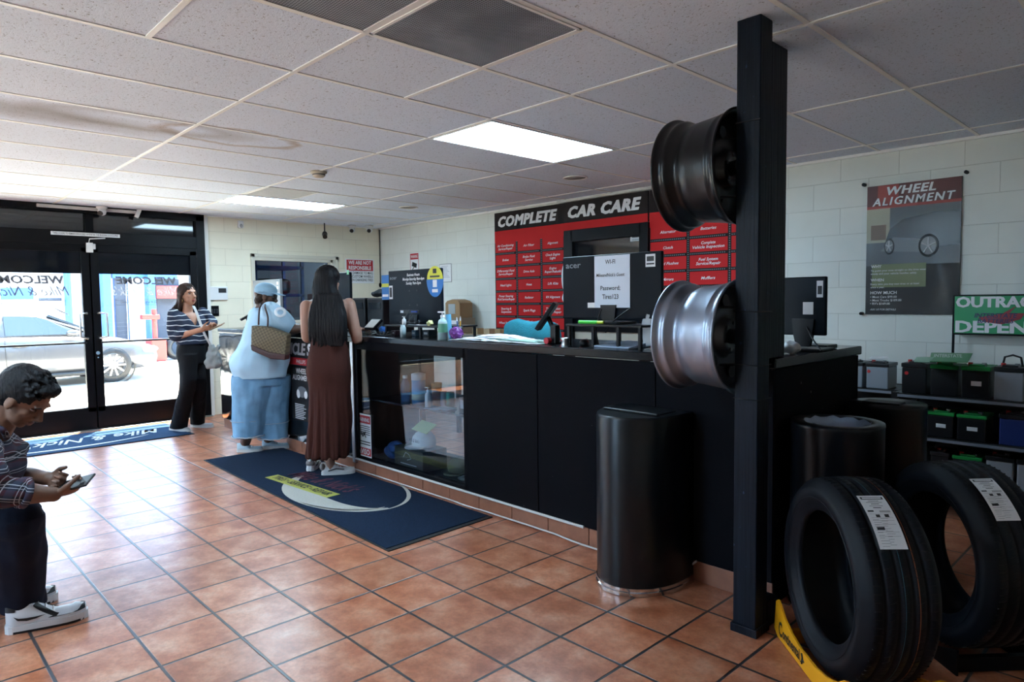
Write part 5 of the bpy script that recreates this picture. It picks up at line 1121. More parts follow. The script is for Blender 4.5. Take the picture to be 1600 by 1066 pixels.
tp = body_mesh(b, .007, 3, folds(.007, 9, 3, .8))
# V-neck: remove cloth over the chest opening
nb = g1(299, 507, -.16); keep = MB(); 
vn_top = g1(294, 486)
fcs = []
for f in tp.f:
    c = sum((tp.v[i] for i in f), V((0,0,0)))/len(f); rel = c-g1(295, 500); front = rel.dot(Fv); side = abs((c-vn_top).dot(Rv)); dz = c.z-g1(295, 509).z
    if front > -.03 and dz > 0 and side < .082*dz/.145 and c.z < g1(295, 480).z+.1: continue
    if c.z > g1(294, 489.5).z and side < .075: continue
    fcs.append(f)
tp.f = fcs; tp.m = [0]*len(fcs); tp.s = [True]*len(fcs); tp.build('top', m, w1)
b = MB(); neck_z = 0
trm = cloth('trousers_black', (.006, .006, .008))
loft(b, smooth_rings([(g1(299, 531), Rv*.12, Fv*.10), (g1(299, 545), Rv*.14, Fv*.115), (g1(299.5, 556), Rv*.145, Fv*.115), (g1(300, 568), Rv*.13, Fv*.105)]))
for h_, an, kx, w_ in ((hipR, a1, g1(294, 600, -.07), 1.0), (hipL, a2, g1(310, 598, .07), .85)):
    top = h_+Z*.0; bot = an+Z*.035-Fv*.0
    loft(b, smooth_rings([(top, Rv*.085, Fv*.105), (top*.5+kx*.5, Rv*.08, Fv*.095), (kx, Rv*.074, Fv*.083), (kx*.5+bot*.5, Rv*.074, Fv*.085), (bot, Rv*.078*w_, Fv*.10*w_)]))
body_mesh(b, .008, 3, folds(.006, 11, 9, .15)).build('trousers', trm, w1)
sole_w = mat('sole_white', (.60, .60, .60), .6); upw = mat('sneaker_grey_white', (.52, .53, .55), .7, bump=.2, bscale=400)
td = (CR*.86-CF*.35); td.z = 0; td.normalize(); t2 = (CR*.95-CF*.15); t2.z = 0; t2.normalize()
sneaker(w1, a1-td*.12, a1+td*.155, .045, upw, sole_w, ht=.06); sneaker(w1, a2-t2*.08, a2+t2*.185, .043, upw, sole_w, ht=.06)
# her phone
def phone(label, c, ax, ay, col=BLK, sz=(.037, .075)):
    t = thing('smartphone', label, 'phone', V(c)); ax = V(ax).normalized(); ay = (V(ay)-ax*V(ay).dot(ax)).normalized(); n = ax.cross(ay)
    b = MB(); b.obox(c, ax*sz[0], ay*sz[1], n*.0045, 0, .004); b.build('housing', col, t); b = MB(); b.obox(V(c)+n*.0047, ax*sz[0]*.92, ay*sz[1]*.95, n*.0004); b.build('screen', mat('screen_glass', (.02, .025, .03), .05), t); return t
phone('brown-cased phone held by the woman in the striped top', g1(339, 510.5, -.21), CF*.9+Z*.3, CR*.93+Z*.42, mat('case_brown', (.22, .12, .06), .5))
# her grey bag on a long strap (held by her, so its own thing)
bg = thing('shoulder_bag', 'small grey shoulder bag hanging at the side of the woman in the striped top', 'bag', g1(333, 574, -.16)); gm = mat('bag_grey', (.24, .25, .25), .7, var=.15, vscale=25, bump=.4, bscale=60)
b = MB(); c0 = g1(333, 558, -.10); loft(b, smooth_rings([(c0+Z*.125, CR*.012, CF*.02), (c0+Z*.085, CR*.045, CF*.03), (c0+Z*.03, CR*.07, CF*.045), (c0-Z*.05, CR*.085, CF*.05), (c0-Z*.10, CR*.075, CF*.045), (c0-Z*.115, CR*.05, CF*.03)])); b.ell(c0+CR*.055+Z*.10, .02, .02, .03)
body_mesh(b, .006, 2, folds(.012, 22, 4, 1)).build('pouch', gm, bg)
b = MB(); sp_ = spline([g1(302, 478, -.02), g1(306, 486, -.13), g1(313, 505, -.20), g1(321, 525, -.19), c0+Z*.12-CR*.02], 5)
for i in range(len(sp_)-1): b.obox((sp_[i]+sp_[i+1])/2, (sp_[i+1]-sp_[i])*.55, (CR*.9-CF*.3).normalized()*.016, CF*.003)
b.build('strap', mat('strap_pale', (.45, .47, .48), .7), bg)
# ---------------------------------------------------------------- woman in pale blue leaning on the counter
D2 = 6.10
def g2(x, y, d=0): return at(x, y, D2+d)
Fv = (CR*.93+CF*.36); Fv.z = 0; Fv.normalize(); Rv = V((Fv.y, -Fv.x, 0))
skin2 = mat('skin_dark_brown', (.085, .040, .026), .45, var=.08, vscale=30)
w2 = person('woman in light blue cap, t-shirt and cropped jeans leaning on the counter', onz(412, 702, 0))
b = MB(); hc = g2(415.5, 463); hf = (CR*.93+CF*.20-Z*.12).normalized(); hr_ = hf.cross(Z).normalized(); hu = hr_.cross(hf).normalized()
headshape(b, hc, hf, hu, .96); limb(b, [hc-hu*.06-hf*.03, g2(411, 480), g2(409, 490)], [.055, .06, .08])
a1, a2 = onz(384, 706, 0), onz(420, 701, 0)
loft(b, smooth_rings([(g2(413, 482), Rv*.12, Fv*.06), (g2(413, 492), Rv*.20, Fv*.11), (g2(413, 515), Rv*.20, Fv*.15), (g2(410, 545), Rv*.20, Fv*.17), (g2(406, 570), Rv*.23, Fv*.22), (g2(407, 592), Rv*.19, Fv*.19)]))
for h_, an in ((g2(396, 590, -.07), a1), (g2(422, 588, .07), a2)): limb(b, [h_, (h_+an)/2+Fv*.02, an+Z*.09], [.12, .085, .045])
shR, shL = g2(424, 489, -.17), g2(424, 486, .17); elR, wrR = g2(447, 514, -.10), g2(468, 516, .13)
hy = V((wrR.x, YC+.04, TC+.035))
wr_ = V((-5.52, 2.80, TC+.050)); el_ = g2(449, 513, -.10)
limb(b, [shR, el_, wr_], [.075, .060, .034]); limb(b, [shL, g2(446, 512, .30), V((-5.52, 3.02, TC+.05))], [.075, .055, .034])
hand(b, wr_, V((.25, 1, -.10)), -Z, -X, .98, .25, .1); hand(b, V((-5.52, 3.02, TC+.05)), V((.4, 1, -.1)), -Z, X, .98, .25, .1)
body_mesh(b, .007, 2).build('body', skin2, w2)
face_details(w2, hc, hf, hu, .96, mat('brow_black', (.01, .008, .007), .7), mat('lip_dark', (.12, .035, .03), .45))
b = MB(); b.ell(hc-hf*.035-hu*.005, .050, .078, .050, hf, hr_, hu, n=20); b.ell(hc-hf*.045-hu*.045, .05, .065, .05, hf, hr_, hu, n=16); body_mesh(b, .006, 1, lambda c: .005*mnoise.noise(c*70)).build('hair', hairmat('hair_auburn', (.035, .018, .010)), w2)
capm = cloth('cap_blue', (.30, .48, .62), var=.08, vscale=20)
b = MB(); b.ell(hc-hf*.006+hu*.052, .100, .088, .072, hf, hr_, hu, n=28); b.lathe([(.094, -.02), (.0955, .0), (.094, .02)], hc-hf*.006+hu*.042, hu, 30); cap = body_mesh(b, .005, 2).build('cap', capm, w2)
b = MB(); rg = []
for i in range(13):
    a = -1.05+2.1*i/12; o1 = hc-hf*.006+hu*.038+(hf*math.cos(a)*.095+hr_*math.sin(a)*.085); o2 = hc-hf*.006+hu*.025+(hf*(.075+math.cos(a)*.10)+hr_*math.sin(a)*.088); rg.append([o1, o2, o2+hu*.006, o1+hu*.007])
b.rings(rg); b.build('brim', capm, cap)
gl = MB(); 
for r_ in (-1, 1):
    gl.lathe([(.020, 0), (.0225, .002), (.020, .004)], hc+hf*.088+hu*.004+hr_*r_*.031, hf, 20); gl.tube([hc+hf*.09+hu*.006+hr_*r_*.052, hc+hf*.03+hu*.008+hr_*r_*.076, hc-hf*.01-hu*.002+hr_*r_*.078], .002, 6)
gl.tube([hc+hf*.092+hu*.006-hr_*.010, hc+hf*.092+hu*.006+hr_*.010], .002, 6); gl.build('glasses', BLK, w2)
tsh = cloth('tshirt_pale_blue', (.44, .63, .78), var=.06, vscale=6)
b = MB()
loft(b, smooth_rings([(g2(412, 479.5), Rv*.09, Fv*.07), (g2(412, 486), Rv*.20, Fv*.12), (g2(416, 500), Rv*.235, Fv*.165), (g2(415, 520), Rv*.235, Fv*.195), (g2(412, 538), Rv*.235, Fv*.205), (g2(407, 555), Rv*.255, Fv*.245), (g2(405, 568), Rv*.265, Fv*.255), (g2(406, 579), Rv*.255, Fv*.235), (g2(408, 588.5), Rv*.235, Fv*.215)]), sq=2.5)
limb(b, [shR, g2(436, 499, -.18), g2(445, 507, -.13)], [.098, .098, .092]); limb(b, [shL, g2(440, 497, .24)], [.09, .085])
tsm = body_mesh(b, .008, 4, folds(.012, 7, 1, 1.4)); ts_ = tsm.build('tshirt', tsh, w2)
# white badge print on the sleeve and tie-dye tint on the back are flat prints
pc = g2(438, 489, -.275); b = MB(); nn = (pc-shR).normalized()
b.lathe([(.026, 0), (.050, .0), (.050, .004), (.026, .004)], pc+V((0,0,.005)), (-CF*.8+CR*.25+Z*.45), 28); b.build('sleeve_print', mat('print_white', (.70, .74, .78), .8), ts_)
b = MB()
for h0, an, mid, w_ in ((g2(396, 586, -.06), a1, g2(391, 640, -.07), 1), (g2(423, 586, .06), a2, g2(424, 640, .06), 1)):
    bot = V((an.x, an.y, 0))*1.0; bot = at(388, 681, D2-.06) if an is a1 else at(427, 683.5, D2+.08)
    loft(b, smooth_rings([(h0+Z*.0, Rv*.165, Fv*.185), (h0*.5+mid*.5, Rv*.155, Fv*.17), (mid, Rv*.135, Fv*.15), (mid*.5+bot*.5, Rv*.13, Fv*.14), (bot, Rv*.125, Fv*.135)]), sq=2.2)
loft(b, [(g2(407, 580), Rv*.21, Fv*.20), (g2(407, 600), Rv*.20, Fv*.20)])
jn = body_mesh(b, .008, 3, folds(.014, 9, 6, .45)).build('jeans', denim, w2)
for bx_, w_ in ((at(388, 681, D2-.06), 1), (at(427, 683.5, D2+.08), 1)):
    for dz, nm, mm, r_ in ((.145, 'hem_seam', mat('seam_pale', (.36, .46, .55), .9), .003), (.004, 'frayed_hem', mat('fray', (.45, .52, .58), .95), .006)):
        pts = [];
        for i in range(37):
            t_ = 2*PI*i/36; ct, st_ = math.cos(t_), math.sin(t_); k_ = (.1295 if dz < .1 else .131); kf = (.139 if dz < .1 else .143)
            pts.append(bx_+Z*(dz+(.004*math.sin(i*5) if dz < .1 else 0))+Rv*k_*math.copysign(abs(ct)**(2/2.2), ct)+Fv*kf*math.copysign(abs(st_)**(2/2.2), st_))
        MB().tube(pts, r_, 6).build(nm, mm, jn)
td = (CR*.97+CF*.12); td.z = 0; td.normalize(); shb = mat('shoe_pale_blue', (.40, .52, .60), .75)
sneaker(w2, a1-td*.075, a1+td*.15, .047, shb, sole_w, ht=.055); sneaker(w2, a2-td*.06, a2+td*.20, .046, shb, sole_w, ht=.055)
# brown checked tote bag on her shoulder
tb_ = thing('tote_bag', 'brown checked tote bag with dark red base on the shoulder of the leaning woman', 'bag', g2(420, 560, -.35))
m = bpy.data.materials.new('brown_check_canvas'); m.use_nodes = True; q = NT(m); g = q.add('ShaderNodeNewGeometry'); dp = q.add('ShaderNodeVectorMath', operation='DOT_PRODUCT'); q.link(g.outputs['Position'], dp.inputs[0]); dp.inputs[1].default_value = (CR.x*.95, CR.y*.95, -.3); dp2 = q.add('ShaderNodeVectorMath', operation='DOT_PRODUCT'); q.link(g.outputs['Position'], dp2.inputs[0]); dp2.inputs[1].default_value = (CR.x*.3, CR.y*.3, .95)
c1 = q.math('GREATER_THAN', q.math('FRACT', q.math('DIVIDE', dp.outputs['Value'], .034)), .5); c2 = q.math('GREATER_THAN', q.math('FRACT', q.math('DIVIDE', dp2.outputs['Value'], .034)), .5); xr_ = q.math('ABSOLUTE', q.math('SUBTRACT', c1, c2))
q.link(q.mix(xr_, (.085, .060, .032), (.16, .12, .065)), q.b.inputs['Base Color']); q.b.inputs['Roughness'].default_value = .6
lea = mat('leather_burgundy', (.045, .012, .012), .45)
dn = CF.copy(); dn.z = 0; dn.normalize()
def gb(x, y, d=0): return at(x, y, D2-.33+d)
front = [gb(393, 509), gb(418, 511), gb(449, 523), gb(446, 556), gb(420, 552), gb(392, 540)]
def plate(pts, th, bul=.0):
    b_ = MB(); n_ = len(pts); back = [p+dn*th for p in pts]; c0 = sum(pts, V((0,0,0)))/n_-dn*bul; c1 = sum(back, V((0,0,0)))/n_
    b_.add(pts+back+[c0, c1], [(i, (i+1) % n_, 2*n_) for i in range(n_)]+[(n_+(i+1) % n_, n_+i, 2*n_+1) for i in range(n_)]+[((i+1) % n_, i, n_+i, n_+(i+1) % n_) for i in range(n_)]); return b_
bb = plate([p for p in front], .11, .02); bb = body_mesh(bb, .006, 4); bb.build('pouch', m, tb_)
bb = plate([gb(391, 538, -.004), gb(420, 550, -.008), gb(446.5, 554, -.004), gb(445, 563, 0), gb(422, 561, -.004), gb(393, 548, 0)], .118, .006); bb = body_mesh(bb, .006, 3); bb.build('base', lea, tb_)
for (xa, ya, xb_, yb_) in ((404, 508, 406, 478), (418, 513, 414, 478)):
    MB().tube(spline([gb(xa, ya, .03), gb(xa+.5, (ya+yb_)/2, .02), gb(xb_, yb_+2, .06), at(xb_+2, yb_-3.5, D2-.12), at(xb_+4, yb_+8, D2+.06)], 5), .008, 8).build('handle', lea, tb_)
# ---------------------------------------------------------------- woman in a brown dress seen from behind
D3 = 5.22
def g3(x, y, d=0): return at(x, y, D3+d)
Fv = (CR*.28+CF*.96); Fv.z = 0; Fv.normalize(); Rv = V((Fv.y, -Fv.x, 0))
skin3 = mat('skin_tan', (.36, .19, .135), .5, var=.05, vscale=30)
w3 = person('woman with very long black hair and long brown dress seen from behind', onz(510, 744, 0))
b = MB(); hc = g3(514, 439); hf = (Fv*.97+CR*.2-Z*.05).normalized(); hr_ = hf.cross(Z).normalized(); hu = hr_.cross(hf).normalized()
headshape(b, hc, hf, hu, .97); limb(b, [hc-hu*.06-hf*.02, g3(512, 465), g3(512, 476)], [.05, .05, .07])
a1, a2 = onz(488, 735, 0), onz(517, 743, 0)
loft(b, smooth_rings([(g3(511, 467), Rv*.12, Fv*.05), (g3(511, 475), Rv*.175, Fv*.08), (g3(512, 500), Rv*.155, Fv*.10), (g3(514, 530), Rv*.13, Fv*.095), (g3(513, 565), Rv*.155, Fv*.115), (g3(513, 590), Rv*.15, Fv*.11)]))
for h_, an in ((g3(502, 590), a1), (g3(525, 590), a2)): limb(b, [h_, (h_+an)/2, an+Z*.13, an+Z*.06], [.085, .055, .036, .036])
shL, shR = g3(479, 479), g3(545, 476)
elR = g3(558, 530, .02); wrR = V((g3(556, 520, .30).x, 2.80, TC+.055)); elL = g3(479, 527, .04); wrL = V((g3(487, 520, .4).x, 2.83, TC+.05))
wrR = g3(560, 523, .24); wrR.z = max(wrR.z, TC+.05); wrL = g3(484, 521, .24); wrL.z = max(wrL.z, TC+.05)
limb(b, [shR, elR, wrR], [.052, .042, .027]); limb(b, [shL, elL, wrL], [.050, .040, .027])
hand(b, wrR, V((-.25, 1, -.12)), -Z, -X, .93, .3, .1); hand(b, wrL, V((.35, 1, -.12)), -Z, X, .93, .3, .1)
body_mesh(b, .006, 2).build('body', skin3, w3)
face_details(w3, hc, hf, hu, .97, MATS['brow_black'], MATS['lip_rose'])
hm3 = hairmat('hair_black', (.006, .005, .006))
b = MB(); b.ell(hc-hf*.018+hu*.036, .100, .090, .088, hf, hr_, hu, n=28)
loft(b, smooth_rings([(hc-hf*.03+hu*.03, Rv*.088, Fv*.085), (hc-hf*.05-Z*.06, Rv*.100, Fv*.065), (g3(512, 470, -.07), Rv*.125, Fv*.055), (g3(511, 492, -.10), Rv*.145, Fv*.042), (g3(511, 515, -.11), Rv*.150, Fv*.036), (g3(513, 530, -.10), Rv*.142, Fv*.030), (g3(514, 541, -.10), Rv*.12, Fv*.018)]))
rnd = random.Random(4)
for i in range(26):
    u_ = -1+2*(i+.5)/26; x_ = 512+u_*29+rnd.uniform(-1, 1); ye = 534+8*math.cos(u_*1.4)+rnd.uniform(-3, 3); limb(b, [g3(512+u_*19, 462, -.115), g3(512+u_*28, 490, -.125), g3(x_, 515, -.13), g3(x_+rnd.uniform(-1.5, 1.5), ye, -.115)], [.014, .014, .012, .005], 4, 8)
body_mesh(b, .005, 1, lambda c: .004*mnoise.noise(V((c.x*75, c.y*75, c.z*6)))).build('hair', hm3, w3)
drs = cloth('dress_brown', (.050, .014, .010), var=.10, vscale=5)
b = MB()
loft(b, smooth_rings([(g3(512, 489), Rv*.150, Fv*.105), (g3(512, 505), Rv*.155, Fv*.118), (g3(514, 530), Rv*.142, Fv*.115), (g3(514, 545), Rv*.146, Fv*.120), (g3(513.5, 562), Rv*.163, Fv*.135), (g3(513.5, 582), Rv*.172, Fv*.142), (g3(515, 605), Rv*.160, Fv*.130), (g3(516, 635), Rv*.162, Fv*.125), (g3(515, 665), Rv*.166, Fv*.125), (g3(513, 690), Rv*.160, Fv*.125), (g3(511.5, 713), Rv*.152, Fv*.125)]), n=60)
tz = g3(513, 600).z; bz = g3(512, 713).z; cxy = g3(514, 650)
def dfold(c):
    k = max(0, min(1, (tz-c.z)/(tz-bz))); th = math.atan2((c-cxy).dot(Rv), (c-cxy).dot(Fv)); return (.013*k*math.sin(th*11+2*math.sin(c.z*3))+.006*k*math.sin(th*23+1)+ .004*mnoise.noise(V((c.x*12, c.y*12, c.z*9))))*(1 if k > 0 else 1)
body_mesh(b, .007, 2, dfold).build('dress', drs, w3)
b = MB()
for s_ in (-.085, .085): limb(b, [g3(512, 490)+Rv*s_+Fv*.09, g3(512, 474)+Rv*s_*1.1+Z*.035, g3(512, 490)+Rv*s_-Fv*.09], [.010, .010, .010], 4, 8)
b.build('shoulder_straps', drs, w3)
gsn = mat('sneaker_white', (.62, .62, .64), .6, bump=.1, bscale=300)
dL = (CF*.95-CR*.05); dL.z = 0; dL.normalize(); dR = (CR*.95+CF*.25); dR.z = 0; dR.normalize()
s1 = sneaker(w3, a1-dL*.08, a1+dL*.17, .047, gsn, sole_w, ht=.075, sole=.032); s2 = sneaker(w3, a2-dR*.07, a2+dR*.185, .046, gsn, sole_w, ht=.075, sole=.032)
for s_, a_, d_ in ((s1, a1, dL), (s2, a2, dR)):
    pn = MB(); hl = a_-d_*.078; tt = V((-d_.y, d_.x, 0))
    pn.ell(hl+Z*.072+d_*.020, .026, .036, .030, d_, tt, Z); pn.build('heel_patch', mat('patch_taupe', (.16, .13, .13), .6), s_[0])
    pn = MB(); 
    for sd in (-1, 1): pn.tube([hl+d_*.06+tt*sd*.040+Z*.045, hl+d_*.12+tt*sd*.044+Z*.060, hl+d_*.18+tt*sd*.036+Z*.048], [.005, .006, .003], 6)
    pn.build('side_stripe', mat('stripe_dark', (.06, .055, .06), .5), s_[0])
# ---------------------------------------------------------------- seated man at the left edge
D4 = 2.74
def g4(x, y, d=0): return at(x, y, D4+d)
Fv = CR.copy(); Fv.z = 0; Fv.normalize(); Rv = V((Fv.y, -Fv.x, 0))     # his right side is nearest the camera
skin4 = mat('skin_olive', (.17, .08, .05), .5, var=.08, vscale=30)
w4 = person('seated man in plaid shirt and dark jeans bent over his phone', onz(-60, 960, 0))
b = MB(); hc = g4(38, 622, 0); up_ = Z
hf = (Fv*.73-Z*.68+CF*.05).normalized(); hr_ = hf.cross(Z).normalized(); hu = hr_.cross(hf).normalized(); hs = 1.0
headshape(b, hc, hf, hu, hs)
limb(b, [hc-hu*.05-hf*.03, g4(-2, 662, 0), g4(-25, 690, 0)], [.056, .060, .075])
hip = g4(-125, 800, .06); 
loft(b, smooth_rings([(g4(-30, 690), Rv*.12, (Fv*.6-Z*.6)*.06), (g4(-42, 705), Rv*.19, (Fv*.8+Z*.1)*.10), (g4(-75, 745), Rv*.17, Fv*.11), (g4(-110, 785), Rv*.16, Fv*.12), (hip, Rv*.17, Fv*.13)]))
kR, kL = g4(30, 812, -.06), g4(28, 800, .24)
aR = onz(38, 975, 0); aL = onz(15, 948, 0); aR = V((aR.x, aR.y, 0)); 
for k_, an, hp in ((kR, aR, hip+Rv*.09), (kL, aL, hip-Rv*.09)): limb(b, [hp, k_, an+Z*.10], [.085, .052, .036])
shR = g4(-38, 706, -.17); elR = g4(-8, 768, -.20); wrR = g4(84, 773, -.05); shL = g4(-36, 700, .19); elL = g4(0, 752, .30); wrL = g4(76, 748, .07)
limb(b, [shR, elR, g4(40, 771, -.14), wrR], [.060, .048, .042, .029]); limb(b, [shL, elL, g4(38, 745, .18), wrL], [.060, .046, .040, .028])
phc = g4(117, 757, .00)
hand(b, wrR, (g4(112, 766, -.0)-wrR), (CF*.55+Z*.75), -CF*.3+Z*.7+Fv*.5, .95, 1.15, .35, .02)
hand(b, wrL, (g4(112, 757, .03)-wrL), (-CF*.75+Z*.35), Z*.8+Fv*.5, .95, 1.0, .2, .02)
body_mesh(b, .0048, 2).build('body', skin4, w4)
face_details(w4, hc, hf, hu, hs, mat('brow_man', (.010, .008, .008), .7), mat('lip_man', (.16, .06, .05), .5), mat('eyelid', (.12, .055, .038), .5))
hm4 = hairmat('hair_short_black', (.008, .007, .008))
b = MB(); b.ell(hc-hf*.026+hu*.040, .102, .086, .090, hf, hr_, hu, n=28); b.ell(hc-hf*.045-hu*.005, .070, .082, .07, hf, hr_, hu, n=20); b.ell(hc+hf*.055+hu*.090, .035, .060, .028, hf, hr_, hu, n=16)
rnd = random.Random(9)
for i in range(130):
    u_ = rnd.uniform(-1, 1); v_ = rnd.uniform(-.2, 1.0); base = hc-hf*.02+hu*.04+hf*(.095*math.sin(v_*1.35))*math.cos(u_)+hr_*(.082*math.sin(u_*1.2))+hu*(.088*math.cos(v_*1.35)*math.cos(u_*1.1))
    d_ = (hf*.8+hu*.35+hr_*u_*.3).normalized(); ln = rnd.uniform(.012, .028); b.tube([base, base+d_*ln*.6+hu*.003, base+d_*ln-hu*.002], [.005, .004, .0018], 6)
b2 = body_mesh(b, .0045, 2, lambda c: .002*mnoise.noise(c*90)); b2.build('hair', hm4, w4)
b = MB(); b.tube(spline([g4(-6, 668, -.07), g4(4, 672, -.065), g4(10, 682, -.03), g4(8, 684, .03), g4(0, 676, .08)], 4), .012, 8); collar_ = b
# plaid shirt
m = bpy.data.materials.new('plaid_flannel'); m.use_nodes = True; q = NT(m); g = q.add('ShaderNodeNewGeometry')
def dot(v): d_ = q.add('ShaderNodeVectorMath', operation='DOT_PRODUCT'); q.link(g.outputs['Position'], d_.inputs[0]); d_.inputs[1].default_value = tuple(v); return d_.outputs['Value']
wob = q.math('MULTIPLY', q.noise(g.outputs['Position'], 6, 1), .03)
u1 = q.math('ADD', dot(Z*.92+Fv*.35), wob); u2 = q.math('ADD', dot(Fv*.92-Z*.35), wob)
def band(u, per, ph_, w): return q.math('LESS_THAN', q.math('FRACT', q.math('ADD', q.math('DIVIDE', u, per), ph_)), w)
base = (.012, .012, .022); col = q.mix(band(u1, .050, 0, .42), base, (.055, .012, .022)); col = q.mix(q.math('MULTIPLY', band(u2, .050, .2, .42), .6), col, (.030, .035, .065))
wl = q.math('MAXIMUM', band(u1, .050, .25, .055), band(u2, .050, .45, .055)); wl = q.math('MAXIMUM', wl, q.math('MAXIMUM', band(u1, .050, .45, .04), band(u2, .050, .65, .04))); col = q.mix(q.math('MULTIPLY', wl, .8), col, (.42, .42, .46)); q.link(col, q.b.inputs['Base Color']); q.b.inputs['Roughness'].default_value = .9
b = MB()
loft(b, smooth_rings([(g4(-13, 676), Rv*.085, (Fv*.5-Z*.8)*.075), (g4(-27, 690), Rv*.17, (Fv*.75-Z*.3)*.12), (g4(-42, 712), Rv*.22, Fv*.155), (g4(-70, 745), Rv*.215, Fv*.175), (g4(-100, 780), Rv*.21, Fv*.18), (g4(-122, 812), Rv*.205, Fv*.18)]))
limb(b, [shR, g4(-28, 738, -.22), elR, g4(30, 769, -.155)], [.088, .082, .072, .056]); limb(b, [shL, g4(-20, 726, .27), elL, g4(14, 749, .24)], [.085, .078, .068, .052])
# chest front follows the photo's edge at px 10-22
loft(b, smooth_rings([(g4(-22, 680), Rv*.10, Fv*.07), (g4(-18, 705), Rv*.15, Fv*.08), (g4(-16, 735), Rv*.16, Fv*.09), (g4(-30, 765), Rv*.16, Fv*.10)]))
body_mesh(b, .007, 3, folds(.010, 10, 2, 1)).build('shirt', m, w4)
collar_.build('collar', m, w4)
b = MB(); b.lathe([(.052, -.012), (.060, -.010), (.061, .012), (.053, .014)], g4(36, 770, -.15), (g4(60, 771.5, -.10)-g4(20, 769, -.17)), 24); b.build('cuff', m, w4)
jm = cloth('jeans_dark', (.006, .009, .022), var=.15, vscale=14); b = MB()
for k_, an, hp, dd in ((kR, aR, hip+Rv*.09, 0), (kL, aL, hip-Rv*.09, .25)):
    limb(b, [hp, hp*.5+k_*.5, k_], [.105, .098, .085], 6, 20); ank = an+Z*.085
    loft(b, smooth_rings([(k_+Z*.01, Rv*.085, Fv*.085), (k_*.7+ank*.3, Rv*.08, Fv*.086), (k_*.35+ank*.65, Rv*.078, Fv*.082), (ank+Z*.01, Rv*.078, Fv*.080), (ank-Z*.012, Rv*.080, Fv*.082)]))
body_mesh(b, .007, 3, folds(.010, 10, 5, .6)).build('jeans', jm, w4)
# high-top sneakers, white and black
def hightop(heel, toe, near):
    wht = mat('leather_white', (.66, .67, .70), .4); blkL = mat('leather_black', (.008, .008, .010), .4)
    s_, d_, t_, Ln = sneaker(w4, heel, toe, .050, wht, mat('midsole_white', (.68, .68, .70), .5), ht=.095, sole=.034)
    out = MB(); h0 = V(heel)
    # dark outsole, toe cap, collar panel, heel, each a thin shell on the upper
    o = MB(); N = 20
    o.box((0,0,0), (0,0,0)) if False else None
    def side(u, v_, sd, e=.0025):
        w = .050*(.62+.38*math.sin(min(1, u*1.25)*PI*.5) if u < .62 else 1)*(1 if u < .72 else math.sqrt(max(.02, 1-((u-.72)/.29)**2)))*(math.sqrt(max(.05, 1-((.10-u)/.11)**2)) if u < .10 else 1)*.97
        hh = .095*(1.0 if u < .28 else max(.30, 1-1.15*(u-.28)/.55 if u < .85 else .42-.5*(u-.78)))
        p = h0+d_*(Ln*(.01+u*.975)); tw = w*(.62 if u < .3 else .72)
        prof_ = [(w, .012), (w*.93, hh*.45), (tw*.85, hh*.85), (0, hh)]
        x_ = v_*3; i_ = min(2, int(x_)); f_ = x_-i_; ww = prof_[i_][0]*(1-f_)+prof_[i_+1][0]*f_; zz_ = prof_[i_][1]*(1-f_)+prof_[i_+1][1]*f_
        return p+t_*sd*(ww+e)+Z*(.034+zz_+(e if v_ > .6 else 0))
    def patch(mb_, poly, sd, k=7):
        # poly: (u,v) quad corners interpolated bilinearly
        a_, b_, c_, e_ = poly
        vs = []
        for i in range(k+1):
            for j in range(k+1):
                x_, y_ = i/k, j/k; u = (a_[0]*(1-x_)+b_[0]*x_)*(1-y_)+(e_[0]*(1-x_)+c_[0]*x_)*y_; v_ = (a_[1]*(1-x_)+b_[1]*x_)*(1-y_)+(e_[1]*(1-x_)+c_[1]*x_)*y_; vs.append(side(u, v_, sd))
        mb_.add(vs, [(i*(k+1)+j, (i+1)*(k+1)+j, (i+1)*(k+1)+j+1, i*(k+1)+j+1) for i in range(k) for j in range(k)], 0, True)
    for sd in (-1, 1):
        patch(o, [(.80, 0), (.995, 0), (.99, 1), (.90, .35)], sd); patch(o, [(.52, .0), (.82, .0), (.80, .25), (.58, .35)], sd); patch(o, [(.34, .62), (.62, .30), (.66, .55), (.38, .95)], sd); patch(o, [(.0, .45), (.12, .45), (.14, .95), (.0, .95)], sd)
    o.build('black_overlay', blkL, s_)
    sw = MB()
    for sd in (-1, 1):
        up1 = [(.10, .30), (.16, .20), (.26, .17), (.36, .22), (.50, .42)]; lo_ = [(.10, .30), (.15, .10), (.26, .04), (.38, .12), (.50, .42)]
        n_ = len(up1); vs = [side(u, v_, sd, .004) for u, v_ in up1]+[side(u, v_, sd, .004) for u, v_ in lo_]; sw.add(vs, [(i, i+1, n_+i+1, n_+i) for i in range(n_-1)], 0, True)
    sw.build('side_swoosh', blkL, s_)
    ot = MB(); rs = []
    for i in range(N+1):
        u = i/N; w = .0525*(.62+.38*math.sin(min(1, u*1.25)*PI*.5) if u < .62 else 1)*(1 if u < .72 else math.sqrt(max(.02, 1-((u-.72)/.29)**2)))*(math.sqrt(max(.05, 1-((.10-u)/.11)**2)) if u < .10 else 1); p = h0+d_*(Ln*u*1.004); rs.append([p-t_*w+Z*.0005, p-t_*w+Z*.010, p+t_*w+Z*.010, p+t_*w+Z*.0005])
    ot.rings(rs, sm=False); ot.build('outsole', blkL, s_)
h1 = onz(9, 990, 0); tt_ = onz(137, 962, 0); hightop(h1+CF*.05*0, tt_, True)
h2 = onz(-38, 962, 0); t2_ = onz(90, 936, 0); hightop(h2, t2_, False)
phone('black phone held in both hands by the seated man', g4(117, 756, .0), (CF*.75+Z*.40), Fv*.93+Z*.30)
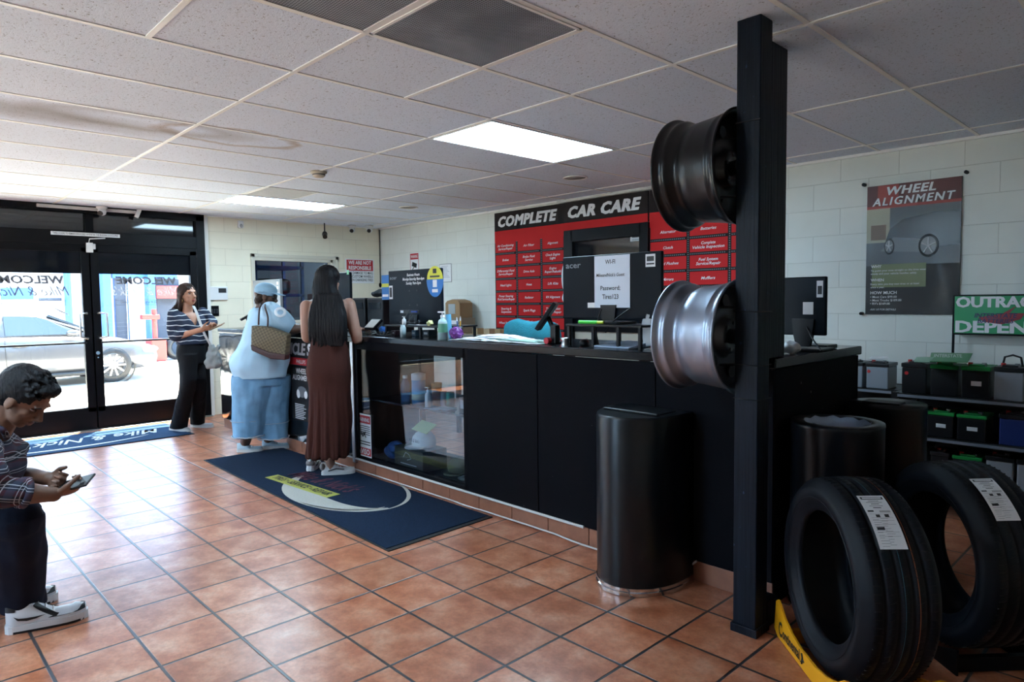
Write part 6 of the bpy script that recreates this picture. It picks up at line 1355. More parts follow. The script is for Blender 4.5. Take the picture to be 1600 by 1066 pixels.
# the chair he sits on is outside the photo, but he does not hover
ch = thing('waiting_chair', 'black waiting-room chair under the seated man, outside the photo', 'chair', V((hip.x, hip.y, 0))); hz = V((hip.x, hip.y, 0)); cm = mat('chair_vinyl', (.015, .015, .017), .5)
sz = hip.z-.115
b = MB(); b.obox(hz+Z*(sz-.035)+Fv*.08, Fv*.23, Rv*.24, Z*.035, 0, .02); b.build('seat', cm, ch)
b = MB(); b.obox(hz+Z*(sz+.27)-Fv*.20, Fv*.02, Rv*.24, Z*.20, 0, .015); b.build('backrest', cm, ch)
for i, j in ((-1, -1), (-1, 1), (1, -1), (1, 1)):
    p = hz+Fv*(.08+.19*i)+Rv*(.2*j); MB().cyl(p, p+Z*(sz-.065 if i > 0 else sz+.1), .013, n=10).build('leg', chr_, ch)
# ================================================================ things on and behind the counter
def cx(px_, y): return ony(px_, 530, y).x
def cz(py_, y, px_): return ony(px_, py_, y).z
plB = mat('plastic_black', (.006, .006, .008), .35, spec=.3); scr = mat('screen_dark', (.01, .012, .016), .12)
def monitor(label, px0, px1, pyt, pyb, Y, stand=True, texts=(), lean=0.02, basez=TC, name='computer_monitor'):
    pm = (px0+px1)/2; x0, x1 = cx(px0, Y), cx(px1, Y); z1, z0 = cz(pyt, Y, pm), cz(pyb, Y, pm)
    t = thing(name, label, 'monitor', ((x0+x1)/2, Y+.05, basez)); b = MB(); b.box((x0, Y, z0), (x1, Y+.022, z1), bev=.006)
    b.build('housing', mat('monitor_back', (.003, .006, .011), .34, spec=.10), t)
    xm = (x0+x1)/2; b = MB(); b.box((x0+.006, Y+.022, z0+.012), (x1-.006, Y+.026, z1-.006)); b.build('screen', scr, t)
    if stand:
        b = MB(); b.rings([[V((xm+s*.045*k, Y-.012+q, z)) for s, q in ((-1, 0), (1, 0), (1, .03), (-1, .03))] for z, k in ((z0+.08, 1.2), (z0, 1), (basez+.02, .7))], sm=False); b.build('neck', plB, t)
        b = MB(); b.box((xm-.11, Y-.07, basez+.001), (xm+.11, Y+.11, basez+.014), bev=.005); b.build('base', plB, t)
    return t, x0, x1, z0, z1
def riser(label, px0, px1, Y, h, legs, depth=.24, name='desk_riser'):
    x0, x1 = cx(px0, Y), cx(px1, Y); t = thing(name, label, 'riser', ((x0+x1)/2, Y+depth/2, TC)); MB().box((x0, Y, TC+h-.012), (x1, Y+depth, TC+h), bev=.002).build('shelf', plB, t)
    for f_ in legs:
        for yy in (Y+.004, Y+depth-.022): MB().box((x0+(x1-x0)*f_-.008, yy, TC+.001), (x0+(x1-x0)*f_+.008, yy+.018, TC+h-.012)).build('leg', plB, t)
    return t, x0, x1
# --- big monitor with the WI-FI sheet
Y1 = 3.02; RZ = .125
rt, rx0, rx1 = riser('black metal riser shelf under the monitor that carries the WI-FI sheet', 884, 1002, 2.90, RZ, (.03, .37, .70, .97), .26)
t, x0, x1, z0, z1 = monitor('black monitor seen from behind with a white WI-FI password sheet taped on it', 880, 1034, 397, 499, Y1, basez=TC+RZ)
fc = Y1-.0008
s = MB(); s.text('acer', (x0+.085, fc-.001, z1-.066), X, Z, .115, .034, 0, bold=.015); s.build('maker_name', mat('grey_print', (.20, .22, .25), .4), t)
p0, p1 = cx(930, Y1), cx(985, Y1); zt_, zb_ = cz(399, Y1, 957), cz(481, Y1, 957)
s = thing('wifi_sheet', 'white paper reading WI-FI and Password taped to the back of the monitor', 'sheet', ((p0+p1)/2, Y1-.003, zb_))
s0 = MB(); s0.box((p0, Y1-.004, zb_), (p1, Y1-.0015, zt_)); s0.build('paper', mat('sheet_blueish', (.62, .68, .78), .6), s)
l_ = MB(); xm = (p0+p1)/2; H_ = zt_-zb_
for tx, f_, w_, h_ in (('WI-FI', .84, .28, .024), ("MikeandNick's Guest", .60, .80, .018), ('Password;', .34, .56, .024), ('Tires123', .17, .46, .026)): l_.text(tx, (xm-.01, Y1-.0045, zb_+H_*f_), X, Z, (p1-p0)*w_, h_, 0, bold=.012, shear=.15 if 'Guest' in tx else 0)
l_.build('writing', BLK, s)
b = MB(); q0 = cx(919, Y1); b.box((q0, Y1-.003, cz(481, Y1, 925)), (p0+.01, Y1-.001, cz(473, Y1, 925))); b.build('barcode_label', W_, t)
b = MB(); q0, q1 = cx(1009, Y1), cx(1024, Y1); za, zb2 = cz(417, Y1, 1016), cz(397, Y1, 1016)
b.box((q0, Y1-.0015, za), (q1, Y1-.0006, zb2), 0, bev=.0); b.box((q0+.008, Y1-.0025, za+.03), (q1-.008, Y1-.0015, zb2-.012), 1); b.box((q0+.006, Y1-.0025, za+.012), (q1-.006, Y1-.0015, za+.02), 1); b.build('phone_sticker', [W_, BLK], t)
b = MB(); 
for a_, c_ in (((940, 483), (935, 540)), ((985, 482), (946, 520))):
    b.tube(spline([ony(*a_, Y1-.02), ony((a_[0]+c_[0])/2-6, (a_[1]+c_[1])/2, Y1-.06), ony(*c_, 2.93)], 6), .004, 6)
b.build('monitor_cable', plB, label='two black cables hanging below the WI-FI monitor', cat='cable')
t = thing('plastic_cup', 'translucent plastic hook strip on the left edge of the WI-FI monitor', 'strip', (x0-.012, Y1+.02, z0+.1)); t['label'] = 'curvy pale plastic strip behind the left edge of the WI-FI monitor'; t.name = 'plastic_strip'
b = MB(); b.tube(spline([V((x0-.004, Y1+.03, z1-.03)), V((x0-.022, Y1+.03, z1-.08)), V((x0-.022, Y1+.03, z1-.16)), V((x0-.006, Y1+.03, z1-.20)), V((x0-.022, Y1+.03, z1-.24)), V((x0-.004, Y1+.03, z1-.27))], 5), .009, 8); b.build('strip', mat('clear_plastic', (.50, .55, .60), .2), t)
# on and under that riser
t = thing('highlighter', 'bright green marker lying on the riser under the WI-FI monitor', 'marker', (x0+.1, 2.95, TC+RZ)); a_ = V((cx(905, 2.94), 2.94, TC+RZ+.011)); e_ = V((cx(932, 2.94), 2.95, TC+RZ+.011))
MB().cyl(a_, e_, .010, n=14).build('barrel', mat('neon_green', (.10, .75, .08), .3), t); MB().cyl(e_, e_+X*.045, .0085, n=14).build('cap', mat('neon_yellow', (.6, .75, .05), .3), t)
def mouse(label, p):
    t = thing('computer_mouse', label, 'mouse', p); b = MB(); b.ell(V(p)+Z*.012, .030, .052, .024, (X*.8+Y*.6).normalized(), (Y*.8-X*.6).normalized(), Z, n=20); b2 = MB()
    b2.v = [V((v.x, v.y, max(v.z, p[2]+.001))) for v in b.v]; b2.f = b.f; b2.m = b.m; b2.s = b.s; b2.build('body', plB, t); MB().cyl(V(p)+Z*.030+Y*.02, V(p)+Z*.037+Y*.02, .005, n=12).build('scroll_wheel', mat('grey_plain', (.2, .2, .22), .4), t)
mouse('black computer mouse standing under the riser left part', (cx(913, 2.98), 2.98, TC+.001))
b = MB(); p = V((cx(883, 2.90), 2.90, TC)); b.lathe([(.022, .001), (.022, .004), (.018, .03), (.026, .045), (.024, .046), (.016, .03), (.016, .006)], p, Z, 24); b.build('metal_cup', steel, label='small shiny metal cup left of the monitor riser', cat='cup')
b = MB(); x_ = cx(950, 2.96); b.add([(x_-.05, 2.90, TC+.002), (x_+.19, 2.89, TC+.002), (x_+.21, 3.05, TC+.002), (x_+.03, 3.10, TC+.002), (x_-.05, 2.90, TC+.010), (x_+.19, 2.89, TC+.006), (x_+.21, 3.05, TC+.03), (x_+.03, 3.10, TC+.03)], [(3, 2, 1, 0), (4, 5, 6, 7), (0, 1, 5, 4), (1, 2, 6, 5), (2, 3, 7, 6), (3, 0, 4, 7)]); b.build('paper_stack', mat('paper_blue', (.38, .48, .62), .6), label='loose bluish papers under the monitor riser', cat='papers')
b = MB(); 
for i in range(5): b.tube(spline([V((-2.02+.02*i, 2.88+.02*i, TC+.004)), V((-1.95, 2.95-.01*i, TC+.02)), V((-1.88+.015*i, 2.90, TC+.005))], 5), .003, 5)
b.build('tangled_cable', cw, label='tangle of thin pale cables at the right end of the riser', cat='cable')
b = MB(); x_ = cx(1002, 3.0); b.prism([(0, 0), (.10, .02), (.07, .07), (.12, .10), (.05, .13), (.07, .19), (.0, .21), (-.02, .10)], (x_, 3.02, TC+.002), X, Z, Y*.05); b2 = body_mesh(b, .006, 3) if 'body_mesh' in globals() else b; b2.build('crumpled_bag', mat('bag_white', (.5, .52, .55), .5), label='crumpled white paper bag between the riser and the silver rim', cat='bag')
# --- left big monitor with stickers
Y2 = 3.16
t, x0, x1, z0, z1 = monitor('black monitor seen from behind with opening hours and a blue and yellow round sticker', 609, 691, 421, 508, Y2, basez=TC+.09)
s = MB(); s.text('acer', (x0+.075, Y2-.002, z1-.070), X, Z, .10, .028, 0, bold=.015); s.build('maker_name', MATS['grey_print'], t)
s = MB(); xm = (x0+x1)/2
for i, (tx, w_) in enumerate((('Business Hours', .17), ('Monday-Saturday 8am-6pm', .29), ('Sunday 9am-5pm', .20))): s.text(tx, (xm, Y2-.002, z1-.050-i*.033), X, Z, w_, .021, 0, bold=.02, shear=.15)
s.build('opening_hours', W_, t)
b = MB(); 
for xx, zz_ in ((.42, .62), (.56, .62), (.42, .36), (.56, .36)): b.cyl((x0+(x1-x0)*xx, Y2+.001, z0+(z1-z0)*zz_), (x0+(x1-x0)*xx, Y2-.002, z0+(z1-z0)*zz_), .008, n=12)
b.build('mount_hole', BLK, t)
b = MB(); b.box((x0+.16, Y2-.003, z0+.09), (x0+.42, Y2, z0+.12), 0); b.box((x0+.17, Y2-.004, z0+.095), (x0+.21, Y2-.003, z0+.115), 1); b.box((x0+.33, Y2-.014, z0+.10), (x0+.40, Y2-.003, z0+.112), 2); b.build('port_panel', [BLK, W_, mat('plug_blue', (.02, .06, .35), .4)], t)
b = MB(); xs, zs = x1-.075, z1-.085; n = 36; yl2 = mat('sticker_yellow', (.62, .60, .04), .5); bl2 = mat('sticker_blue', (.01, .16, .50), .5)
b.prism([(.105*math.cos(PI+PI*i/n), .135*math.sin(PI+PI*i/n)) for i in range(n+1)], (xs, Y2-.002, zs), X, Z, Y*.0012, 1); b.prism([(.098*math.cos(PI*i/n), .10*math.sin(PI*i/n)) for i in range(n+1)], (xs, Y2-.0024, zs), X, Z, Y*.0012, 0)
b.box((xs-.022, Y2-.0035, zs+.045), (xs+.022, Y2-.002, zs+.08), 2); b.box((xs-.025, Y2-.0035, zs-.06), (xs+.025, Y2-.002, zs-.005), 3); b.box((xs-.035, Y2-.0035, zs-.10), (xs+.035, Y2-.0025, zs-.075), 3); b.box((xs-.06, Y2-.0035, zs+.015), (xs+.06, Y2-.0025, zs+.028), 2)
b.build('round_sticker', [yl2, bl2, BLK, W_], t)
b = MB(); b.box((x0-.10, Y2-.001, z1-.235), (x0+.005, Y2+.001, z1-.03), 0); b.box((x0-.10, Y2-.002, z1-.13), (x0+.005, Y2-.001, z1-.10), 1); b.box((x0-.09, Y2-.002, z1-.21), (x0-.005, Y2-.001, z1-.19), 2); b.box((x0+.01, Y2-.002, z1-.23), (x0+.06, Y2-.0005, z1-.12), 2); b.box((x0+.018, Y2-.003, z1-.215), (x0+.052, Y2-.002, z1-.135), 3)
b.build('side_sticker', [bl2, yl2, W_, BLK], t)
rt, rx0, rx1 = riser('black riser shelf cluttered with small things under the opening-hours monitor', 600, 690, 2.95, .085, (.03, .33, .64, .97), .34)
rnd = random.Random(3); zr = TC+.086
def soap(label, p, r, h, colm, pump, liquid=None):
    t = thing('pump_bottle', label, 'bottle', p); b = MB(); b.lathe([(0, .001), (r, .001), (r, h*.6), (r*.85, h*.68), (r*.4, h*.74), (r*.4, h*.80), (0, h*.80)], p, Z, 24); b.build('bottle', colm, t)
    b = MB(); b.lathe([(r*.45, h*.78), (r*.45, h*.86), (r*.2, h*.87), (r*.18, h*.96), (0, h*.96)], p, Z, 16); b.obox(V(p)+Z*h*.97-X*r*.4, X*r*.9, Y*r*.28, Z*h*.025, 0, .002); b.build('pump', pump, t)
    return t
sanm = mat('gel_clear', (.40, .55, .56), .12, spec=.6)
sp1 = soap('clear hand sanitizer pump bottle at the front edge of the counter', (cx(692, 2.88), 2.88, TC), .033, .195, sanm, W_); p = V((cx(692, 2.88), 2.88, TC)); b = MB(); b.lathe([(.0336, .05), (.0336, .11)], p, Z, 20, a0=PI*.2, a1=PI*1.5, ref=-X); b.build('label', mat('lab_green', (.10, .30, .20), .5), sp1)
soap('small white pump bottle on the riser below the opening-hours monitor', (cx(632, 2.99), 2.99, zr), .016, .065, W_, W_)
b = MB(); b.ell((cx(672, 2.99), 2.99, zr+.018), .030, .022, .020); b2 = body_mesh(b, .004, 1, lambda c: .010*mnoise.noise(c*60)); b2.build('crumpled_note', mat('note_yellow', (.60, .58, .25), .6), label='crumpled pale yellow note on the riser', cat='note')
b = MB(); b.lathe([(0, .001), (.022, .001), (.023, .07), (.018, .075), (.018, .09), (0, .09)], (cx(630, 2.92), 2.92, TC), Z, 20); b.build('clear_jar', mat('jar_clear', (.35, .42, .44), .15), label='clear jar with a pale label in front of the riser legs', cat='jar')
for px_, w_, h_, cc, lb in ((648, .05, .045, (.06, .12, .18), 'dark blue box inside the cluttered riser'), (667, .07, .05, (.02, .03, .04), 'black card reader inside the cluttered riser'), (616, .06, .035, (.05, .02, .03), 'dark red box in the left bay of the cluttered riser')):
    x_ = cx(px_, 3.05); t = thing('small_box', lb, 'box', (x_, 3.08, TC)); MB().box((x_-w_/2, 3.04, TC+.001), (x_+w_/2, 3.12, TC+h_), bev=.004).build('case', mat(lb[:12], cc, .4), t); MB().box((x_-w_*.3, 3.0385, TC+h_*.35), (x_+w_*.3, 3.04, TC+h_*.65)).build('label', mat('grey_label', (.35, .38, .40), .5), t)
for i in range(4):
    x_ = cx(640+i*9, 3.0); b = MB(); b.obox((x_, 3.02+.01*(i % 2), zr+.003+.0*i), V((.022, .006*(-1)**i, 0)), V((-.004, .015, 0)), Z*.002); b.build('paper_slip', W_ if i % 2 else MATS['grey_label'], label=('white paper slip on the riser, %s from the pump bottle' % ('first', 'second', 'third', 'last')[i]), cat='paper')
b = MB()
for k in range(4): b.tube(spline([V((cx(636+k*4, 3.1), 3.13, TC+.20-.03*k)), V((cx(632+k*8, 3.06), 3.06, TC+.12)), V((cx(640+k*7, 3.06), 3.03, zr+.01))], 5), .0035, 6)
b.build('monitor_cable', BLK, label='black cables hanging behind the opening-hours monitor onto the riser', cat='cable')
# tall blue brushes, purple loofah, pens
t = thing('cleaning_brush', 'light blue brush standing behind the sanitizer bottle', 'brush', (cx(703, 3.0), 3.0, TC)); MB().cyl((cx(704, 3.0), 3.0, TC+.001), (cx(701, 3.0), 3.0, TC+.17), .013, .020, 14).build('handle', mat('brush_blue', (.12, .40, .62), .4), t)
def penpot(label, p, pens):
    t = thing('pen_cup', label, 'cup', p); b = MB(); b.lathe([(0, .001), (.028, .001), (.032, .085), (.029, .085), (.026, .006), (0, .006)], p, Z, 22); b.build('cup', BLK, t)
    for (dx, dy, l_, cm_, lb) in pens:
        a_ = V(p)+V((dx*.4, dy*.4, .008)); e_ = V(p)+V((dx, dy, l_)); q = thing('pen', lb, 'pen', a_, 'pens in the black cup'); MB().cyl(a_, a_*.2+e_*.8, .0042, n=8).build('barrel', cm_, q); MB().cyl(a_*.2+e_*.8, e_, .0045, .002, n=8).build('tip', W_, q)
penpot('black pen cup beside the purple loofah', (cx(717, 3.04), 3.04, TC), ((-.02, .0, .15, BLU, 'blue pen standing in the black pen cup'), (.022, .0, .155, mat('pen_orange', (.75, .35, .03), .4), 'orange pencil leaning right in the black pen cup'), (.0, .015, .145, mat('pen_navy', (.02, .03, .12), .4), 'navy pen in the middle of the pen cup')))
b = MB(); pc = V((cx(713, 2.91), 2.91, TC+.045)); b.ell(pc, .048, .040, .040, n=24); rn = random.Random(5)
for i in range(60):
    d_ = V((rn.gauss(0, 1), rn.gauss(0, 1), rn.gauss(0, 1))).normalized(); c0 = pc+V((d_.x*.046, d_.y*.038, d_.z*.038)); 
    if c0.z > TC+.010: b.ell(c0, .011, .011, .009, n=8)
body_mesh(b, .0035, 1).build('mesh_loofah', mat('loofah_purple', (.13, .015, .18), .5), label='purple scrunched mesh loofah on the counter edge', cat='loofah')
# papers / plastic bags heap
t = thing('paper_heap', 'flat heap of white plastic bags and papers along the counter edge', 'papers', (cx(790, 2.98), 2.98, TC))
rn = random.Random(8)
for i, (pa, pb, h0, cc) in enumerate(((718, 855, .006, (.62, .64, .66)), (722, 800, .016, (.70, .72, .74)), (760, 858, .020, (.30, .52, .44)), (735, 848, .030, (.66, .68, .72)), (742, 838, .044, (.72, .74, .76)), (765, 830, .036, (.10, .28, .45)))):
    xa, xb_ = cx(pa, 2.95), cx(pb, 2.95); n = 22; b = MB(); vs = []
    for j in range(7):
        for k in range(n+1):
            u_, v_ = k/n, j/6; xx = xa+(xb_-xa)*u_+.012*math.sin(v_*7+i); yy = 2.86+i*.014+v_*(.20-.015*i)+.008*math.sin(u_*11+i*2); zz_ = TC+.002+h0*(math.sin(PI*min(1, max(0, u_*1.1)))**.4)*(.5+.5*math.sin(PI*min(1, v_*1.2+.15)))+.005*mnoise.noise(V((xx*22, yy*22, i)))+.003
            vs.append(V((xx, yy, max(zz_, TC+.002+.0012*i))))
    m_ = n+1; lo_ = [V((v.x, v.y, max(TC+.0005, v.z-.004))) for v in vs]; fs = [(j*m_+k, j*m_+k+1, (j+1)*m_+k+1, (j+1)*m_+k) for j in range(6) for k in range(n)]; N_ = len(vs)
    ed_ = [k for k in range(m_)]+[j*m_+n for j in range(1, 7)]+[6*m_+k for k in range(n-1, -1, -1)]+[j*m_ for j in range(5, 0, -1)]
    b.add(vs+lo_, fs+[tuple(N_+q_ for q_ in f[::-1]) for f in fs]+[(ed_[q_], N_+ed_[q_], N_+ed_[(q_+1) % len(ed_)], ed_[(q_+1) % len(ed_)]) for q_ in range(len(ed_))], 0, True)
    b.build('sheet', mat('heap_%d' % i, cc, .45, bump=.2, bscale=30), t)
# payment terminal on its stand
def tablet(label, c, ax, ay, w, h, standp, screenm=None, name='card_terminal'):
    c = V(c); t = thing(name, label, 'terminal', standp); ax = V(ax).normalized(); ay = V(ay).normalized(); n = ax.cross(ay).normalized()
    MB().obox(c, ax*w/2, ay*h/2, n*.012, 0, .004).build('housing', plB, t); MB().obox(c+n*.0125, ax*w*.45, ay*h*.42, n*.0012).build('screen', screenm or scr, t)
    b = MB(); b.tube([c-n*.01, c*.5+V(standp)*.5-n*.02, V(standp)+Z*.015], .014, 10); b.build('arm', plB, t); b = MB(); b.lathe([(0, .001), (.06, .001), (.06, .008), (.02, .016), (0, .016)], standp, Z, 24); b.build('base', plB, t); return t
ct = tablet('black card terminal tilted on a stand left of the WI-FI monitor', (cx(855, 3.0), 3.0, TC+.165), (X*.5-Y*.85), (X*.50+Z*.80+Y*.3), .10, .20, (cx(866, 3.0), 3.02, TC))
b = MB(); c0 = V((cx(866, 2.97), 2.96, TC)); b.box((c0.x-.022, 2.955, TC+.002), (c0.x+.022, 3.0, TC+.115), bev=.006); b.build('card_reader', plB, label='black upright card reader below the tilted terminal', cat='card reader')
b = MB(); pk = V((cx(853, 2.91), 2.91, TC)); b.cyl(pk+Z*.022-Y*.0, pk+Z*.022+Y*.03, .019, n=20); b.build('red_roll', mat('roll_red', (.55, .02, .03), .35), label='small red round cap lying on its side beside the papers', cat='cap')
tablet('card terminal with a lit white screen beside the woman in the brown dress', (cx(584, 2.95), 2.95, TC+.085), (X*.95+Y*.1), (Y*.55+Z*.62+X*.25), .12, .10, (cx(589, 3.0), 3.02, TC), mat('screen_pale', (.12, .13, .13), .3, emit=(.75, .8, .8), es=.1))
tablet('black terminal on a stand between the two women at the far counter', (cx(386, 3.05), 3.05, TC+.12), (X*.9-Y*.3), (Y*.6+Z*.45+X*.6), .16, .15, (cx(388, 3.1), 3.12, TC))
b = MB()
for k in range(5): b.tube(spline([V((cx(566+6*k, 2.9), 2.90+.01*k, TC+.006)), V((cx(575+7*k, 2.9), 2.96, TC+.03)), V((cx(590+4*k, 2.9), 2.91, TC+.006)), V((cx(600, 2.9), 2.98, TC+.01))], 5), .0035, 6)
b.build('counter_cable', BLK, label='loops of black cable around the lit card terminal', cat='cable')
b = MB(); b.ell((cx(598, 3.05), 3.05, TC+.035), .035, .03, .03, n=16); body_mesh(b, .004, 1, lambda c: .008*mnoise.noise(c*50)).build('blue_cloth', mat('cloth_cobalt', (.02, .12, .40), .7), label='small bright blue crumpled cloth behind the lit terminal', cat='cloth')
# dark equipment boxes behind the left monitor
for i, (pa, pb, yt, Yp, lb) in enumerate(((551, 572, 466, 3.9, 'black printer box behind the lit card terminal, left'), (574.5, 600, 466, 3.9, 'black printer box behind the lit card terminal, right'))):
    x0_, x1_ = cx(pa, Yp), cx(pb, Yp); zt_ = cz(yt, Yp, pa); t = thing('printer', lb, 'printer', ((x0_+x1_)/2, Yp, 0)); MB().box((x0_, Yp, .86), (x1_-.01, Yp+.4, zt_), bev=.015).build('housing', plB, t); MB().box((x0_+.04, Yp-.004, zt_-.12), (x1_-.05, Yp+.002, zt_-.05)).build('paper_slot', scr, t)
b = MB(); x0_ = cx(574, 4.0); b.ell((x0_+.14, 4.15, cz(461, 4.0, 585)+.02), .20, .12, .040); body_mesh(b, .008, 1, lambda c: .03*mnoise.noise(c*14)).build('dark_jacket', mat('jacket_black', (.008, .008, .010), .9), label='dark crumpled jacket lying on top of the black printers', cat='jacket')
bk_ = thing('back_table', 'low black work table behind the counter carrying printers', 'table', (-6.4, 4.1, 0)); MB().box((-7.3, 3.85, .82), (-5.3, 4.45, .858), bev=.004).build('tabletop', plB, bk_)
for xx in (-7.25, -5.38):
    for yy in (3.9, 4.36): MB().box((xx, yy, 0), (xx+.04, yy+.04, .82)).build('leg', plB, bk_)
# monitors hidden behind the two women
t, x0, x1, z0, z1 = monitor('black monitor standing beyond the long-haired woman near the corner', 497, 549, 427, 500, 3.1)
b = MB(); b.box((x1-.045, 3.098, z1-.02), (x1-.01, 3.1, z1+.02)); b.build('green_tab', mat('tab_green', (.2, .55, .35), .5), t)
Yg = 3.25; x0_, x1_ = cx(398, Yg), cx(440, Yg); t = thing('menu_board', 'grey metal board standing on the counter beyond the woman in the blue cap', 'board', ((x0_+x1_)/2, Yg, TC))
gm_ = mat('board_grey', (.25, .26, .26), .35, .3); MB().box((x0_, Yg, TC+.03), (x1_, Yg+.03, cz(437, Yg, 420)), bev=.004).build('panel', gm_, t); MB().box((x0_-.01, Yg-.05, TC+.001), (x1_+.01, Yg+.10, TC+.03), bev=.004).build('foot', plB, t)
b = MB(); [b.box((x1_-.075, Yg-.002, cz(437, Yg, 420)-.06-.05*i), (x1_-.035, Yg, cz(437, Yg, 420)-.03-.05*i)) for i in range(2)]; b.build('labels', W_, t)
b = MB(); p = V((-5.62, 3.3, TC+.045)); b.ell(p, .10, .05, .03); body_mesh(b, .005, 1, lambda c: .012*mnoise.noise(c*30)).build('black_glove', plB, label='black folded gloves on the counter in front of the leaning woman', cat='gloves')
b = MB(); p = (cx(553, 2.95), 2.95, TC); b.lathe([(0, .001), (.022, .001), (.022, .10), (.009, .14), (.009, .165), (0, .165)], p, Z, 18); b.build('spray_bottle', mat('bottle_pale', (.5, .5, .45), .3), label='pale bottle on the counter right of the long-haired woman', cat='bottle')
# cardboard boxes at the far wall on a ledge
lg = thing('back_shelf', 'wooden shelf along the far wall carrying cardboard boxes', 'shelf', (-5.9, 5.3, 0)); zl = cz(521, 5.2, 710)
MB().box((-7.2, 5.12, zl-.03), (-5.2, YW-.005, zl), bev=.003).build('tabletop', mat('plywood', (.40, .28, .16), .6, var=.15, vscale=12), lg)
for xx in (-7.15, -6.2, -5.26): MB().box((xx, 5.15, 0), (xx+.04, 5.40, zl-.03)).build('leg', plB, lg)
crd = mat('cardboard', (.30, .185, .095), .8, var=.08, vscale=9)
x0_, x1_ = cx(697, 5.2), cx(720, 5.2); t = thing('cardboard_box', 'lower grey-brown cardboard box against the far wall', 'box', ((x0_+x1_)/2, 5.28, zl)); zA = cz(497, 5.2, 708)
MB().box((x0_, 5.2, zl+.001), (x1_+.02, 5.42, zA), bev=.003).build('carton', mat('cardboard_grey', (.26, .20, .14), .8), t); MB().box((x0_+.04, 5.197, zl+.04), (x1_-.05, 5.2, zA-.03)).build('label', W_, t)
t = thing('cardboard_box', 'upper brown cardboard box with a peaked top against the far wall', 'box', ((x0_+x1_)/2, 5.28, zA)); zB = cz(474, 5.2, 708)
MB().box((x0_, 5.2, zA+.001), (x1_-.01, 5.40, zB)).build('carton', crd, t); b = MB(); b.prism([(0, 0), (1, 0), (.85, .28), (.5, .48), (.12, .28)], (x0_, 5.2, zB), X*(x1_-x0_-.01), Z*.10, Y*.20); b.build('flap', crd, t); MB().box((x0_+.06, 5.197, zA+.05), (x0_+.19, 5.2, zA+.17)).build('label', MATS['grey_label'], t)
for i in range(3):
    pa = (738, 756, 773)[i]; x_ = cx(pa, 5.2); b = MB(); b.box((x_, 5.2, zl+.001), (x_+.095, 5.3, zl+.068), bev=.003); b.build('parts_carton', mat('carton_%d' % i, ((.42, .30, .16), (.48, .36, .22), (.36, .24, .12))[i], .7), label='small light brown carton on the back shelf, ' + ('nearest the cardboard boxes', 'middle one of three', 'nearest the red service board')[i], cat='carton', group='small cartons on the back shelf')
# teal towel over a chair back
ch = thing('office_chair', 'black office chair behind the counter with a teal towel over its back', 'chair', (-3.7, 4.0, 0)); Yc = 3.75; xa, xb_ = cx(792, Yc), cx(862, Yc); xm = (xa+xb_)/2; zt_ = cz(506, Yc, 825)
b = MB(); b.box((xa+.03, Yc, .62), (xb_-.03, Yc+.06, zt_-.012), bev=.028); b.build('backrest', plB, ch); b = MB(); b.box((xm-.24, Yc+.10, .44), (xm+.24, Yc+.55, .52), bev=.03); b.build('seat', plB, ch)
b = MB(); b.cyl((xm, Yc+.3, .10), (xm, Yc+.3, .44), .028); b.tube([(xm, Yc+.2, .46), (xm, Yc+.06, .5), (xm, Yc+.07, .66)], .02); b.build('column', plB, ch)
for k in range(5):
    a_ = 2*PI*k/5; e_ = V((xm+.26*math.cos(a_), Yc+.3+.26*math.sin(a_), .075)); MB().tube([(xm, Yc+.3, .12), e_], .016).build('leg', plB, ch); MB().ell(e_-Z*.04, .03, .02, .033).build('caster', plB, ch)
b = MB(); n = 18; prof = [(-.03, -.26), (-.035, -.10), (-.03, .0), (-.005, .022), (.04, .028), (.08, .012), (.098, -.06), (.10, -.16)]
rg = []
for k in range(n+1):
    u_ = k/n; xx = xa-.01+(xb_-xa+.02)*u_; dz = .012*math.sin(u_*9)-.10*max(0, abs(u_-.5)-.30)**1*1.3
    lo_ = [V((xx+.006*math.sin(j), Yc+p_+.004*math.sin(u_*20+j), zt_+h_+dz)) for j, (p_, h_) in enumerate(prof)]; hi_ = [V((v.x, v.y+(.012 if j < 3 else (-.012 if j > 4 else 0)), v.z-(.012 if 2 < j < 6 else 0))) for j, v in enumerate(lo_)]
    rg.append(lo_+hi_[::-1])
b.rings(rg); b.build('teal_towel', mat('towel_teal', (.012, .17, .22), .95, var=.25, vscale=25, bump=.5, bscale=120), label='teal towel draped over the back of the office chair', cat='towel')
# third monitor and clutter right of the pillar
Y3 = 3.32; t, x0, x1, z0, z1 = monitor('black monitor right of the pillar seen from behind', 1222, 1290, 433, 524, Y3, basez=TC)
b = MB(); b.box((x1-.045, Y3-.0015, z1-.10), (x1-.015, Y3, z1-.02), 0); b.box((x1-.11, Y3-.0015, (z0+z1)/2-.04), (x1-.06, Y3, (z0+z1)/2+.02), 0); b.box((x1-.04, Y3-.0022, z1-.085), (x1-.02, Y3-.001, z1-.045), 1); b.build('labels', [W_, BLK], t)
b = MB(); b.tube(spline([V(((x0+x1)/2+.02, Y3-.01, z0+.04)), V((x1-.04, Y3-.05, TC+.06)), V((x1+.02, Y3-.10, TC+.01))], 6), .004, 6); b.build('cable', plB, t)
b = MB(); b.box((-1.62, 3.42, TC+.001), (-1.32, 3.56, TC+.022), bev=.005); b.build('keyboard', plB, label='black keyboard on the counter end right of the pillar', cat='keyboard')
b = MB(); p = V((cx(1236, 3.1), 3.08, TC)); b.ell(p+Z*.03, .05, .04, .028, n=18); body_mesh(b, .004, 1, lambda c: .012*mnoise.noise(c*45)).build('crumpled_wrapper', mat('wrapper_white', (.5, .55, .6), .3), label='crumpled white and red wrapper on the counter right of the pillar', cat='wrapper')
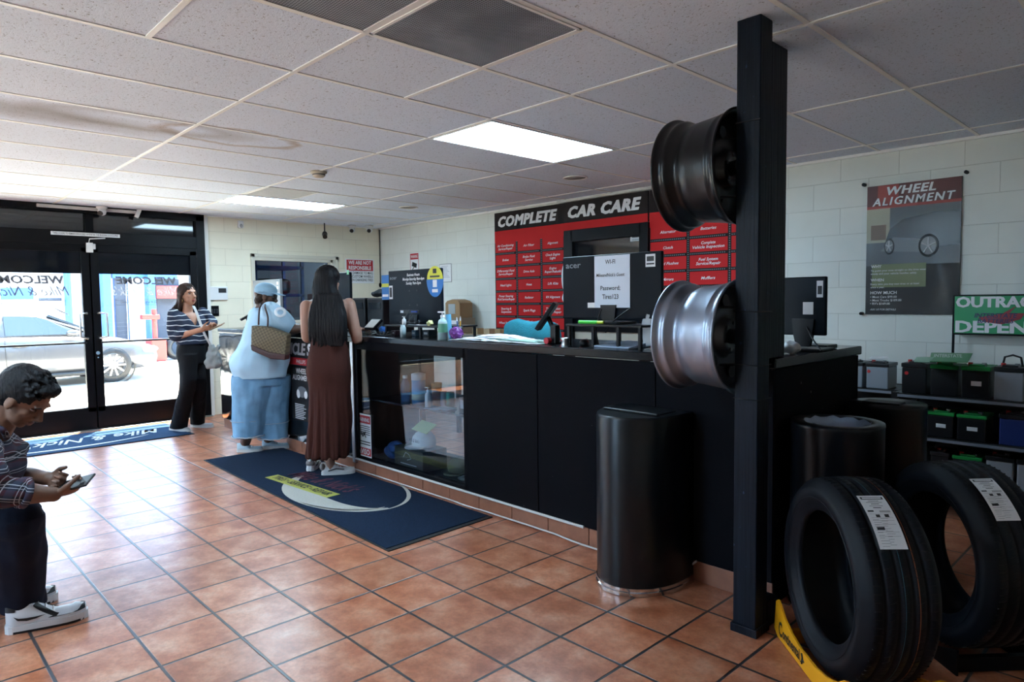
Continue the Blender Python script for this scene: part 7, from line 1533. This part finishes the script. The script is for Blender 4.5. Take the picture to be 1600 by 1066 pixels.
b = MB(); b.obox((-1.50, 3.02, TC+.0035), V((.11, .02, 0)), V((-.02, .10, 0)), Z*.0025); b.build('paper_sheet', MATS['grey_label'], label='flat pale paper on the counter end right of the pillar', cat='paper')
# ================================================================ inside the glass showcase
zs_ = ZSH
def sx(px_, y): return ony(px_, 600, y).x
b = thing('wipes_tub', 'blue and white cleaning wipes tub on the showcase shelf', 'tub', (sx(654, 3.0), 3.0, zs_)); p = (sx(654, 3.0), 3.0, zs_)
MB().lathe([(0, .001), (.052, .001), (.052, .18), (0, .18)], p, Z, 28).build('tub', mat('wipes_blue', (.10, .34, .62), .4), b); MB().lathe([(.0525, .03), (.053, .03), (.053, .075), (.0525, .075)], p, Z, 28).build('label_band', mat('wipes_band', (.60, .62, .50), .5), b); MB().lathe([(.054, .18), (.054, .225), (.03, .232), (0, .232)], p, Z, 28).build('lid', mat('lid_pale', (.55, .60, .66), .4), b)
soap('small white spray bottle in front of the wipes tub', (sx(668, 2.92), 2.92, zs_), .022, .150, W_, W_)
t = thing('tumbler', 'amber brown tumbler on the showcase shelf', 'tumbler', (sx(682, 3.02), 3.02, zs_)); MB().lathe([(0, .001), (.030, .001), (.042, .17), (.038, .17), (.027, .006), (0, .006)], (sx(682, 3.02), 3.02, zs_), Z, 26).build('cup', mat('amber', (.26, .10, .025), .25), t)
t = thing('water_bottle', 'dark blue bottle left of the wipes tub in the showcase', 'bottle', (sx(633, 3.0), 3.0, zs_)); MB().lathe([(0, .001), (.036, .001), (.037, .13), (.02, .17), (.016, .18), (0, .18)], (sx(633, 3.0), 3.0, zs_), Z, 24).build('bottle', mat('navy_bottle', (.015, .06, .16), .15), t); MB().lathe([(.019, .178), (.019, .2), (0, .2)], (sx(633, 3.0), 3.0, zs_), Z, 20).build('cap', W_, t)
t = thing('drink_can', 'small green and silver can on the showcase shelf', 'can', (sx(703, 3.05), 3.05, zs_)); MB().lathe([(0, .001), (.030, .001), (.032, .01), (.032, .10), (.028, .11), (0, .11)], (sx(703, 3.05), 3.05, zs_), Z, 24).build('can', mat('can_green', (.02, .20, .14), .3, .4), t)
t = thing('drink_can', 'small pale can between the tumbler and the green can', 'can', (sx(693, 3.05), 3.05, zs_)); MB().lathe([(0, .001), (.024, .001), (.026, .01), (.026, .10), (.022, .11), (0, .11)], (sx(693, 3.05), 3.05, zs_), Z, 24).build('can', mat('can_pale', (.28, .30, .30), .3, .4), t)
t = thing('small_box', 'dark grey box at the right end of the showcase shelf', 'box', (-3.50, 3.02, zs_)); MB().box((-3.60, 2.94, zs_+.001), (-3.42, 3.08, zs_+.12), bev=.004).build('case', mat('box_slate', (.04, .05, .05), .5), t); MB().box((-3.58, 2.938, zs_+.03), (-3.50, 2.94, zs_+.09)).build('label', MATS['grey_label'], t)
for i, (x_, y_) in enumerate(((-3.86, 2.96), (-3.78, 2.98))): b = MB(); b.obox((x_, y_-.02, zs_+.004+.004*i), V((.07, .01, 0)), V((-.01, .05, 0)), Z*.0025); b.build('leaflet', mat('leaf_%d' % i, ((.16, .22, .28), (.45, .5, .52))[i], .5), label=('dark leaflet lying flat on the showcase shelf', 'pale leaflet on the dark leaflet in the showcase')[i], cat='leaflet')
z0_ = .117
def cap_(label, c, d_, col, txt=None, s=1.0):
    c = V(c); d_ = V(d_).normalized(); sd_ = V((-d_.y, d_.x, 0)); t = thing('baseball_cap', label, 'cap', c); b = MB(); n = 20
    b.lathe([(.088*s, .002), (.092*s, .035*s), (.084*s, .075*s), (.06*s, .105*s), (.02*s, .12*s), (0, .121*s)], c, Z, 28); b.build('crown', col, t)
    rg = []
    for i in range(n+1):
        a_ = -1.1+2.2*i/n; o1 = c+d_*math.cos(a_)*.088*s+sd_*math.sin(a_)*.088*s+Z*.006; o2 = c+d_*(.065*s+math.cos(a_)*.095*s)+sd_*math.sin(a_)*.09*s+Z*(.004); rg.append([o1, o2, o2+Z*.004, o1+Z*.006])
    b = MB(); b.rings(rg); b.build('brim', col, t)
    if txt:
        l_ = MB(); l_.text(txt, c+d_*.0925*s+Z*.045*s, sd_*(1 if sd_.x > 0 else -1), Z, .12*s, .028*s, 0, shear=.3, bold=.01); l_.build('lettering', BLK, t)
    return t
capw = mat('cap_white', (.62, .63, .64), .7)
plinth = thing('parts_box', 'dark printed parts box on the showcase floor under the white cap', 'box', (-4.08, 2.98, z0_)); MB().box((-4.28, 2.86, z0_), (-3.92, 3.08, z0_+.15), bev=.003).build('carton', mat('box_olive', (.035, .040, .032), .4), plinth); l_ = MB(); l_.tube([(-4.16, 2.857, z0_+.08), (-4.13, 2.857, z0_+.12), (-4.09, 2.857, z0_+.11), (-4.06, 2.857, z0_+.08), (-4.11, 2.857, z0_+.065)], .003, 5); l_.box((-4.2, 2.8585, z0_+.03), (-4.0, 2.8595, z0_+.036), 0); l_.build('lettering', MATS['grey_label'], plinth)
cap_('white baseball cap with black lettering on the parts box in the showcase', (-4.08, 2.99, z0_+.151), (.05, -1, 0), capw, "Mike & Nick's")
cap_('olive baseball cap on the showcase floor, left of the two', (-3.75, 3.06, z0_), (.35, -1, 0), mat('cap_olive', (.10, .10, .06), .8), None, .92); cap_('grey-green baseball cap on the showcase floor, right of the two', (-3.54, 3.05, z0_), (-.3, -1, 0), mat('cap_greygreen', (.12, .14, .13), .8), None, .9)
b = MB(); b.ell((-4.42, 2.98, z0_+.06), .13, .09, .055); b.ell((-4.36, 2.93, z0_+.11), .10, .06, .05); b3 = body_mesh(b, .006, 2, lambda c: .012*mnoise.noise(c*16)); b3.v = [V((v.x, v.y, max(v.z, z0_+.001))) for v in b3.v]; b3.build('blue_cloth', mat('cloth_blue', (.02, .07, .22), .7), label='heap of blue cloth on the showcase floor left of the parts box', cat='cloth')
b = MB(); b.obox((-4.06, 2.98, z0_+.302), V((.12, -.02, .0)), V((.01, .04, .03)), Z*.002); b.build('yellow_leaflet', mat('leaf_yellow', (.42, .48, .20), .5), label='pale yellow leaflet resting on top of the white cap', cat='leaflet')
